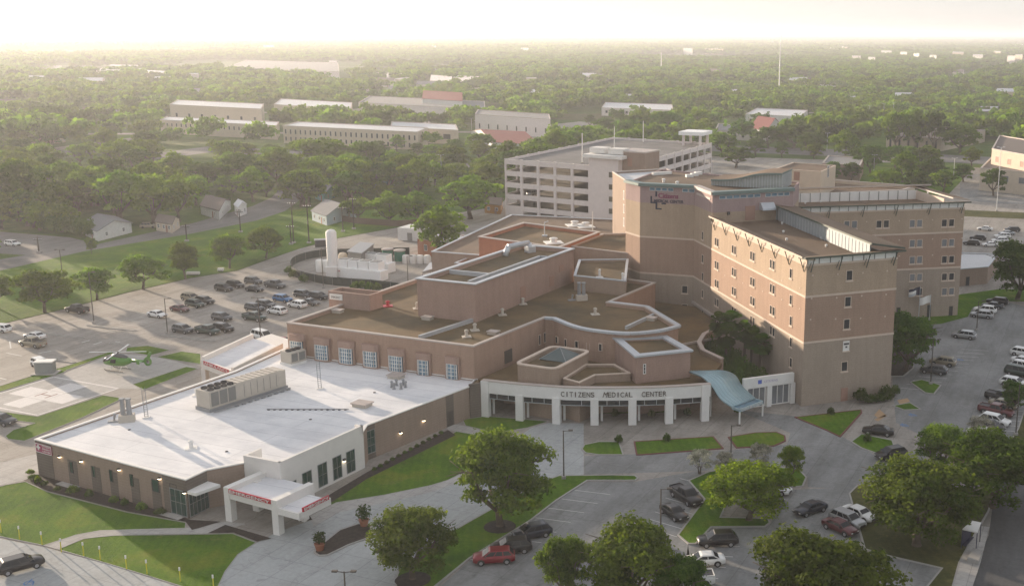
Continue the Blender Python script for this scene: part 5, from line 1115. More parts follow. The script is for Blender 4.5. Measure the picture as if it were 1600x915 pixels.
# ================================================================== SERVICE YARD
ox = empty('oxygen_tank', (*G(520, 432), 0), 'tall white cylindrical oxygen tank in the service yard', 'tank')
x, y = G(521, 432); mb = MB(); mb.lathe(x, y, [(1.2, 1.0), (1.3, 1.5), (1.3, 11.3), (.9, 11.8), (.3, 12.0)], 20); mb.build('vessel', M['white'], ox, True)
for k in range(3): a = k * 2.1; mb = MB(); mb.box(x + 1.1 * math.cos(a), y + 1.1 * math.sin(a), 0, 1.2, .3, .3, a); mb.build('leg', M['white'], ox)
mb = MB(); mb.box(x + .2, y - 2.2, 0, 3.0, 2.6, 1.4, .2); mb.build('vaporiser', M['white'], ox)
tk = empty('storage_tank', (*G(537, 423), 0), 'short cream cylindrical tank beside the grey shed', 'tank'); x, y = G(537, 423); mb = MB(); mb.lathe(x, y, [(1.1, 0), (1.1, 4.2), (.9, 4.6), (.3, 4.8)], 18); mb.build('vessel', M['cream'], tk, True)
mb = MB(); mb.box(x, y, 0, .3, 2.6, 2.6); mb.build('base', M['kerb'], tk)
tk = empty('storage_tank', (*G(506, 423), 0), 'white double tank at the left end of the service yard', 'tank'); x, y = G(506, 424)
for dx in (-.9, .9): mb = MB(); mb.lathe(x + dx, y, [(1.05, 0), (1.05, 2.9), (.8, 3.1)], 16); mb.build('vessel', M['white'], tk, True)
sh = empty('yard_shed', (*G(560, 420), 0), 'tall grey louvred equipment shed in the service yard', 'shed'); a, b_, c = [np.array(G(*q)) for q in ((545, 425), (566, 428), (585, 412))]
mb = MB(); mb.prism([a, b_, c, a + c - b_], 0, 5.2, 0, True); mb.build('casing', M['louver'], sh); mb = MB(); mb.prism(offset([a, b_, c, a + c - b_], -.2), 5.2, 5.45, 0, True, True); mb.build('roof', M['grey'], sh)
def chiller(px, py, n, lab, w=3.0, logo=False):
    t = empty('chiller', (*G(px, py), 0), lab, 'chiller'); P = np.array(G(px, py)); e = E1
    for k in range(n):
        q = P + e * (k * w + w / 2) + E2 * 1.3; mb = MB(); mb.box(q[0], q[1], .6, 4.5, w - .25, 2.6, math.radians(AX)); mb.build('module', M['panel'], t)
        mb = MB(); mb.box(q[0], q[1], 4.5, 4.62, w - .8, 2.0, math.radians(AX)); mb.build('fan_grille', M['louver'], t)
    q = P + e * (n * w / 2) + E2 * 1.3; mb = MB(); mb.box(q[0] - E2[0] * .5, q[1] - E2[1] * .5, .1, 2.5, n * w + 2, 3.2, math.radians(AX)); mb.build('base_skirt', M['panel'], t)
    if logo:
        Q = P - e * 1.0 - E2 * .85; mb = MB(); wbox(mb, Q, Q + e * 10, .6, 1.5, 1.2, 2.2, 0.01, .05); mb.build('red_mark', M['red'], t)
        text_mesh(t, 'AIR', Q, Q + e * 10, 2.1, 1.7, .35, M['red'], .02, .02)
    return t
chiller(528, 432, 4, 'nearer white chiller with red mark in the service yard', 3.1, True); chiller(553, 421, 3, 'farther white chiller row in the service yard', 3.4)
for i, (px, py) in enumerate(((606, 405), (625, 407))):
    t = empty('cooling_tank', (*G(px, py), 0), ['left dark green cooling tank in the service yard', 'right dark green cooling tank in the service yard'][i], 'tank', 'green cooling tanks'); x, y = G(px, py)
    mb = MB(); mb.lathe(x, y, [(1.4, 0), (1.45, 2.6), (1.5, 2.7)], 18); mb.build('vessel', M['tank_green'], t); mb = MB(); mb.lathe(x, y, [(1.6, 2.7), (1.6, 2.95), (.5, 3.1)], 18); mb.build('lid', M['coping_w'], t)
t = empty('white_tanks', (*G(652, 411), 0), 'row of squat white tanks right of the green tanks', 'tank'); x, y = G(652, 411)
for k in range(4): mb = MB(); mb.lathe(x - 3 + k * 1.9, y, [(.95, 0), (.95, 1.9), (.7, 2.2)], 14); mb.build('vessel', M['stucco'], t, True)
t = empty('horizontal_tank', (*G(731, 402, 1), 0), 'white horizontal propane tank beside the rear brick wall', 'tank'); x, y = G(731, 398, 6.0)
d_ = np.array([.92, .4]); a = np.array((x, y))
mb = MB(); mb.tube((*(a - d_ * 2.4), 6.6), (*(a + d_ * 2.4), 6.6), 1.15, 1.15, 18); mb.tube((*(a + d_ * 2.4), 6.6), (*(a + d_ * 2.95), 6.6), 1.15, .5, 18); mb.tube((*(a - d_ * 2.4), 6.6), (*(a - d_ * 2.95), 6.6), 1.15, .5, 18); mb.build('vessel', M['coping_w'], t, True)
for s_ in (-1.5, 1.5): mb = MB(); q = a + d_ * s_; mb.box(q[0], q[1], 0, 5.7, .4, 1.8, .4); mb.build('saddle', M['kerb'], t)
pl_ = empty('equipment_platform', (*G(700, 424), 0), 'white raised equipment deck behind the plant room', 'platform'); q = [np.array(G(*p, 5.0)) for p in ((660, 424), (745, 401), (735, 393), (672, 410))]
mb = MB(); mb.prism(q, 4.3, 5.0, 0, True, True); mb.build('deck', M['coping'], pl_)
for p_ in q: 
    mb = MB(); mb.box(p_[0], p_[1], 0, 4.3, .3, .3); mb.build('post', M['grey'], pl_)
fn = empty('yard_fence', (*G(480, 440), 0), 'dark screened fence curving round the service yard', 'fence')
fp_ = curve_pts([G(*q) for q in ((640, 398), (560, 400), (500, 402), (462, 412), (455, 426), (470, 436), (520, 446), (580, 450), (640, 458), (690, 466))], 4)
mb = MB()
for a, b_ in zip(fp_, fp_[1:]): mb.beam(a, b_, .1, 2.1, .08)
mb.build('screen', M['screen'], fn)
for i in range(0, len(fp_), 2): mb = MB(); mb.tube((*fp_[i], 0), (*fp_[i], 2.3), .06, .06, 6); mb.build('post', M['grey'], fn)
tr = empty('white_container', (*G(640, 373), 0), 'white storage container beside the big tree behind the yard', 'container'); a = np.array(G(622, 376)); mb = MB(); mb.prism([a, a + np.array((6, -2.)), a + np.array((8.5, 5)), a + np.array((2.5, 7))], .2, 3.9, 0, True); mb.build('body', M['wall_white'], tr)
mb = MB(); mb.prism([a + np.array((3., -1.1)), a + np.array((4.5, -1.6)), a + np.array((4.5, -1.5)), a + np.array((3., -1.0))], .3, 2.6, 0, True); mb.build('door', M['louver'], tr)
for i, (px, py, lab) in enumerate(((400, 391, 'dark transformer box with pale pole left of the oxygen tank'),)):
    t = empty('transformer_box', (*G(501, 386), 0), lab, 'transformer'); x, y = G(501, 386); mb = MB(); mb.box(x, y, .2, 2.1, 3.0, 2.0, .3); mb.build('cabinet', M['dark'], t); mb = MB(); mb.box(x, y, 2.1, 2.3, 3.3, 2.3, .3); mb.build('lid', M['grey'], t); mb = MB(); mb.box(x, y, 0, .2, 4, 3, .3); mb.build('pad', M['kerb'], t)
bh = empty('brick_house_block', (*G(700, 396), 0), 'low tan building under the big tree behind the service yard', 'building'); q = [np.array(G(*p, 4.5)) for p in ((652, 372), (745, 386), (760, 372), (680, 360))]
block(bh, q, 0, 4.5, M['orange_brick'], M['roof_pale'], .3, M['coping_w'], .3, .2, .1)
for px in (665, 694, 710): s_, z_ = hit(q[0], q[1], px, 385); window(bh, q[0], q[1], s_, 2.2, 1.2, 1.8, M['white'], M['glass'])
# ================================================================== VEHICLES
def loft(mb, secs, mi=0, close=True):                        # secs: list of rings (same count)
    n = len(secs[0]); vs = [p for r in secs for p in r]; fs = []
    for i in range(len(secs) - 1):
        for k in range(n if close else n - 1): a, b_ = i * n + k, i * n + (k + 1) % n; fs.append((a, b_, b_ + n, a + n))
    if close: fs += [tuple(range(n - 1, -1, -1)), tuple((len(secs) - 1) * n + k for k in range(n))]
    mb.add(vs, fs, mi)
CARS = dict(  # L, W, H, lower profile [(x, top z)], greenhouse (x cowl, x roof front, x roof rear, x base rear), belt
    sedan=(4.8, 1.84, 1.45, [(-2.4, .9), (-2.3, 1.0), (-1.55, 1.02), (-.2, .98), (.85, .97), (1.6, .9), (2.2, .8), (2.4, .74)], (1.15, .35, -.9, -1.75), .97),
    suv=(4.85, 1.95, 1.7, [(-2.42, 1.02), (-2.36, 1.1), (-1.6, 1.12), (0, 1.1), (.95, 1.08), (1.6, 1.04), (2.2, .95), (2.42, .86)], (1.35, .42, -1.72, -2.3), 1.08),
    pickup=(5.75, 2.02, 1.9, [(-2.87, 1.12), (-2.84, 1.2), (-1.5, 1.2), (0, 1.18), (1.1, 1.18), (1.8, 1.14), (2.6, 1.04), (2.87, .92)], (1.45, .8, -.65, -.95), 1.18),
    van=(5.6, 2.02, 1.95, [(-2.8, 1.1), (-2.76, 1.2), (-1.6, 1.2), (0, 1.18), (1.2, 1.16), (1.9, 1.1), (2.6, .98), (2.8, .88)], (1.6, .7, -2.35, -2.74), 1.15))
def car_protos():
    P = {}
    for kind, (L, W, Hh, prof, gh, belt) in CARS.items():
        D = {}; w = W / 2
        mb = MB(); secs = []; xs = np.linspace(-L / 2, L / 2, 17)
        for x in xs:
            t = float(np.interp(x, [p[0] for p in prof], [p[1] for p in prof])); e = max(0, (abs(x) - (L / 2 - .55)) / .55); ww = w * (1 - .16 * e * e); b_ = .28 + .12 * e
            secs.append([(x, -ww * .94, b_), (x, -ww, b_ + .15), (x, -ww, (t + b_) * .55), (x, -ww * .96, t - .08), (x, -ww * .86, t), (x, 0, t + .03), (x, ww * .86, t), (x, ww * .96, t - .08), (x, ww, (t + b_) * .55), (x, ww, b_ + .15), (x, ww * .94, b_)])
        loft(mb, secs)
        xc, xf, xr, xb = gh; rz = Hh
        if kind == 'pickup':                                  # open bed sunk into the back
            x0, x1 = -L / 2 + .12, -1.05; y = w * .82
        # greenhouse: roof shell painted, glass as its own parts
        wb, wr = w * .9, w * .74
        def gx(z, front): k = (z - belt) / (rz - belt); return (xc + (xf - xc) * k) if front else (xb + (xr - xb) * k)
        def gw(z): k = (z - belt) / (rz - belt); return wb + (wr - wb) * k
        ring = lambda z: [(gx(z, 1), -gw(z), z), (gx(z, 1) + .0, 0, z + .0), (gx(z, 1), gw(z), z), (gx(z, 0), gw(z), z), (gx(z, 0), 0, z), (gx(z, 0), -gw(z), z)]
        cab = MB(); loft(cab, [ring(belt - .05), ring(rz - .09)])
        mid = [( (x * .96), y * .9, rz) for x, y, _ in ring(rz)]; loft(cab, [ring(rz - .09), [(x * .99, y * .97, rz - .02) for x, y, _ in ring(rz)], mid])
        D['body'] = (mb, 'paint', True); D['roof'] = (cab, 'paint', False)
        def quad(pts, off):
            g = MB(); a = Vector(pts[0]); n_ = (Vector(pts[1]) - a).cross(Vector(pts[2]) - a).normalized() * off; g.add([tuple(Vector(p) + n_) for p in pts], [(0, 1, 2, 3)]); return g
        z0, z1 = belt + .04, rz - .12
        D['windshield'] = (quad([(gx(z0, 1), -gw(z0) * .92, z0), (gx(z0, 1), gw(z0) * .92, z0), (gx(z1, 1), gw(z1) * .92, z1), (gx(z1, 1), -gw(z1) * .92, z1)], .02), 'glass', False)
        D['rear_window'] = (quad([(gx(z0, 0), gw(z0) * .88, z0), (gx(z0, 0), -gw(z0) * .88, z0), (gx(z1, 0), -gw(z1) * .88, z1), (gx(z1, 0), gw(z1) * .88, z1)], .02), 'glass', False)
        for s in (-1, 1):
            nsp = 3 if kind in ('suv', 'van') else 2; xa = lambda z: gx(z, 1) - .22; xz = lambda z: gx(z, 0) + .16; g = MB()
            for i in range(nsp):
                f0, f1 = i / nsp + (.02 if i else 0), (i + 1) / nsp - (.02 if i < nsp - 1 else 0); q = []
                for z, f in ((z0, f0), (z0, f1), (z1, f1), (z1, f0)): q.append((xa(z) + (xz(z) - xa(z)) * f, s * (gw(z) + .018), z))
                if s < 0: q = q[::-1]
                g.add(q, [(0, 1, 2, 3)])
            D['side_windows%d' % s] = (g, 'glass', False)
        if kind == 'pickup':
            b_ = MB(); x0, x1, y = -L / 2 + .15, -1.1, w * .8
            b_.add([(x0, -y, 1.245), (x1, -y, 1.245), (x1, y, 1.245), (x0, y, 1.245)], [(0, 1, 2, 3)]); D['bed'] = (b_, 'dark', False)
            b_ = MB()
            for yy in (-y - .04, y + .04): b_.box((x0 + x1) / 2, yy, 1.1, 1.36, x1 - x0 + .1, .1)
            b_.box(x0 - .05, 0, 1.1, 1.36, .08, y * 2); D['bed_rail'] = (b_, 'paint', False)
        for s in (-1, 1):
            h = MB(); h.box(L / 2 - .06, s * w * .62, .6, .74, .16, w * .3); D['headlight%d' % s] = (h, 'headlamp', False)
            h = MB(); h.box(-L / 2 + .04, s * w * .68, .68, .86, .12, w * .2); D['taillight%d' % s] = (h, 'taillamp', False)
            h = MB(); h.box(gh[0] - .35, s * (w + .08), belt, belt + .16, .14, .22); D['mirror%d' % s] = (h, 'dark', False)
        h = MB(); h.box(L / 2 - .03, 0, .42, .68, .08, w * 1.1); D['grille'] = (h, 'dark', False)
        h = MB(); h.box(-L / 2 + .0, 0, .45, .6, .05, w * .5); D['number_plate'] = (h, 'white', False)
        for i, (x, s) in enumerate(((L * .31, -1), (L * .31, 1), (-L * .3, -1), (-L * .3, 1))):
            r = .35 if kind != 'pickup' else .4
            h = MB(); h.tube((x, s * (w - .2), r), (x, s * (w + .015), r), r, r, 16); D['wheel%d' % i] = (h, 'tyre', False)
            h2 = MB(); h2.tube((x, s * (w - .02), r), (x, s * (w + .03), r), r * .62, r * .6, 10); D['rim%d' % i] = (h2, 'rim', False)
            h3 = MB(); ra = r + .09
            vs = [(x + ra * math.cos(a), s * (w + .006), r + ra * math.sin(a)) for a in np.linspace(-.3, math.pi + .3, 12)]; h3.add(vs, [tuple(range(12)) if s < 0 else tuple(range(11, -1, -1))]); D['wheel_arch%d' % i] = (h3, 'dark', False)
        mt = dict(glass='carglass', dark='dark', headlamp='headlamp', taillamp='taillamp', white='white', tyre='tyre', rim='rim')
        O = {}
        for nm, (m_, mk, smo) in D.items():
            o = m_.build(nm.rstrip('-0123456789'), PAINT['white'] if mk == 'paint' else M[mt[mk]], None, smo); COL.objects.unlink(o)
            if mk == 'paint': o.material_slots[0].link = 'OBJECT'
            O[nm] = (o, mk)
        P[kind] = O
    return P
PROTO = car_protos()
def car(kind, color, px, py, ang, label, group=None, far=False, cat=None, z=0.0, xy=None):
    x, y = xy if xy is not None else G(px, py)
    nm = dict(sedan='parked_car', suv='parked_suv', pickup='pickup_truck', van='parked_van')[kind]
    t = empty(nm, (x, y, z), label, cat or dict(sedan='car', suv='SUV', pickup='pickup truck', van='van')[kind], group, math.radians(ang))
    made = {}
    for k, (o, mk) in PROTO[kind].items():
        if far and not (k in ('body', 'roof', 'windshield', 'rear_window') or k[:5] == 'wheel' and k[5] != '_' or k[:4] == 'side'): continue
        c = o.copy(); COL.objects.link(c)
        if mk == 'paint': c.material_slots[0].link = 'OBJECT'; c.material_slots[0].material = PAINT[color]
        par = t
        if k[:3] == 'rim': par = made['wheel' + k[3:]]
        c.parent = par; made[k] = c
    return t
LOT = 'cars parked in the lot beside the helipad'
def lot_angle(p, q): a, b_ = G(*p), G(*q); return math.degrees(math.atan2(b_[1] - a[1], b_[0] - a[0]))
aL = lot_angle((268, 483), (293, 487))
for kind, colr, px, py, da, lab in (
    ('sedan', 'white', 246, 495, 0, 'white sedan standing alone left of the lamp post in the left lot'),
    ('sedan', 'maroon', 281, 486, 0, 'maroon sedan in front of the dark cars, left lot'),
    ('suv', 'green', 305, 479, 0, 'dark green wagon right of the maroon sedan, left lot'),
    ('suv', 'tan', 298, 469, 0, 'brownish SUV farthest left in its row, left lot'),
    ('suv', 'black', 320, 474, 0, 'black SUV right of the brownish SUV, left lot'),
    ('suv', 'black', 350, 454, 0, 'black SUV at the near left of the far cluster, left lot'),
    ('suv', 'black', 368, 449, 0, 'black SUV second in the far cluster, left lot'),
    ('suv', 'grey', 396, 443, 0, 'dark grey SUV at the back of the far cluster, left lot'),
    ('sedan', 'black', 398, 455, 0, 'low black sedan at the near right of the far cluster, left lot'),
    ('pickup', 'grey', 430, 449, 0, 'grey pickup truck by the entrance of the yard drive'),
    ('suv', 'grey', 347, 500, 0, 'dark boxy SUV alone in the middle of the left lot'),
    ('suv', 'black', 349, 517, 0, 'black SUV right of the green pickup, left lot'),
    ('pickup', 'green', 325, 521, 0, 'dark green pickup in the near row of the left lot'),
    ('suv', 'grey', 286, 519, 0, 'dark grey SUV left of the green pickup, left lot'),
    ('pickup', 'green', 398, 500, 0, 'dark green pickup next to the white crossover, left lot'),
    ('suv', 'grey', 398, 485, 0, 'dark grey SUV behind the green pickup beside the tall lamp post'),
    ('suv', 'grey', 415, 480, 0, 'grey SUV left of and behind the white crossover, left lot'),
    ('suv', 'white', 433, 490, 176, 'white crossover facing left beside the brick building, left lot'),
    ('suv', 'white', 465, 480, 176, 'white crossover facing left, the nearer to the rooftop stair head'),
    ('suv', 'blue', 442, 471, 0, 'bright blue SUV in the left lot'),
    ('sedan', 'grey', 485, 476, 0, 'grey sedan right of the white crossovers, left lot'),
    ('suv', 'grey', 474, 464, 0, 'dark grey SUV behind the blue SUV, left lot'),
    ('suv', 'black', 498, 467, 0, 'black SUV nearest the sign box in the left lot'),
    ('van', 'white', 411, 530, -8, 'long white SUV below the tall lamp post by the ambulance canopy'),
    ('sedan', 'red', 442, 538, 20, 'bright red car half hidden behind the ambulance canopy'),
    ('pickup', 'black', 121, 488, 183, 'black pickup truck in the sun beside the lawn trees'),
    ('suv', 'white', 1, 518, 190, 'white SUV cut by the left edge of the photo, by the lawn'),
    ('pickup', 'tan', 52, 541, 184, 'tan pickup truck with a loaded bed left of the helicopter'),
    ('sedan', 'white', 55, 529, 184, 'white car just behind the tan pickup'),
    ('suv', 'white', 64, 573, -12, 'white SUV beside the grey cabinet at the helipad'),
    ('suv', 'grey', 2, 662, 10, 'dark SUV cut by the left edge of the photo, below the helipad')):
    car(kind, colr, px, py, aL + da, lab, LOT)
car('suv', 'white', 20, 384, lot_angle((5, 383), (33, 386)), 'white SUV driving on the street at the left edge')
car('suv', 'black', 32, 889, lot_angle((2, 895), (58, 880)), 'dark brown SUV in the bottom left corner by the lawn')
FR = 'cars in the front car park'
car('suv', 'red', 772, 877, lot_angle((808, 878), (742, 882)), 'red SUV parked nose to the grass island', FR)
car('suv', 'black', 799, 861, lot_angle((830, 857), (770, 862)), 'black SUV parked just behind the red SUV', FR)
car('suv', 'navy', 831, 838, lot_angle((855, 832), (805, 842)), 'dark glossy SUV furthest up the row from the red SUV', FR)
aP = lot_angle((1048, 768), (1086, 792))
car('pickup', 'black', 1072, 781, aP, 'black pickup truck beside the grass strip', FR)
car('sedan', 'black', 1053, 806, aP, 'black sedan beside the black pickup and the lamp post', FR)
aQ = lot_angle((1150, 850), (1090, 853))
car('suv', 'black', 1121, 850, aQ, 'black SUV below the grass strip, facing left', FR)
car('sedan', 'white', 1100, 881, aQ, 'white coupe between the black SUV and the white pickup', FR)
car('pickup', 'white', 1076, 912, aQ, 'white pickup with dark bed at the bottom edge under the tree', FR)
car('sedan', 'white', 955, 868, aQ, 'white car hidden under the big bottom tree', FR)
car('sedan', 'white', 1209, 768, lot_angle((1180, 763), (1222, 772)), 'white car behind the yellow-green tree', FR)
car('suv', 'black', 1196, 784, lot_angle((1170, 780), (1212, 789)), 'dark SUV under the yellow-green tree', FR)
car('sedan', 'navy', 1266, 800, lot_angle((1288, 792), (1243, 806)), 'dark blue sedan driving between the islands', FR)
aR = lot_angle((1320, 803), (1362, 820))
car('sedan', 'white', 1342, 808, aR, 'white sedan parked beside the silver SUV', FR)
car('suv', 'silver', 1324, 818, aR, 'silver SUV with grey roof between the white sedan and a maroon car', FR)
car('sedan', 'maroon', 1312, 829, aR, 'maroon car half hidden by the bottom tree crown', FR)
RT = 'cars in the car park right of the tower'
aS = lot_angle((1418, 707), (1368, 716)); car('suv', 'black', 1392, 715, aS, 'black SUV turning beside the grass wedge, front to the left', RT)
car('sedan', 'black', 1372, 678, lot_angle((1398, 682), (1350, 677)), 'black sedan parked next to the blue wheelchair symbols', RT)
aT = lot_angle((1482, 584), (1438, 578))
for kind, colr, px, py, a, lab in (
    ('suv', 'grey', 1459, 583, aT, 'dark grey SUV nearest the tree beside the tower'),
    ('suv', 'tan', 1473, 570, aT, 'pale green SUV just behind the dark grey one beside the tower tree'),
    ('suv', 'silver', 1506, 528, aT, 'silver blue SUV alone by the small grass wedge'),
    ('suv', 'silver', 1534, 496, aT, 'silver SUV nearest in the short row by the annex lawn'),
    ('suv', 'white', 1539, 488, aT, 'white SUV second in the short row by the annex lawn'),
    ('sedan', 'grey', 1551, 481, aT, 'grey car third in the short row by the annex lawn'),
    ('suv', 'black', 1558, 475, aT, 'black car last in the short row by the annex lawn')): car(kind, colr, px, py, a, lab, RT)
aU = lot_angle((1530, 640), (1582, 651))
for kind, colr, px, py, lab in (
    ('suv', 'white', 1599, 556, 'white SUV topmost of the right-hand row'), ('sedan', 'white', 1600, 568, 'white sedan second from the top of the right-hand row'),
    ('suv', 'white', 1600, 577, 'white SUV behind the dark van of the right-hand row'), ('van', 'green', 1594, 587, 'dark van beside the white SUVs of the right-hand row'),
    ('suv', 'white', 1584, 603, 'white SUV just below the dark van of the right-hand row'), ('pickup', 'black', 1566, 626, 'black pickup in the right-hand row'),
    ('sedan', 'tan', 1568, 636, 'tan sedan squeezed between the black and the maroon pickup'), ('pickup', 'maroon', 1556, 647, 'maroon pickup in the right-hand row'),
    ('suv', 'white', 1554, 662, 'white SUV below the maroon pickup'), ('suv', 'black', 1545, 671, 'black SUV below the white SUV, near the lilac bush'),
    ('sedan', 'white', 1536, 681, 'white car at the bottom of the right-hand row behind the tree crown')): car(kind, colr, px, py, aU, lab, RT)
FT = 'cars in the far lot right of the tower'; aV = lot_angle((1555, 361), (1525, 359))
for kind, colr, px, py, a, lab in (('sedan', 'white', 1539, 360, aV, 'lone white sedan crossing the far lot'), ('suv', 'black', 1528, 375, aV, 'black SUV upper of two by the white post'),
    ('suv', 'black', 1518, 383, aV, 'black SUV lower of two by the white post'), ('sedan', 'white', 1547, 385, aV + 20, 'white sedan nearest in the far right row'),
    ('suv', 'white', 1562, 379, aV + 20, 'white SUV second in the far right row'), ('suv', 'white', 1566, 372, aV + 20, 'white SUV third in the far right row'),
    ('sedan', 'silver', 1573, 367, aV + 20, 'silver car fourth in the far right row'), ('suv', 'black', 1581, 362, aV + 20, 'dark SUV last in the far right row')): car(kind, colr, px, py, a, lab, FT)
rng = random.Random(3)
FC = 'small cars in the distant lot behind the garage'
for i in range(16):
    px = 828 + (i % 8) * 7.5; py = 205 + (i // 8) * 6.5 + rng.uniform(-.8, .8)
    if i == 8: continue
    car('suv' if rng.random() < .6 else 'sedan', rng.choice(['white', 'black', 'silver', 'grey', 'white']), px, py, 20 + rng.uniform(-4, 4), 'small car in the %s row of the distant lot, %s from the left' % ('back' if i < 8 else 'front', NTH[i % 8]), FC, True)
for px, py, colr, lab in ((135, 277, 'black', 'dark car beside the white house under the trees'), (182, 290, 'white', 'white car in front of the white house'), (232, 356, 'tan', 'tan car parked on the street below the trees'), (120, 352, 'black', 'dark car behind the hedge by the side street'), (700, 214, 'white', 'white car beside the long cream building')):
    car('suv', colr, px, py, 10, lab, None, True)
car('van', 'silver', 836, 303, 60, 'silver van seen through the openings of the garage', None, True, z=8.0, xy=(gA[0] + 9, gA[1] - 2 + 3))
# ================================================================== HELICOPTER
hx, hy = G(187, 578); hel = empty('helicopter', (hx, hy, 0), 'green and white air ambulance helicopter parked on the concrete by the helipad', 'helicopter', None)
ha = lot_angle((228, 581), (162, 574)); hel.rotation_euler = (0, 0, math.radians(ha))
GRN = paint('helicopter_green', (.06, .22, .015), 0); hel['loc'] = [0, 0, 0]; hel.scale = (1, 1, 1)
def ring_(x, cy, cz, ry, rz, n=14, top=1., bot=1.): return [(x, cy + ry * math.cos(a), cz + (rz * top if math.sin(a) > 0 else rz * bot) * math.sin(a)) for a in np.linspace(0, 2 * math.pi, n, False)]
mb = MB(); loft(mb, [ring_(3.2, 0, 1.35, .08, .1), ring_(3.0, 0, 1.4, .5, .45), ring_(2.4, 0, 1.55, .8, .75), ring_(1.5, 0, 1.7, .9, .95), ring_(.2, 0, 1.75, .92, 1.0), ring_(-1.2, 0, 1.8, .85, .9), ring_(-2.2, 0, 1.95, .5, .6), ring_(-2.9, 0, 2.05, .28, .34)]); mb.build('fuselage', GRN, hel, True, local=True)
mb = MB(); loft(mb, [ring_(-2.7, 0, 2.05, .3, .34, 10), ring_(-6.0, 0, 2.2, .16, .18, 10)]); mb.build('tail_boom', GRN, hel, True, local=True)
mb = MB(); loft(mb, [ring_(3.22, 0, 1.4, .1, .1), ring_(3.02, 0, 1.5, .52, .46), ring_(2.45, 0, 1.75, .8, .66), ring_(1.7, 0, 1.9, .88, .8), ring_(1.2, 0, 2.0, .85, .78)]); mb.build('canopy_glass', M['carglass'], hel, True, local=True)
for s in (-1, 1):
    mb = MB(); mb.add([(1.1, s * .95, 1.55), (-.1, s * .96, 1.55), (-.15, s * .86, 2.25), (.95, s * .84, 2.25)], [(0, 1, 2, 3) if s > 0 else (3, 2, 1, 0)]); mb.build('side_window', M['carglass'], hel, local=True)
    mb = MB(); mb.tube((2.0, s * 1.05, .1), (-1.6, s * 1.05, .1), .06, .06, 8); mb.tube((2.0, s * 1.05, .1), (2.4, s * 1.05, .3), .06, .05, 8); mb.build('skid', M['dark'], hel, local=True)
    for x in (1.1, -.9): mb = MB(); mb.tube((x, s * 1.05, .12), (x, s * .4, .95), .05, .05, 6); mb.build('skid_strut', M['white'], hel, local=True)
mb = MB(); loft(mb, [ring_(1.2, 0, 2.7, .3, .15), ring_(.6, 0, 2.75, .55, .4), ring_(-.8, 0, 2.7, .6, .42), ring_(-2.0, 0, 2.45, .3, .3)]); mb.build('engine_cowl', PAINT['grey'], hel, True, local=True)
mb = MB(); mb.tube((0, 0, 2.9), (0, 0, 3.5), .14, .12, 10); hub = mb.build('rotor_mast', M['dark'], hel, local=True)
for a in (20, 110, 200, 290):
    a = math.radians(a); c, s = math.cos(a), math.sin(a); mb = MB(); mb.prism([(c * .3 - s * .1, s * .3 + c * .1), (c * .3 + s * .1, s * .3 - c * .1), (c * 5.0 + s * .16, s * 5.0 - c * .16), (c * 5.0 - s * .16, s * 5.0 + c * .16)], [3.42] * 4, [3.47] * 4, 0, True, True); b_ = mb.build('rotor_blade', M['coping'], hel, local=True)
mb = MB(); n = 18
for k in range(n):
    a0_, a1_ = 2 * math.pi * k / n, 2 * math.pi * (k + 1) / n
    for (r0, r1) in ((.48, .78),):
        vs = [(-6.3 + r * math.cos(a), y, 2.2 + r * math.sin(a)) for a in (a0_, a1_) for r in (r0, r1) for y in (-.12, .12)]
        mb.add(vs, [(0, 1, 5, 4), (2, 6, 7, 3), (0, 4, 6, 2), (1, 3, 7, 5)])
mb.build('tail_rotor_shroud', GRN, hel, local=True)
mb = MB()
for k in range(5): a = k * math.pi / 5; mb.tube((-6.3 - .5 * math.cos(a), 0, 2.2 - .5 * math.sin(a)), (-6.3 + .5 * math.cos(a), 0, 2.2 + .5 * math.sin(a)), .04, .04, 4)
mb.build('tail_rotor', M['dark'], hel, local=True)
mb = MB()
vs = [(-6.1, y, 2.9) for y in (-.06, .06)] + [(-6.8, y, 2.8) for y in (-.06, .06)] + [(-7.3, y, 4.0) for y in (-.05, .05)] + [(-6.8, y, 4.05) for y in (-.05, .05)]
mb.add(vs, [(0, 2, 4, 6), (7, 5, 3, 1), (0, 1, 3, 2), (2, 3, 5, 4), (4, 5, 7, 6), (6, 7, 1, 0)]); mb.build('tail_fin', GRN, hel, local=True)
mb = MB(); mb.box(-5.2, 0, 2.15, 2.22, .7, 2.4); mb.box(-5.2, -1.2, 1.9, 2.6, .6, .06); mb.box(-5.2, 1.2, 1.9, 2.6, .6, .06); mb.build('stabiliser', GRN, hel, local=True)
cb = empty('utility_cabinet', (*G(74, 581), 0), 'grey utility cabinet with pale roof at the corner of the helipad', 'cabinet'); x, y = G(72, 583); mb = MB(); mb.box(x, y, .2, 2.2, 3.0, 1.7, .1); mb.build('casing', M['grey'], cb); mb = MB(); mb.box(x, y, 2.2, 2.4, 3.3, 2.0, .1); mb.build('lid', M['white'], cb); mb = MB(); mb.box(x, y, 0, .2, 4.2, 2.8, .1); mb.build('pad', M['kerb'], cb)
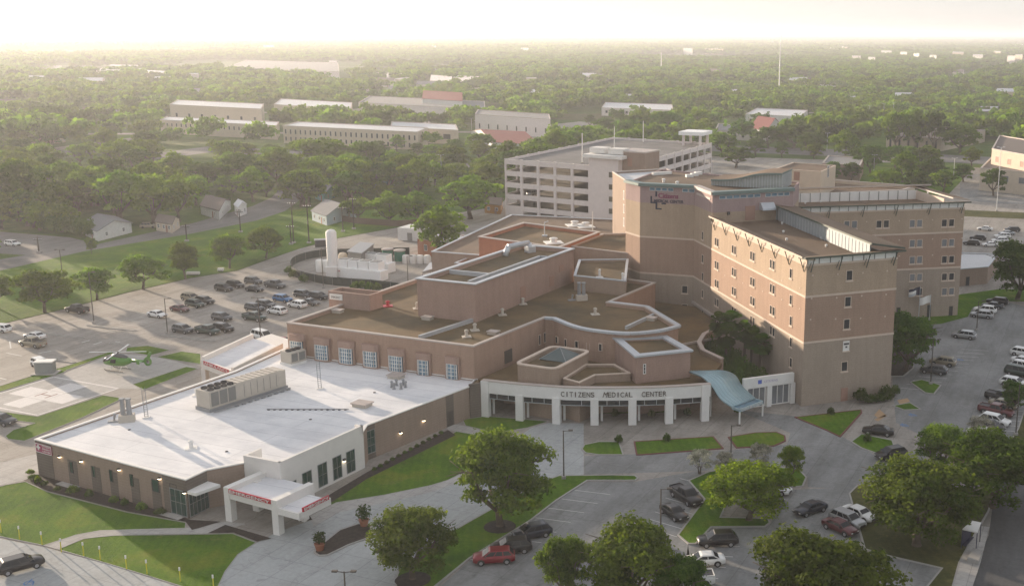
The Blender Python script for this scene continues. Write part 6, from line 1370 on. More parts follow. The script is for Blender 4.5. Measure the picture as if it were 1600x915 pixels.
# ================================================================== POLES, LAMPS, SMALL STREET THINGS
LG = 'lamp posts of the hospital car parks'
for px, b_, t_, lab, arms, mat in ((147, 505, 425, 'bronze lamp post on the kerbed island behind the helicopter', 1, 'pole'), (262, 522, 466, 'bronze lamp post at the left end of the green pickup island', 1, 'pole'), (408, 536, 465, 'bronze lamp post beside the long white SUV', 2, 'pole'), (505.5, 450, 388, 'lamp post in front of the white chillers', 1, 'pole'), (638, 450, 400, 'lamp post at the right of the white chillers', 1, 'pole'),
    (881, 748, 672, 'dark lamp post at the tip of the grass island', 1, 'pole'), (1032, 850, 763, 'lamp post beside the black sedan', 1, 'pole'), (1142, 712, 664, 'lamp post between the oval islands', 1, 'pole'), (541, 950, 892, 'lamp post at the bottom edge near the round drive', 2, 'pole'), (1454, 600, 530, 'lamp post on the grass wedge by the tower tree', 1, 'pole'), (1526, 516, 470, 'lamp post by the silver blue SUV', 1, 'pole'), (1587, 680, 600, 'lamp post in the right-hand row', 1, 'pole')):
    mast(px, b_, t_, 0, .11, 'lamp_post', lab, LG, 'lamp post', mat, arms)
for px, b_, t_, lab in ((1365, 275, 242, 'pale street lamp beyond the east wing, left one'), (1490, 275, 247, 'pale street lamp near the round dark tree on the avenue'), (1557, 330, 230, 'pale street lamp beside the lone avenue tree'), (1262, 236, 215, 'pale street lamp on the avenue behind the centre block'), (1292, 236, 208, 'tall pale street lamp with two arms on the avenue'), (1055, 215, 198, 'pale street lamp beyond the garage'), (860, 163, 140, 'distant pale street lamp left of the far lot'), (880, 168, 150, 'distant pale street lamp in the far lot'), (737, 205, 185, 'pale lamp beside the cream office block'), (752, 220, 198, 'pale lamp in front of the red-roofed building'), (690, 280, 242, 'pale lamp over the trees left of the garage'), (97, 425, 390, 'thin wooden lamp pole at the edge of the lawn'), (1005, 150, 135, 'distant lamp beyond the trees'), (1358, 190, 165, 'double lamp in the far trees, left'), (1380, 190, 162, 'double lamp in the far trees, middle'), (1395, 190, 160, 'double lamp in the far trees, right')):
    mast(px, b_, t_, 0, .12, 'street_lamp', lab, 'pale street lamps beyond the hospital', 'street lamp', 'coping' if px != 97 else 'wood', 2)
def upole(px, b_, t_, lab):
    t = mast(px, b_, t_, 0, .21, 'utility_pole', lab, 'wooden utility poles along the street', 'utility pole', 'wood'); z = None
    x, y, _ = t['loc']; u = px - CX; v = -u * math.sin(RO) + (t_ - CY) * math.cos(RO); z = H - (math.sin(TH) + math.cos(TH) * v / FPX) / (math.cos(TH) - math.sin(TH) * v / FPX) * y
    mb = MB(); mb.beam((x - 1.2, y), (x + 1.2, y), z - .9, z - .75, .12); mb.build('crossarm', M['wood'], t)
    for dx in (-1, -.4, .4, 1): mb = MB(); mb.lathe(x + dx, y, [(.07, z - .75), (.1, z - .6), (.05, z - .5)], 6); mb.build('insulator', M['coping'], t)
    return t
for px, b_, t_, lab in ((61, 395, 370, 'short wooden pole at the street corner'), (292, 377, 350, 'wooden pole with crossarm on the street edge left of the white garage'), (376, 363, 327, 'wooden pole between street and lawn trees'), (459, 380, 314, 'leftmost tall wooden pole of the pair on the lawn'), (483, 380, 318, 'right tall wooden pole of the pair on the lawn'), (455, 382, 350, 'thin short pole at the foot of the tall wooden pair'), (553, 358, 308, 'wooden pole in front of the pale blue house'), (536, 362, 322, 'slim leaning pole left of the pale blue house pole')): upole(px, b_, t_, lab)
# radio mast, far away
t = mast(1217, 150, 46, 0, .5, 'radio_mast', 'very thin tall radio mast rising above the horizon', None, 'radio mast', 'coping')
mast(1033, 120, 82, 0, .9, 'water_standpipe', 'distant white standpipe tower among the trees', None, 'tower', 'white')
# yellow markers along the near lawn
for i, (px, py) in enumerate(((2, 832), (31, 842), (66, 851), (96, 862), (131, 868), (157, 874), (198, 889), (230, 896), (282, 908), (334, 920))):
    x, y = G(px, py); t = empty('marker_post', (x, y, 0), 'yellow marker post at the lawn edge, ' + ['cut by the left edge', 'second from the left', 'third from the left', 'right beside the footpath', 'first right of the footpath', 'second right of the footpath', 'third right of the footpath', 'fourth right of the footpath', 'second from the right end', 'last at the right end'][i], 'marker post', 'yellow marker posts along the near lawn')
    mb = MB(); mb.box(x, y, 0, 1.35, .09, .09); mb.build('stake', M['yellow'], t); mb = MB(); mb.box(x, y, 1.35, 1.75, .16, .1); mb.build('reflector', M['white'], t)
def pot(px, py, lab, big=1.):
    x, y = G(px, py); t = empty('potted_plant', (x, y, .14), lab, 'potted plant'); mb = MB(); mb.lathe(x, y, [(.42, .14), (.6, .85), (.66, .9), (.66, .98), (.5, .98)], 14); mb.build('pot', M['terracotta'], t)
    mb = MB(); r = random.Random(int(px))
    for k in range(200):
        a, b_ = r.uniform(0, 6.28), r.uniform(0, 1); q = Vector((x + math.cos(a) * .75 * b_ * big, y + math.sin(a) * .75 * b_ * big, 1.1 + r.uniform(0, 1.2) * big)); d = Vector((r.uniform(-1, 1), r.uniform(-1, 1), r.uniform(0, 1))) * .16; e = Vector((r.uniform(-1, 1), r.uniform(-1, 1), r.uniform(-1, 1))) * .1
        mb.add([q - d - e, q + d - e, q + d + e, q - d + e], [(0, 1, 2, 3)])
    mb.build('foliage', M['leaf_dark'], t)
pot(500, 860, 'terracotta pot with a leafy plant at the tip of the planter island'); pot(569, 822, 'leafy potted plant at the far end of the planter island', 1.3)
# bus shelter and bench pad bottom right
bs = empty('bus_shelter', (*G(1515, 850), .14), 'small shelter with flat white roof and navy frame at the lower right walk', 'shelter'); q = [np.array(G(*p, 2.6)) for p in ((1504, 826), (1527, 831), (1533, 816), (1518, 813))]
mb = MB(); mb.prism(q, 2.5, 2.65, 0, True, True); mb.build('roof', M['white'], bs)
for p_ in q: mb = MB(); mb.tube((*p_, .14), (*p_, 2.5), .06, .06, 6); mb.build('post', M['navy'], bs)
mb = MB(); mb.beam(q[0], q[3], .5, 2.2, .06); mb.build('back_panel', M['navy'], bs)
mb = MB(); mb.beam(q[0] * .8 + q[1] * .2, q[3] * .8 + q[2] * .2, .5, .6, .4); mb.build('bench', M['navy'], bs)
t = empty('concrete_pad', (*G(1523, 868), .14), 'pale square slab beside the walk below the small shelter', 'slab'); mb = MB(); mb.prism(GP([(1511, 873), (1529, 877), (1536, 860), (1520, 856)], .5), .1, .6, 0, True, True); mb.build('slab', M['kerb'], t)
# flags by the tower
for px, b_, t_, lab, cols_ in ((1435, 500, 447, 'flagpole with the blue-topped flag at the tower', ('navy', 'white')), (1452, 500, 460, 'flagpole with the white flag at the tower', ('white', 'red'))):
    t = mast(px, b_, t_, 0, .07, 'flagpole', lab, None, 'flagpole', 'coping'); x, y, _ = t['loc']; u = px - CX; v = -u * math.sin(RO) + (t_ - CY) * math.cos(RO); z = H - (math.sin(TH) + math.cos(TH) * v / FPX) / (math.cos(TH) - math.sin(TH) * v / FPX) * y
    mb = MB(); n = 7
    vs = [(x - i * .4, y + .25 * math.sin(i * 1.1), z - .1 - j * .55 - i * .12) for i in range(n) for j in range(4)]
    mb.add(vs, [(i * 4 + j, (i + 1) * 4 + j, (i + 1) * 4 + j + 1, i * 4 + j + 1) for i in range(n - 1) for j in range(3)]); mb.m = [(0 if j == 0 or (cols_[0] == 'navy' and i < 2) else (1 if j == 1 else (0 if cols_[0] == 'white' else 2))) for i in range(n - 1) for j in range(3)]; mb.build('flag', [M[cols_[0]], M['white'], M['coping']], t)
# ================================================================== BACKGROUND BUILDINGS
CLEAR = []                                                  # picture rectangles that tree crowns should leave open
def bldg(name, label, cat, px_pts, z, wall, roof, win=None, clear=None, cop='coping_w', base=0, group=None):
    P = [np.array(G(*p, z)) for p in px_pts]
    if len(P) == 3: P.append(P[0] + P[2] - P[1])
    t = empty(name, (*P[0], 0), label, cat, group); block(t, P, 0, z, M[wall], M[roof], .4, M[cop], .5, .3, .1)
    for (i, n_, zc, w, h, gm) in (win or []):
        a, b_ = P[i], P[i + 1]; L = float(np.linalg.norm(b_ - a))
        for k in range(n_): window(t, a, b_, L * (k + .5) / n_, zc, w, h, M['coping_w'], M[gm], 0, 0, .15, .08)
    if clear: CLEAR.append(clear)
    return P
def gable(name, label, px_pts, z, wall, roof, rise=1.6, clear=None, nwin=3, cat='house'):
    P = [np.array(G(*p, z)) for p in px_pts]
    if len(P) == 3: P.append(P[0] + P[2] - P[1])
    t = empty(name, (*P[0], 0), label, cat); mb = MB(); mb.prism(P, 0, z, 0, False)
    A, B = (P[0] + P[3]) / 2, (P[1] + P[2]) / 2
    mb.add([(*P[0], z), (*P[3], z), (*A, z + rise)], [(0, 2, 1)]); mb.add([(*P[1], z), (*P[2], z), (*B, z + rise)], [(0, 1, 2)]); mb.build('wall', M[wall], t)
    u = (P[1] - P[0]) / np.linalg.norm(P[1] - P[0]) * .5; v = (P[0] - P[3]) / np.linalg.norm(P[0] - P[3]) * .5; mb = MB()
    for a, b_, s in ((P[0], P[1], 1), (P[3], P[2], -1)):
        q = [(*(a - u + v * s), z - .12), (*(b_ + u + v * s), z - .12), (*(B + u), z + rise + .12), (*(A - u), z + rise + .12)]; mb.add(q + [(x, y, zz + .15) for x, y, zz in q], [(0, 1, 2, 3), (7, 6, 5, 4), (0, 4, 5, 1), (1, 5, 6, 2), (2, 6, 7, 3), (3, 7, 4, 0)])
    mb.build('roof', M[roof], t)
    for i in (0, 1):
        a, b_ = P[i], P[i + 1]; L = float(np.linalg.norm(b_ - a))
        for k in range(nwin if i == 0 else 2): window(t, a, b_, L * (k + .5) / (nwin if i == 0 else 2), 1.6, 1.1, 1.2, M['white'], M['glass'], 1, 1, .1, .06)
    a, b_ = P[0], P[1]; L = float(np.linalg.norm(b_ - a)); k = MB(); wbox(k, a, b_, L * .62, L * .62 + .9, 0, 2.1, 0, .06); k.build('door', M['door'], t)
    if clear: CLEAR.append(clear)
gable('house', 'long white house with grey roof among the trees at far left', [(137, 275), (185, 283), (222, 272)], 3.2, 'wall_white', 'roof_grey', 1.5, (132, 262, 222, 290), 4)
gable('house', 'white house with dark roof beside the hedge on the side street', [(127, 350), (152, 361), (205, 348)], 3.0, 'wall_white', 'roof_grey', 1.8, (124, 345, 190, 372), 2)
gable('house', 'white house with brown roof by the street between the crowns', [(313, 321), (342, 329), (360, 313)], 3.0, 'wall_white', 'roof_brown', 1.6, (312, 312, 345, 332), 2)
gable('garage_shed', 'small bright white shed next to the street', [(366, 319), (372, 324), (385, 319)], 3.2, 'white', 'roof_pale', 1.0, (360, 308, 388, 332), 1, 'shed')
gable('house', 'turquoise shed-like house with grey roof above the pale blue house', [(492, 297), (507, 302), (528, 292)], 3.2, 'wall_teal', 'roof_grey', 1.3, (484, 280, 530, 304), 1)
gable('house', 'pale blue house with striped metal roof and dark fence', [(487, 329), (510, 337), (556, 325)], 3.2, 'wall_blue', 'roof_grey', 2.4, (484, 308, 560, 345), 3)
gable('house', 'dark green house deep among the trees left of the garage', [(586, 277), (604, 281), (618, 274)], 3.6, 'wall_green', 'roof_brown', 1.2, (582, 258, 612, 284), 2)
gable('house', 'orange wooden house left of the garage foot', [(757, 318), (782, 320), (785, 311)], 3.2, 'orange_siding', 'roof_brown', 1.2, (755, 306, 786, 326), 2)
gable('house', 'small pale house with awning at the left, behind the big crowns', [(48, 331), (72, 334), (84, 327)], 3.0, 'wall_white', 'roof_grey', 1.3, (46, 322, 86, 340), 2)
gable('house', 'pale house half hidden below the big crowns on the street', [(243, 346), (268, 350), (280, 342)], 2.8, 'cream', 'roof_brown', 1.4, (245, 338, 272, 352), 3)
# cream school-like blocks
bldg('office_block', 'tall cream block with dark doors behind the trees at upper left', 'building', [(265, 163), (408, 170), (412, 162)], 13, 'cream', 'roof_pale', [(0, 7, 5.5, 2.2, 4.5, 'glass')], (262, 155, 412, 183))
bldg('office_block', 'low cream block with a flat pale roof, right of the tall cream block', 'building', [(428, 163), (548, 170), (550, 160)], 8, 'cream', 'roof_pale', [(0, 10, 4, 1.0, 2.6, 'glass')], (430, 158, 548, 172))
bldg('office_block', 'long cream two storey block with white roof, left part of the campus', 'building', [(250, 187), (432, 196), (436, 190)], 8, 'cream', 'roof_pale', [(0, 24, 5.2, 1.2, 2.2, 'glass')], (252, 184, 430, 202))
bldg('office_block', 'long cream two storey block with rows of narrow windows', 'building', [(442, 196), (652, 206), (668, 199)], 9.5, 'cream', 'roof_pale', [(0, 26, 6.3, 1.3, 2.6, 'glass'), (0, 26, 2.4, 1.3, 2.4, 'glass')], (442, 190, 655, 226))
bldg('office_block', 'cream extension with dark recess behind the long windowed block', 'building', [(610, 198), (716, 203), (712, 194)], 8, 'cream', 'roof_pale', [(0, 3, 4, 5, 3, 'glass')], (640, 192, 716, 210))
bldg('civic_building', 'pale building with a red roofed porch in the upper centre', 'building', [(560, 160), (758, 170), (757, 158)], 9, 'garage', 'roof_grey', [(0, 9, 3, 1.4, 2.4, 'glass')], (600, 152, 760, 172))
gable('church_roof_hall', 'hall with dark red gable roof in the upper centre', [(660, 154), (722, 158), (722, 150)], 12, 'wall_white', 'roof_red', 4, (640, 145, 722, 158), 3, 'building')
bldg('warehouse', 'grey flat building beside the small distant car lot', 'building', [(742, 178), (860, 186), (858, 178)], 11, 'garage', 'roof_grey', [(0, 8, 4, 1.2, 3, 'glass')], (770, 176, 862, 200))
gable('red_roof_building', 'pale building with a broad dark red roof just left of the garage', [(770, 222), (842, 226), (800, 208)], 5, 'wall_white', 'roof_red', 3.5, (740, 205, 845, 240), 5, 'building')
gable('red_roof_pavilion', 'small building with steep red roof and white timber gable right of the garage', [(1172, 200), (1198, 204), (1222, 196)], 6, 'wall_white', 'roof_red', 5.5, (1168, 180, 1222, 212), 2, 'building')
bldg('white_roof_warehouse', 'warehouse with broad white roof beyond the red roofed pavilion', 'building', [(1165, 178), (1250, 182), (1262, 172)], 7, 'wall_white', 'roof_pale', [(0, 5, 3, 2, 2, 'glass')], (1165, 162, 1262, 190))
bldg('white_roof_store', 'long low store with bright white roofs beyond the avenue trees', 'building', [(940, 168), (1052, 172), (1050, 163)], 6, 'garage', 'roof_pale', [(0, 7, 3, 2, 2, 'glass')], (942, 160, 1052, 176))
gable('arched_hall', 'left pale arched hall far away', [(585, 122), (640, 125), (638, 116)], 7, 'cream', 'garage', 3, (585, 106, 640, 120), 2, 'hall'); gable('arched_hall', 'middle pale arched hall far away', [(672, 126), (706, 128), (706, 119)], 7, 'cream', 'garage', 3, (674, 110, 706, 124), 2, 'hall'); gable('arched_hall', 'right pale arched hall far away', [(708, 127), (756, 129), (754, 120)], 7, 'cream', 'garage', 3, (708, 110, 756, 125), 2, 'hall')
bldg('factory', 'wide flat factory with pale roofs in the haze at upper left', 'building', [(150, 110), (310, 116), (310, 105)], 10, 'garage', 'roof_pale', None, (150, 100, 310, 112)); bldg('factory', 'grey flat factory roofs in the haze right of the first factory', 'building', [(350, 106), (530, 112), (528, 98)], 10, 'garage', 'roof_grey', None, (350, 94, 530, 108))
bldg('distant_block', 'pale apartment block on the horizon at right of centre', 'building', [(1101, 76), (1130, 77), (1130, 74)], 16, 'cream', 'roof_pale', None, (1100, 70, 1131, 80)); gable('chapel', 'little white chapel among the far trees', [(1108, 118), (1125, 120), (1126, 113)], 8, 'white', 'roof_brown', 6, (1106, 105, 1127, 120), 1, 'chapel')
bldg('tree_screened_building', 'brown building behind tall trees on the right', 'building', [(1385, 212), (1470, 216), (1540, 203)], 7, 'cream', 'roof_brown', [(0, 6, 3, 1.4, 4.5, 'glass')], (1400, 214, 1468, 236))
bldg('modern_white_building', 'white angular modern building at the right edge', 'building', [(1532, 262), (1640, 272), (1650, 250)], 9, 'cream', 'roof_brown', [(0, 4, 5.5, 3, 2.5, 'glass_pale')], (1530, 225, 1600, 305))
bldg('modern_white_building_wing', 'taller white wing with brown roof at the right edge', 'building', [(1550, 232), (1650, 250), (1650, 225)], 15, 'cream', 'roof_brown', [(0, 5, 11, 2.5, 2.5, 'door')], None)
bldg('grey_flat_building', 'grey flat roofed building behind the pale penthouse', 'building', [(1285, 254), (1344, 258), (1350, 246)], 7, 'ed_brick', 'roof_grey', [(0, 4, 3, 1.4, 1.8, 'glass')], (1285, 245, 1345, 262))
bldg('grey_flat_building', 'low grey building with orange lights left of the red roofed pavilion', 'building', [(1118, 203), (1180, 207), (1180, 196)], 5, 'garage', 'roof_grey', [(0, 5, 2.4, 1.8, 1.8, 'glass')], (1120, 192, 1172, 208))
rng = random.Random(11); k_ = 0
for k_, (px, py) in enumerate(sorted(((1250, 68), (1270, 66), (1320, 74), (1338, 88), (1362, 90), (1412, 82), (1432, 84), (1458, 87), (1497, 82), (1528, 86), (1558, 81), (1580, 88), (1592, 86), (1598, 70), (1300, 76), (1205, 70), (1385, 80), (420, 72), (676, 72), (1075, 76), (960, 108), (1020, 112), (830, 122), (1175, 122), (820, 76), (520, 96), (90, 104), (1560, 66), (1510, 64), (1430, 63)))):
    w = rng.uniform(8, 18); bldg('distant_building', 'tiny pale flat building in the far trees, %s from the left' % NTH[k_], 'building', [(px - w / 2, py), (px + w / 2, py + .4), (px + w / 2, py - .8)], 17 if py < 92 else 8, rng.choice(['cream', 'garage', 'stucco']), 'roof_pale', None, (px - w / 2, py - 3, px + w / 2, py + 2), group='tiny pale buildings scattered through the far trees')
HR = random.Random(21); spots = sorted([(HR.uniform(x0, x1), HR.uniform(y0, y1)) for x0, x1, y0, y1, n_ in ((0, 240, 118, 235, 9), (240, 620, 112, 150, 7), (620, 1000, 108, 158, 9), (1000, 1600, 96, 176, 22), (1230, 1600, 176, 205, 5)) for _ in range(n_)])
for k_, (px, py) in enumerate(spots):
    d_ = PR(*G(px, py), 0)[2]; w = HR.uniform(14, 30) * FPX / d_; c_ = HR.random()
    if any(a < px < c and b_ < py < e for a, b_, c, e in CLEAR[:40]): continue
    gable('house', 'small roof among the trees of the distant town, %s from the left' % (NTH + ['%dth' % q for q in range(32, 60)])[k_], [(px - w / 2, py), (px + w / 2, py + .3), (px + w * .62, py - 1.4)], 4.5 if py > 130 else 7, HR.choice(['wall_white', 'cream', 'garage']), HR.choice(['roof_grey', 'roof_brown', 'roof_pale', 'roof_pale']), 2.5, (px - w * .6, py - 9 * FPX / d_, px + w * .7, py + 1.5), 2)
wf = empty('wooden_fence', (*G(540, 347), 0), 'dark wooden fence behind the pale blue house', 'fence'); mb = MB(); fpp = [G(*q) for q in ((510, 342), (560, 350), (620, 354), (660, 352))]
for a, b_ in zip(fpp, fpp[1:]): mb.beam(a, b_, .1, 2.0, .06)
mb.build('boards', M['fence'], wf)
for i, (px, py, lab) in enumerate(((302, 430, 'long low white bench-like box under the lawn trees'), (345, 424, 'small white box on legs at the lawn edge'))):
    t = empty('utility_box', (*G(px, py), 0), lab, 'box'); x, y = G(px, py); mb = MB(); mb.box(x, y, .3, .9, (3.2, 1.4)[i], .9, .1); mb.build('casing', M['white'], t); mb = MB(); mb.box(x, y, 0, .3, (2.6, 1)[i], .6, .1); mb.build('base', M['dark'], t)
# ================================================================== TREES
def leaf_mesh(name, clumps, n, size, rs, mat, flat=.55, sq=1.0):
    C = np.array([c[:3] for c in clumps]); R_ = np.array([c[3] for c in clumps]); T = rs.uniform(0, 1, len(C)) if True else 0
    wgt = R_ ** 2; idx = rs.choice(len(C), n, p=wgt / wgt.sum())
    d = rs.normal(size=(n, 3)); d /= np.linalg.norm(d, axis=1)[:, None]; low = d[:, 2] < -.25; d[low, 2] *= -.6
    rad = R_[idx] * (.55 + .5 * rs.uniform(0, 1, n) ** .6); lump = 1 + .25 * np.sin(d[:, 0] * 5 + idx) * np.sin(d[:, 1] * 6 + idx * 2)
    p = C[idx] + d * (rad * lump)[:, None] * np.array([1, 1, flat + .25])
    nrm = d * .9 + rs.normal(size=(n, 3)) * .55 + np.array([0, 0, .25]); nrm /= np.linalg.norm(nrm, axis=1)[:, None]
    t = np.cross(nrm, rs.normal(size=(n, 3))); t /= np.linalg.norm(t, axis=1)[:, None]; b = np.cross(nrm, t)
    s = (size * rs.uniform(.55, 1.35, n))[:, None]; t *= s; b *= s * sq * rs.uniform(.55, .9, n)[:, None]
    v = np.empty((n, 4, 3)); v[:, 0] = p - t - b * .5; v[:, 1] = p + t * .3 - b; v[:, 2] = p + t + b * .6; v[:, 3] = p - t * .4 + b
    me = bpy.data.meshes.new(name); me.vertices.add(n * 4); me.vertices.foreach_set('co', v.ravel()); me.loops.add(n * 4); me.loops.foreach_set('vertex_index', np.arange(n * 4, dtype=np.int32))
    me.polygons.add(n); me.polygons.foreach_set('loop_start', np.arange(0, n * 4, 4, dtype=np.int32)); me.polygons.foreach_set('loop_total', np.full(n, 4, dtype=np.int32))
    at = me.attributes.new('tone', 'FLOAT', 'FACE'); at.data.foreach_set('value', np.clip(T[idx] * .7 + rs.uniform(0, .35, n), 0, 1).astype(np.float32))
    me.materials.append(mat); me.update(); me.validate(); return me
def tree_proto(seed, n, size, mat, W=12., Hh=10., trunkh=.28, spread=1., nclump=26, flat=.55, crown=None, stems=1, thick=.33):
    rs = np.random.RandomState(seed); cl = []; mb = MB(); zc = Hh * (trunkh + .1); top = Hh * .87
    lobes = rs.uniform(.6, 1.14, 7); ph = rs.uniform(0, 6.28)
    for i in range(nclump):
        a = i * 2.399 + rs.uniform(-.3, .3); k = math.sqrt((i + .5) / nclump); lf = np.interp(((a + ph) % 6.283) / 6.283 * 7, range(8), list(lobes) + [lobes[0]])
        r = W / 2 * .86 * k * lf; z = zc + (top - zc) * (math.sqrt(max(0, 1 - (k * .93) ** 2)) * .9 + rs.uniform(-.14, .1)) + (0 if k < .8 else rs.uniform(-.06, .05) * Hh)
        cl.append((r * math.cos(a), r * math.sin(a), z, W * rs.uniform(.07, .165) * (1 if k < .75 else .8)))
        if i % 4 != 3: cl.append((r * .8 * math.cos(a + .3), r * .75 * math.sin(a + .3), max(zc * .85, z - Hh * rs.uniform(.12, .3)), W * rs.uniform(.08, .13)))
    for s_ in range(stems):
        bx, by = (0, 0) if stems == 1 else (rs.uniform(-.35, .35), rs.uniform(-.35, .35)); fk = Vector((bx + rs.uniform(-.3, .3), by + rs.uniform(-.3, .3), Hh * trunkh)); th = thick / (1 if stems == 1 else 1.8)
        mb.tube((bx, by, -.3), (bx, by, .35), th * 1.6, th * 1.05, 9); mb.tube((bx, by, .3), fk, th * 1.06, th * .85, 9)
        for j in range(6 if stems == 1 else 2):
            a = j * 1.05 + rs.uniform(-.3, .3) + s_; tgt = Vector((W * .27 * math.cos(a), W * .27 * math.sin(a), Hh * rs.uniform(.52, .68))); mid = fk.lerp(tgt, .5) + Vector((0, 0, -.05 * Hh)); mid.x *= 1.15; mid.y *= 1.15
            mb.tube(fk - Vector((0, 0, .15)), mid, th * .6, th * .42, 7); mb.tube(mid, tgt, th * .42, th * .2, 6)
            for q in range(2): e = tgt + Vector((W * .16 * math.cos(a + (q - .5) * 1.3), W * .16 * math.sin(a + (q - .5) * 1.3), rs.uniform(0, 1.0))); mb.tube(tgt, e, th * .2, th * .08, 5)
    tk = mb.build('trunk', M['bark'], None, True); COL.objects.unlink(tk)
    cm = leaf_mesh('crown', cl, n, size, rs, mat, flat); cr = bpy.data.objects.new('crown', cm)
    return tk, cr
NEAR = [tree_proto(s, 17000, .155, M['leaf_oak'], trunkh=.17, nclump=34, flat=.6) for s in (1, 2, 3)]
NEARB = [tree_proto(s, 14000, .16, M['leaf_bright'], trunkh=.17, nclump=30) for s in (5,)]
MID = [tree_proto(s, 4200, .30, M['leaf_mid'], trunkh=.2, nclump=20) for s in (11, 12, 13)] + [tree_proto(s, 4200, .30, M['leaf_dark'], trunkh=.2, nclump=20, W=11) for s in (14, 15)] + [tree_proto(s, 4200, .30, M['leaf_bright'], trunkh=.2, nclump=20, W=11.5) for s in (16, 17)]
LAWNT = [tree_proto(s, 8000, .22, M['leaf_mid'], trunkh=.24, nclump=22, thick=.26) for s in (21, 22, 23)]
CRAPE = [tree_proto(s, 6000, .13, M['blossom'], W=9, Hh=9, trunkh=.2, nclump=24, stems=5, thick=.25) for s in (31, 32)]
DARKN = [tree_proto(41, 15000, .16, M['leaf_dark'], W=12, Hh=10, nclump=32, trunkh=.17)]
TREES = []                                                  # (x, y, r) occupied
def tree(P, px, py, wpx, hpx, label, group=None, name='tree', xy=None, w=None, h=None, rot=None, z=0, i=None, pw=12., ph=10.):
    x, y = xy if xy is not None else G(px, py, z); d = PR(x, y, z)[2]
    w = w or wpx * d / FPX; h = h or hpx * d / FPX * 1.02; tk, cr = P[(len(TREES) if i is None else i) % len(P)]
    t = empty(name, (x, y, z), label, 'tree', group, random.uniform(0, 6.28) if rot is None else rot); t.scale = (w / pw, w / pw, h / ph)
    for o in (tk, cr): c = o.copy(); COL.objects.link(c); c.parent = t
    TREES.append((x, y, w / 2)); return t
tree(NEAR, 781, 822, 196, 160, 'broad live oak in a mulch ring, the largest tree left of centre', i=0)
tree(NEAR, 645, 905, 172, 128, 'live oak with visible forked trunk on the rounded grass island at the bottom', i=1)
tree(NEAR, 884, 940, 100, 118, 'small yellow-tipped oak at the bottom edge, left of the big group', i=2, group=None)
tree(NEAR, 985, 950, 200, 148, 'wide dark oak in the bottom centre hiding parked cars', i=0)
tree(DARKN, 1062, 958, 120, 105, 'dark oak overlapping the white pickup at the bottom edge', i=0)
tree(NEARB, 1170, 812, 168, 92, 'yellow-green tree on the grass strip beside the black pickup', i=0)
tree(NEAR, 1432, 852, 232, 152, 'large olive oak in the dry lawn at lower right', i=1)
tree(NEAR, 1275, 985, 250, 168, 'large oak crown at the bottom right of centre', i=2)
tree(DARKN, 1550, 792, 210, 125, 'wide dark oak at the right edge behind the olive oak', i=0)
tree(NEAR, 1470, 740, 120, 82, 'yellowish oak crown between the car park and the right edge', i=0)
tree(DARKN, 1415, 580, 128, 98, 'dark spreading oak beside the tower and the car park', i=0)
tree(DARKN, 1590, 468, 130, 98, 'dark oak at the right edge above the short row of cars', i=0)
for px, py, w_, h_, lab, i in ((70, 488, 98, 72, 'lawn tree left of the black pickup, widest on the lawn', 0), (152, 468, 72, 56, 'second lawn tree, behind the black pickup', 1), (224, 452, 82, 56, 'third lawn tree with a leaning crown', 2), (290, 436, 66, 60, 'fourth lawn tree, by the white box', 0), (359, 419, 66, 58, 'fifth lawn tree with an open round crown', 1), (416, 404, 64, 52, 'sixth lawn tree, nearest the oxygen tank', 2), (-4, 482, 60, 60, 'lawn tree cut by the left edge', 1)):
    tree(LAWNT, px, py, w_ * 1.15, h_, lab, 'row of trees along the left lawn', i=i)
tree(LAWNT, 143, 397, 22, 28, 'small reddish young tree at the street corner', i=0)
for px, py, lab, i, w_ in ((1093, 740, 'white-flowering crape myrtle, left one of three', 0, 46), (1133, 746, 'white-flowering crape myrtle, middle one of three', 1, 42), (1186, 731, 'white-flowering crape myrtle, right one of three', 0, 46), (1530, 690, 'pale lilac flowering bush behind the right-hand row of cars', 1, 50)):
    tree(CRAPE, px, py, w_, 46, lab, 'flowering trees round the islands', i=i, pw=9, ph=9, name='flowering_tree')
tree(NEARB, 1236, 750, 48, 60, 'small round green tree on the oval island', i=0)
tree(DARKN, 1583, 640, 60, 50, 'small dark tree at the right edge among the cars', i=0)
# palms and shrubs of the courtyard
def palm(px, py, z, h, lab):
    x, y = G(px, py, z); y = y; t = empty('palm_tree', (x, y, 0), lab, 'palm tree', 'courtyard palms'); mb = MB(); mb.tube((x, y, 0), (x + .2, y, h), .28, .2, 8); mb.build('trunk', M['bark'], t); mb = MB(); r = random.Random(px)
    for k in range(70):
        a = k * 2.4; el = r.uniform(-.9, 1.2); d = Vector((math.cos(a) * math.cos(el), math.sin(a) * math.cos(el), math.sin(el))); s = Vector((-math.sin(a), math.cos(a), 0)); p0 = Vector((x + .2, y, h)); L = r.uniform(1.5, 2.4)
        m_ = p0 + d * L * .6; e = p0 + d * L + Vector((0, 0, -.5)); 
        for q in range(-3, 4): f = d + s * q * .22; f.normalize(); b0 = p0 + d * L * .45; b1 = b0 + f * L * .6 + Vector((0, 0, -.25)); mb.add([b0 - s * .06, b0 + s * .06, b1 + s * .14, b1 - s * .14], [(0, 1, 2, 3)])
        mb.add([p0 - s * .03, p0 + s * .03, b0 + s * .03, b0 - s * .03], [(0, 1, 2, 3)])
    mb.build('fronds', M['leaf_mid'], t)
for px, py, z, h, lab in ((1122, 545, 4, 9.0, 'palm at the upper left of the courtyard beside the tower'), (1140, 548, 4, 9.6, 'second palm of the courtyard, next to the tower wall'), (1133, 560, 4, 8.2, 'third palm of the courtyard, lower in the clump'), (1172, 575, 2, 7.6, 'palm in the right part of the courtyard'), (1186, 580, 2, 7.0, 'rightmost palm of the courtyard by the screen wall'), (1162, 568, 2, 8.2, 'palm in the middle of the courtyard')): palm(px, py, z, h, lab)
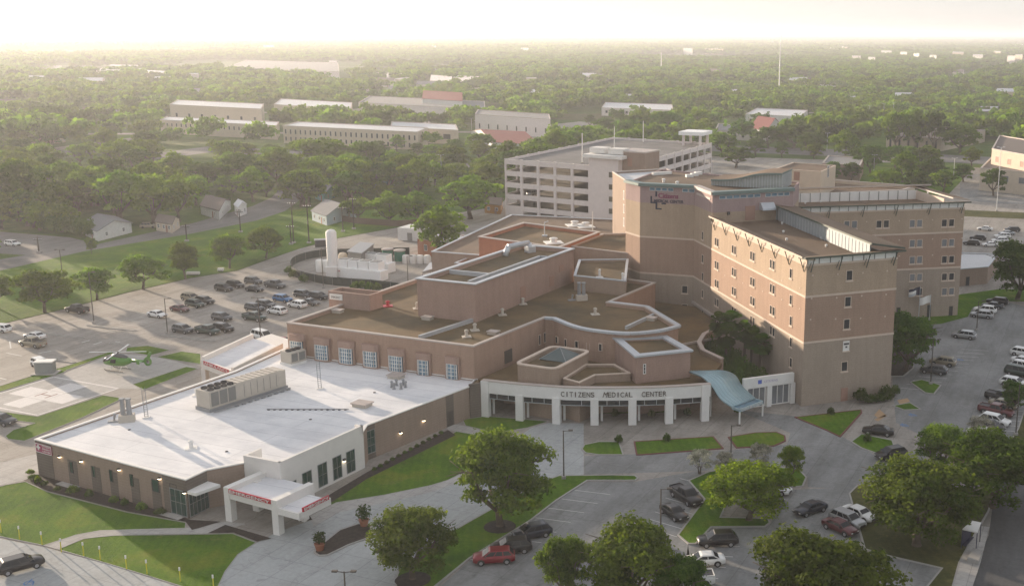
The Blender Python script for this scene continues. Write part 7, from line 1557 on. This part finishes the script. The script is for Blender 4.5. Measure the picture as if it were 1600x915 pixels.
SHR = [(lambda me: bpy.data.objects.new('foliage', me))(leaf_mesh('foliage', [(0, 0, .5, .62), (.3, .2, .4, .45), (-.3, .1, .42, .5), (0, -.3, .35, .45)], 1600, .075, np.random.RandomState(s), M[m_], .8)) for s, m_ in ((51, 'leaf_dark'), (52, 'leaf_mid'))]
def shrub(x, y, r, h, lab, grp=None, i=0, z=0, name='shrub'):
    t = empty(name, (x, y, z), lab, 'shrub', grp, random.uniform(0, 6)); t.scale = (r, r, h); c = SHR[i].copy(); COL.objects.link(c); c.parent = t
rs_ = random.Random(5)
for k, (px, py) in enumerate(((1118, 575), (1130, 580), (1142, 585), (1152, 592), (1163, 597), (1175, 602), (1188, 606), (1125, 590), (1140, 600), (1110, 566), (1155, 605), (1148, 574))):
    x, y = G(px, py, 1); shrub(x, y, rs_.uniform(2.0, 2.7), rs_.uniform(3.6, 5.4), 'dense dark bush in the walled courtyard below the palms, %s from the left' % NTH[sorted([1118, 1130, 1142, 1152, 1163, 1175, 1188, 1125, 1140, 1110, 1155, 1148]).index(px)], 'bushes filling the courtyard')
for px, py, r, h, lab in ((1345, 628, 1.7, 2.2, 'round clipped bush left of the hedge at the tower foot'), (1384, 624, 1.9, 2.2, 'round bush in the middle of the hedge at the tower foot'), (1398, 617, 1.2, 1.6, 'small bush right of the hedge at the tower foot')): x, y = G(px, py); shrub(x, y, r, h, lab)
for k in range(6): x, y = G(1356 + k * 6, 630 - k * .8); shrub(x, y, 1.1, 1.3, 'low hedge plant at the foot of the tower, %s from the left' % NTH[k], 'hedge at the tower foot')
for px, py, lab in ((961, 651, 'reddish shrub by the colonnade, left of three'), (1018, 652, 'reddish shrub by the colonnade, middle of three'), (1074, 649, 'reddish shrub by the colonnade, right of three'), (1102, 650, 'green shrub at the foot of the wave canopy post'), (1153, 646, 'green shrub below the end of the wave canopy'), (967, 692, 'dark shrub between the two ovals'), (1042, 690, 'tiny dark shrub on the middle oval'), (1298, 648, 'little dark shrub on the triangular lawn'), (1355, 690, 'little dark shrub on the grass wedge')): x, y = G(px, py); shrub(x, y, .85, 1.2, lab)
for k, (px, py) in enumerate(((52, 748), (60, 755), (70, 758), (115, 770), (140, 776), (178, 785), (195, 790), (222, 797), (250, 802), (48, 740), (90, 766))): x, y = G(px, py); shrub(x, y, rs_.uniform(.6, 1.1), rs_.uniform(.5, 1.), 'low shrub in the dark bed of the low building, %s from the left' % NTH[sorted([52, 60, 70, 115, 140, 178, 195, 222, 250, 48, 90]).index(px)], 'shrubs along the low building', k % 2)
for k in range(12): x, y = G(585 + k * 9.5, 735 - k * 5.2); shrub(x, y, .5, .5, 'small plant in the narrow bed along the brick return, %s from the left' % NTH[k], 'plants along the brick return')
for k, (px, py) in enumerate(((140, 372), (118, 368), (100, 366), (84, 364), (70, 362), (128, 371), (110, 366))): x, y = G(px, py); shrub(x, y, 3.2, 5.2, 'tall dark hedge bush at the side street corner, %s from the left' % NTH[sorted([140, 118, 100, 84, 70, 128, 110]).index(px)], 'hedge by the side street')
for k, (px, py) in enumerate(((452, 428), (459, 434), (475, 441), (555, 453), (566, 452), (578, 454), (590, 455))): x, y = G(px, py); shrub(x, y, 1.6, 1.8, 'bush outside the yard fence, %s from the left' % NTH[k], 'bushes outside the yard fence')
mb = MB()
for px, py in ((781, 823), (645, 906)):
    x, y = G(px, py); mb.lathe(x, y, [(2.0, .1), (1.9, .16)], 20)
tag(mb.build('mulch_rings', M['mulch']), kind='structure')
# hand-placed trees in the middle distance
MIDL = [(685, 400, 105, 82, 'big tree over the low tan building behind the yard', 0), (735, 342, 130, 70, 'broad tree between the yard and the garage', 5), (610, 352, 86, 54, 'round tree right of the pale blue house fence', 5), (655, 352, 84, 54, 'tree beside the white container', 0), (560, 345, 60, 40, 'small crown behind the fence of the pale blue house', 1), (470, 312, 50, 30, 'low round crown behind the pale blue house', 5), (240, 350, 110, 78, 'tree on the street edge, right of the hedge', 5), (190, 348, 110, 84, 'tree above the white house roof at the side street', 0), (280, 346, 80, 76, 'tree whose crown ends at the white shed', 5), (110, 345, 90, 70, 'tree behind the hedge at the left', 3), (30, 345, 110, 100, 'big hazy tree at the far left behind the side street', 3), (60, 320, 110, 62, 'wide tree crown at left above the big hedge', 4), (352, 322, 42, 26, 'small tree in front of the brown roofed house', 3), (190, 266, 86, 50, 'bright tree behind the long white house', 5), (275, 290, 80, 54, 'tree right of the long white house', 5), (320, 300, 90, 50, 'grey-green tree before the bright crowns', 4), (380, 300, 100, 64, 'big shadowed tree left of the street bend', 3), (435, 290, 90, 60, 'tree above the street bend', 0), (500, 272, 110, 62, 'large tree above the turquoise house', 1), (640, 292, 90, 52, 'round tree right of the dark green house', 0), (680, 290, 40, 40, 'thin tree under the street lamp', 5), (762, 300, 76, 50, 'bright tree at the left wall of the garage', 6), (560, 270, 80, 50, 'tree left of the dark green house', 0)]
for px, py, w_, h_, lab, i in MIDL: tree(MID, px, py, w_, h_, lab, None, i=i)
for px, py, w_, h_, lab, i in ((1382, 318, 0, 0, '', 0),): pass
for px, py, w_, h_, lab, i in ((1552, 306, 52, 46, 'lone round tree in its own bed on the avenue', 3), (1360, 272, 66, 48, 'dark tree beyond the east wing with the street lamp', 3), (1410, 285, 60, 50, 'bright tree beyond the east wing, centre', 0), (1455, 290, 66, 46, 'dark tree right of the bright one beyond the east wing', 4), (1330, 284, 44, 32, 'dark tree beside the pale penthouse', 3), (1500, 240, 80, 46, 'bright tree left of the modern white building', 5), (1400, 236, 62, 66, 'tall tree left before the brown building', 1), (1430, 236, 52, 66, 'tall tree in the middle before the brown building', 0), (1458, 237, 60, 66, 'tall tree right before the brown building', 3), (1200, 232, 60, 36, 'rounded tree just right of the garage lookout', 3), (1150, 262, 70, 34, 'dark crown behind the centre block roof', 3), (1240, 232, 90, 40, 'wide crown beyond the pale penthouse', 3), (1345, 218, 66, 44, 'tree on the park lawn, right', 0), (1320, 216, 50, 40, 'tree on the park lawn, left', 1), (945, 214, 50, 32, 'crown behind the garage deck, left', 3), (985, 216, 66, 38, 'dark crown behind the garage deck, centre', 3), (1040, 218, 80, 46, 'wide dark crown behind the garage deck, right', 4), (1090, 205, 60, 34, 'bright crown above the lookout', 5), (922, 200, 22, 22, 'lone tree beside the far field', 3), (1300, 284, 44, 34, 'dark tree at the right foot of the pale penthouse', 4), (1385, 300, 62, 38, 'low green tree behind the east wing roof, left', 1), (1432, 303, 60, 38, 'low green tree behind the east wing roof, middle', 3), (1474, 300, 54, 36, 'low green tree behind the east wing roof, right', 0), (1505, 284, 46, 30, 'dark tree between the avenue lamp and the lone avenue tree', 4), (1398, 262, 62, 36, 'tree between the two avenue lamps, farther', 3), (1268, 243, 70, 38, 'wide tree above the pale penthouse roof', 4), (1445, 262, 60, 36, 'tree on the park lawn behind the bright one', 0), (1340, 262, 56, 34, 'tree just right of the grey flat building', 3)):
    tree(MID, px, py, w_, h_, lab, None, i=i)
# the rest of the wood: one by one while they can still be told apart, then as one mass
rs = np.random.RandomState(8)
CLEAR += [(0, 232, 140, 258), (255, 233, 330, 246), (470, 238, 520, 252), (0, 205, 60, 214)]
CLEAR += [(1290, 203, 1400, 236), (690, 203, 780, 214), (420, 128, 520, 136), (600, 136, 700, 142), (900, 132, 1000, 137), (1250, 128, 1380, 134), (1060, 146, 1160, 150), (1440, 150, 1560, 156), (40, 150, 160, 157), (200, 128, 330, 133)]
KEEP = [(-60, 255, 150, 235), (860, 176, 960, 192), (800, 196, 905, 240), (905, 190, 985, 214), (1300, 214, 1400, 236), (1505, 258, 1600, 345), (790, 190, 1115, 345), (640, 330, 780, 350)]
roadsP = [GP(road_lo) + GP(road_hi)[::-1], GP([(-200, 350), (0, 362), (110, 371), (152, 381), (50, 399), (0, 396), (-200, 400)]), campus, GP([(-260, 470), (0, 423), (130, 393), (300, 365), (445, 330), (600, 315), (778, 312), (780, 321), (640, 351), (470, 387), (300, 433), (0, 506)]), GP([(-100, 264), (60, 254), (150, 240), (240, 234), (240, 220), (150, 226), (60, 238), (-100, 244)]), GP([(240, 252), (330, 240), (460, 248), (640, 264), (790, 270), (790, 256), (640, 250), (460, 234), (330, 226), (240, 238)]), GP([(1100, 240), (1300, 248), (1700, 268), (1700, 246), (1300, 229), (1100, 222)]), GP([(800, 240), (1000, 216), (985, 194), (905, 188), (820, 197), (740, 224)]), GP([(862, 188), (960, 194), (962, 176), (862, 176)]), GP([(1480, 320), (1800, 330), (1800, 250), (1480, 262)])]
BBX = []
for o in list(COL.objects):
    if o.type == 'MESH' and o.parent and o.name.split('.')[0] in ('wall', 'ramp_house', 'centre_wall'):
        L = o.parent['loc']; xs = [v.co.x + L[0] for v in o.data.vertices]; ys = [v.co.y + L[1] for v in o.data.vertices]; BBX.append((min(xs) - 4, min(ys) - 4, max(xs) + 4, max(ys) + 4))
GR = {}
LN = [(V2(a), (V2(b_) - V2(a)) / np.linalg.norm(V2(b_) - V2(a)), float(np.linalg.norm(V2(b_) - V2(a)))) for a, b_ in LANES]
def near_ok(x, y, r, k=.8):
    i, j = int(x // 20), int(y // 20)
    for a in (-1, 0, 1):
        for b_ in (-1, 0, 1):
            for (x2, y2, r2) in GR.get((i + a, j + b_), ()):
                if (x - x2) ** 2 + (y - y2) ** 2 < (k * (r + r2)) ** 2: return False
    return True
for (x, y, r) in TREES: GR.setdefault((int(x // 20), int(y // 20)), []).append((x, y, r))
def ok(x, y, w, h, soft):
    px, py, d = PR(x, y, 0); hp = h * FPX / d; wp = w * FPX / d
    if y < 340 and not (-330 < x < -60): pass
    for P in roadsP:
        if inpoly((x, y), P): return False
    for (a, b_, c, e) in BBX:
        if a < x < c and b_ < y < e: return False
    for (a, b_, c, e) in CLEAR:
        if px + wp * .4 > a and px - wp * .4 < c and py - hp < e - (e - b_) * soft and py > e - 1: return rs.rand() < (.12 if y < 480 else .05 if y < 600 else .1)
    for (P_, d_, L_) in LN:
        t_ = (x - P_[0]) * d_[0] + (y - P_[1]) * d_[1]
        if 0 < t_ < L_ and abs((x - P_[0]) * d_[1] - (y - P_[1]) * d_[0]) < 13: return False
    return near_ok(x, y, w / 2)
cand = []
for _ in range(60000):
    y = 262 + (1250 - 262) * rs.rand() ** .8; x = y * (-.66 + 1.08 * rs.rand()); w = rs.uniform(9.5, 21) if y < 700 else rs.uniform(9, 17); h = w * rs.uniform(.6, .85)
    n1 = math.sin(x * .013 + 1) * math.sin(y * .011 + 2) + .4 * math.sin(x * .04) * math.sin(y * .03)
    if n1 < -.3 and rs.rand() < .88: continue
    if not ok(x, y, w, h, .15): continue
    cand.append((x, y, w, h)); GR.setdefault((int(x // 20), int(y // 20)), []).append((x, y, w / 2))
cand.sort(key=lambda c: c[1]); IND = cand[:250]; REST = cand[250:]
LM = [(180, 270, 'long white house'), (157, 360, 'white house by the hedge'), (328, 322, 'brown roofed house'), (375, 318, 'white shed'), (508, 292, 'turquoise house'), (523, 325, 'pale blue house'), (597, 270, 'dark green house'), (770, 315, 'orange house'), (66, 330, 'small awning house'), (258, 345, 'house below the crowns'), (337, 165, 'tall cream block'), (490, 165, 'low cream block'), (340, 192, 'left long cream block'), (550, 205, 'windowed cream block'), (690, 198, 'cream extension'), (660, 160, 'civic building'), (690, 150, 'red gabled hall'), (810, 185, 'grey warehouse'), (800, 222, 'red roofed building'), (1195, 195, 'red roofed pavilion'), (1205, 175, 'white roofed warehouse'), (995, 168, 'white roofed store'), (1435, 215, 'brown screened building'), (1560, 250, 'angular white building'), (1315, 252, 'grey flat building'), (1145, 200, 'low grey building'), (790, 300, 'left end of the garage'), (950, 230, 'garage deck'), (1552, 300, 'lone avenue tree'), (1358, 260, 'left avenue lamp'), (60, 245, 'hazy side road'), (290, 240, 'hidden street bend')]
ORD = 'nearest second third fourth fifth sixth seventh eighth ninth tenth eleventh twelfth thirteenth fourteenth fifteenth sixteenth seventeenth eighteenth nineteenth twentieth'.split() + ['%dth' % k for k in range(21, 120)]
rec = []
for q in IND:
    px, py, _ = PR(q[0], q[1], 4); d, l = min((math.hypot(px - a, (py - b_) * 2), (a, b_, n)) for a, b_, n in LM); dx, dy = px - l[0], py - l[1]
    rec.append((d, l[2], ('left of' if dx < 0 else 'right of') if abs(dx) > 2.2 * abs(dy) else ('beyond' if dy < 0 else 'in front of'), q))
rec.sort(key=lambda r: r[0]); cntr = {}
for d, lm, side, (x, y, w, h) in rec:
    k = cntr[(lm, side)] = cntr.get((lm, side), 0) + 1; n_ = int(rs.randint(0, 7)); tone = ('leafy', 'leafy', 'leafy', 'dark', 'dark', 'bright', 'bright')[n_]
    tree(MID, 0, 0, 0, 0, '%s %s tree %s the %s, %s' % ('broad' if w > 15 else 'small' if w < 11.5 else 'round', tone, side, lm, 'nearest to it' if k == 1 else ORD[k - 1] + ' nearest to it'), 'single trees in the middle distance', xy=(x, y), w=w, h=h, i=n_)
PC = bpy.data.collections.new('wood_kinds')
for s, (m_, n_, sz) in enumerate((('leaf_mid', 420, .85), ('leaf_dark', 420, .85), ('leaf_bright', 420, .85), ('leaf_mid', 420, .85))):
    r0 = np.random.RandomState(70 + s); cl = [(r0.uniform(-4, 4), r0.uniform(-4, 4), r0.uniform(3.2, 7.5), r0.uniform(1.8, 2.8)) for _ in range(12)]
    PC.objects.link(bpy.data.objects.new('kind_%d' % s, leaf_mesh('crown', cl, n_, sz, r0, M[m_], .6)))
PF = bpy.data.collections.new('far_wood_kinds')
for s, (m_, n_, sz) in enumerate((('leaf_mid', 260, 2.1), ('leaf_dark', 260, 2.1), ('leaf_bright', 260, 2.1))):
    r0 = np.random.RandomState(80 + s); cl = [(r0.uniform(-14, 14), r0.uniform(-10, 10), r0.uniform(3, 6.5), r0.uniform(3, 5)) for _ in range(14)]
    PF.objects.link(bpy.data.objects.new('far_kind_%d' % s, leaf_mesh('crown', cl, n_, sz, r0, M[m_], .5)))
def scatter(name, pts, coll, label):
    me = bpy.data.meshes.new(name); me.from_pydata([(p[0], p[1], 0) for p in pts], [], [])
    for an, i in (('sc', 2), ('rz', 3)): at = me.attributes.new(an, 'FLOAT', 'POINT'); at.data.foreach_set('value', [float(p[i]) for p in pts])
    at = me.attributes.new('kind', 'INT', 'POINT'); at.data.foreach_set('value', [int(p[4]) for p in pts])
    o = bpy.data.objects.new(name, me); COL.objects.link(o); tag(o, kind='stuff')
    ng = bpy.data.node_groups.new(name, 'GeometryNodeTree'); ng.interface.new_socket('Geometry', in_out='INPUT', socket_type='NodeSocketGeometry'); ng.interface.new_socket('Geometry', in_out='OUTPUT', socket_type='NodeSocketGeometry')
    N = ng.nodes; gi, go = N.new('NodeGroupInput'), N.new('NodeGroupOutput'); ci = N.new('GeometryNodeCollectionInfo'); ci.inputs['Collection'].default_value = coll; ci.inputs['Separate Children'].default_value = True; ci.inputs['Reset Children'].default_value = True
    ip = N.new('GeometryNodeInstanceOnPoints'); ip.inputs['Pick Instance'].default_value = True
    a1 = N.new('GeometryNodeInputNamedAttribute'); a1.data_type = 'FLOAT'; a1.inputs[0].default_value = 'sc'; a2 = N.new('GeometryNodeInputNamedAttribute'); a2.data_type = 'FLOAT'; a2.inputs[0].default_value = 'rz'
    a3 = N.new('GeometryNodeInputNamedAttribute'); a3.data_type = 'INT'; a3.inputs[0].default_value = 'kind'; cx = N.new('ShaderNodeCombineXYZ')
    L = ng.links; L.new(gi.outputs[0], ip.inputs['Points']); L.new(ci.outputs[0], ip.inputs['Instance']); L.new(a3.outputs[0], ip.inputs['Instance Index']); L.new(a1.outputs[0], ip.inputs['Scale']); L.new(a2.outputs[0], cx.inputs[2]); L.new(cx.outputs[0], ip.inputs['Rotation']); L.new(ip.outputs[0], go.inputs[0])
    md = o.modifiers.new('scatter', 'NODES'); md.node_group = ng; return o
pts = [(x, y, w / 12, rs.uniform(0, 6.28), rs.randint(0, 4)) for x, y, w, h in REST]
cnt = 0
for _ in range(60000):
    y = math.sqrt(1250 ** 2 + (3600 ** 2 - 1250 ** 2) * rs.rand()); x = y * (-.66 + 1.08 * rs.rand())
    n1 = math.sin(x * .004 + 1) * math.sin(y * .0031 + 2) + .4 * math.sin(x * .017) * math.sin(y * .009)
    if n1 < -.42: continue
    px, py, d = PR(x, y, 0); bad = any(0 < (x - P_[0]) * d_[0] + (y - P_[1]) * d_[1] < L_ and abs((x - P_[0]) * d_[1] - (y - P_[1]) * d_[0]) < 22 for P_, d_, L_ in LN)
    for (a, b_, c, e) in CLEAR[10:]:
        if a - 1 < px < c + 1 and e - 3 < py < e + 2.5: bad = True; break
    if not bad: pts.append((x, y, rs.uniform(.6, 1.0) ** .5 * rs.uniform(.8, 1.8), rs.uniform(0, 6.28), rs.randint(0, 4)))
    if len(pts) > 34000: break
scatter('woodland', pts, PC, '')
pts = []
for _ in range(26000):
    y = math.exp(math.log(3300) + rs.rand() * math.log(16000 / 3300.)); x = y * (-.66 + 1.08 * rs.rand())
    if math.sin(x * .0013 + 1) * math.sin(y * .0011 + 2) < -.75: continue
    px, py, d = PR(x, y, 0)
    if any(a - 1 < px < c + 1 and e - 3 < py < e + 1 for (a, b_, c, e) in CLEAR[30:]): continue
    pts.append((x, y, rs.uniform(.8, 1.4) * (1 + y / 9000), rs.uniform(0, 6.28), rs.randint(0, 3)))
scatter('far_woodland', pts, PF, '')
for o in [*COL.objects]:
    if 'loc' in o: del o['loc']
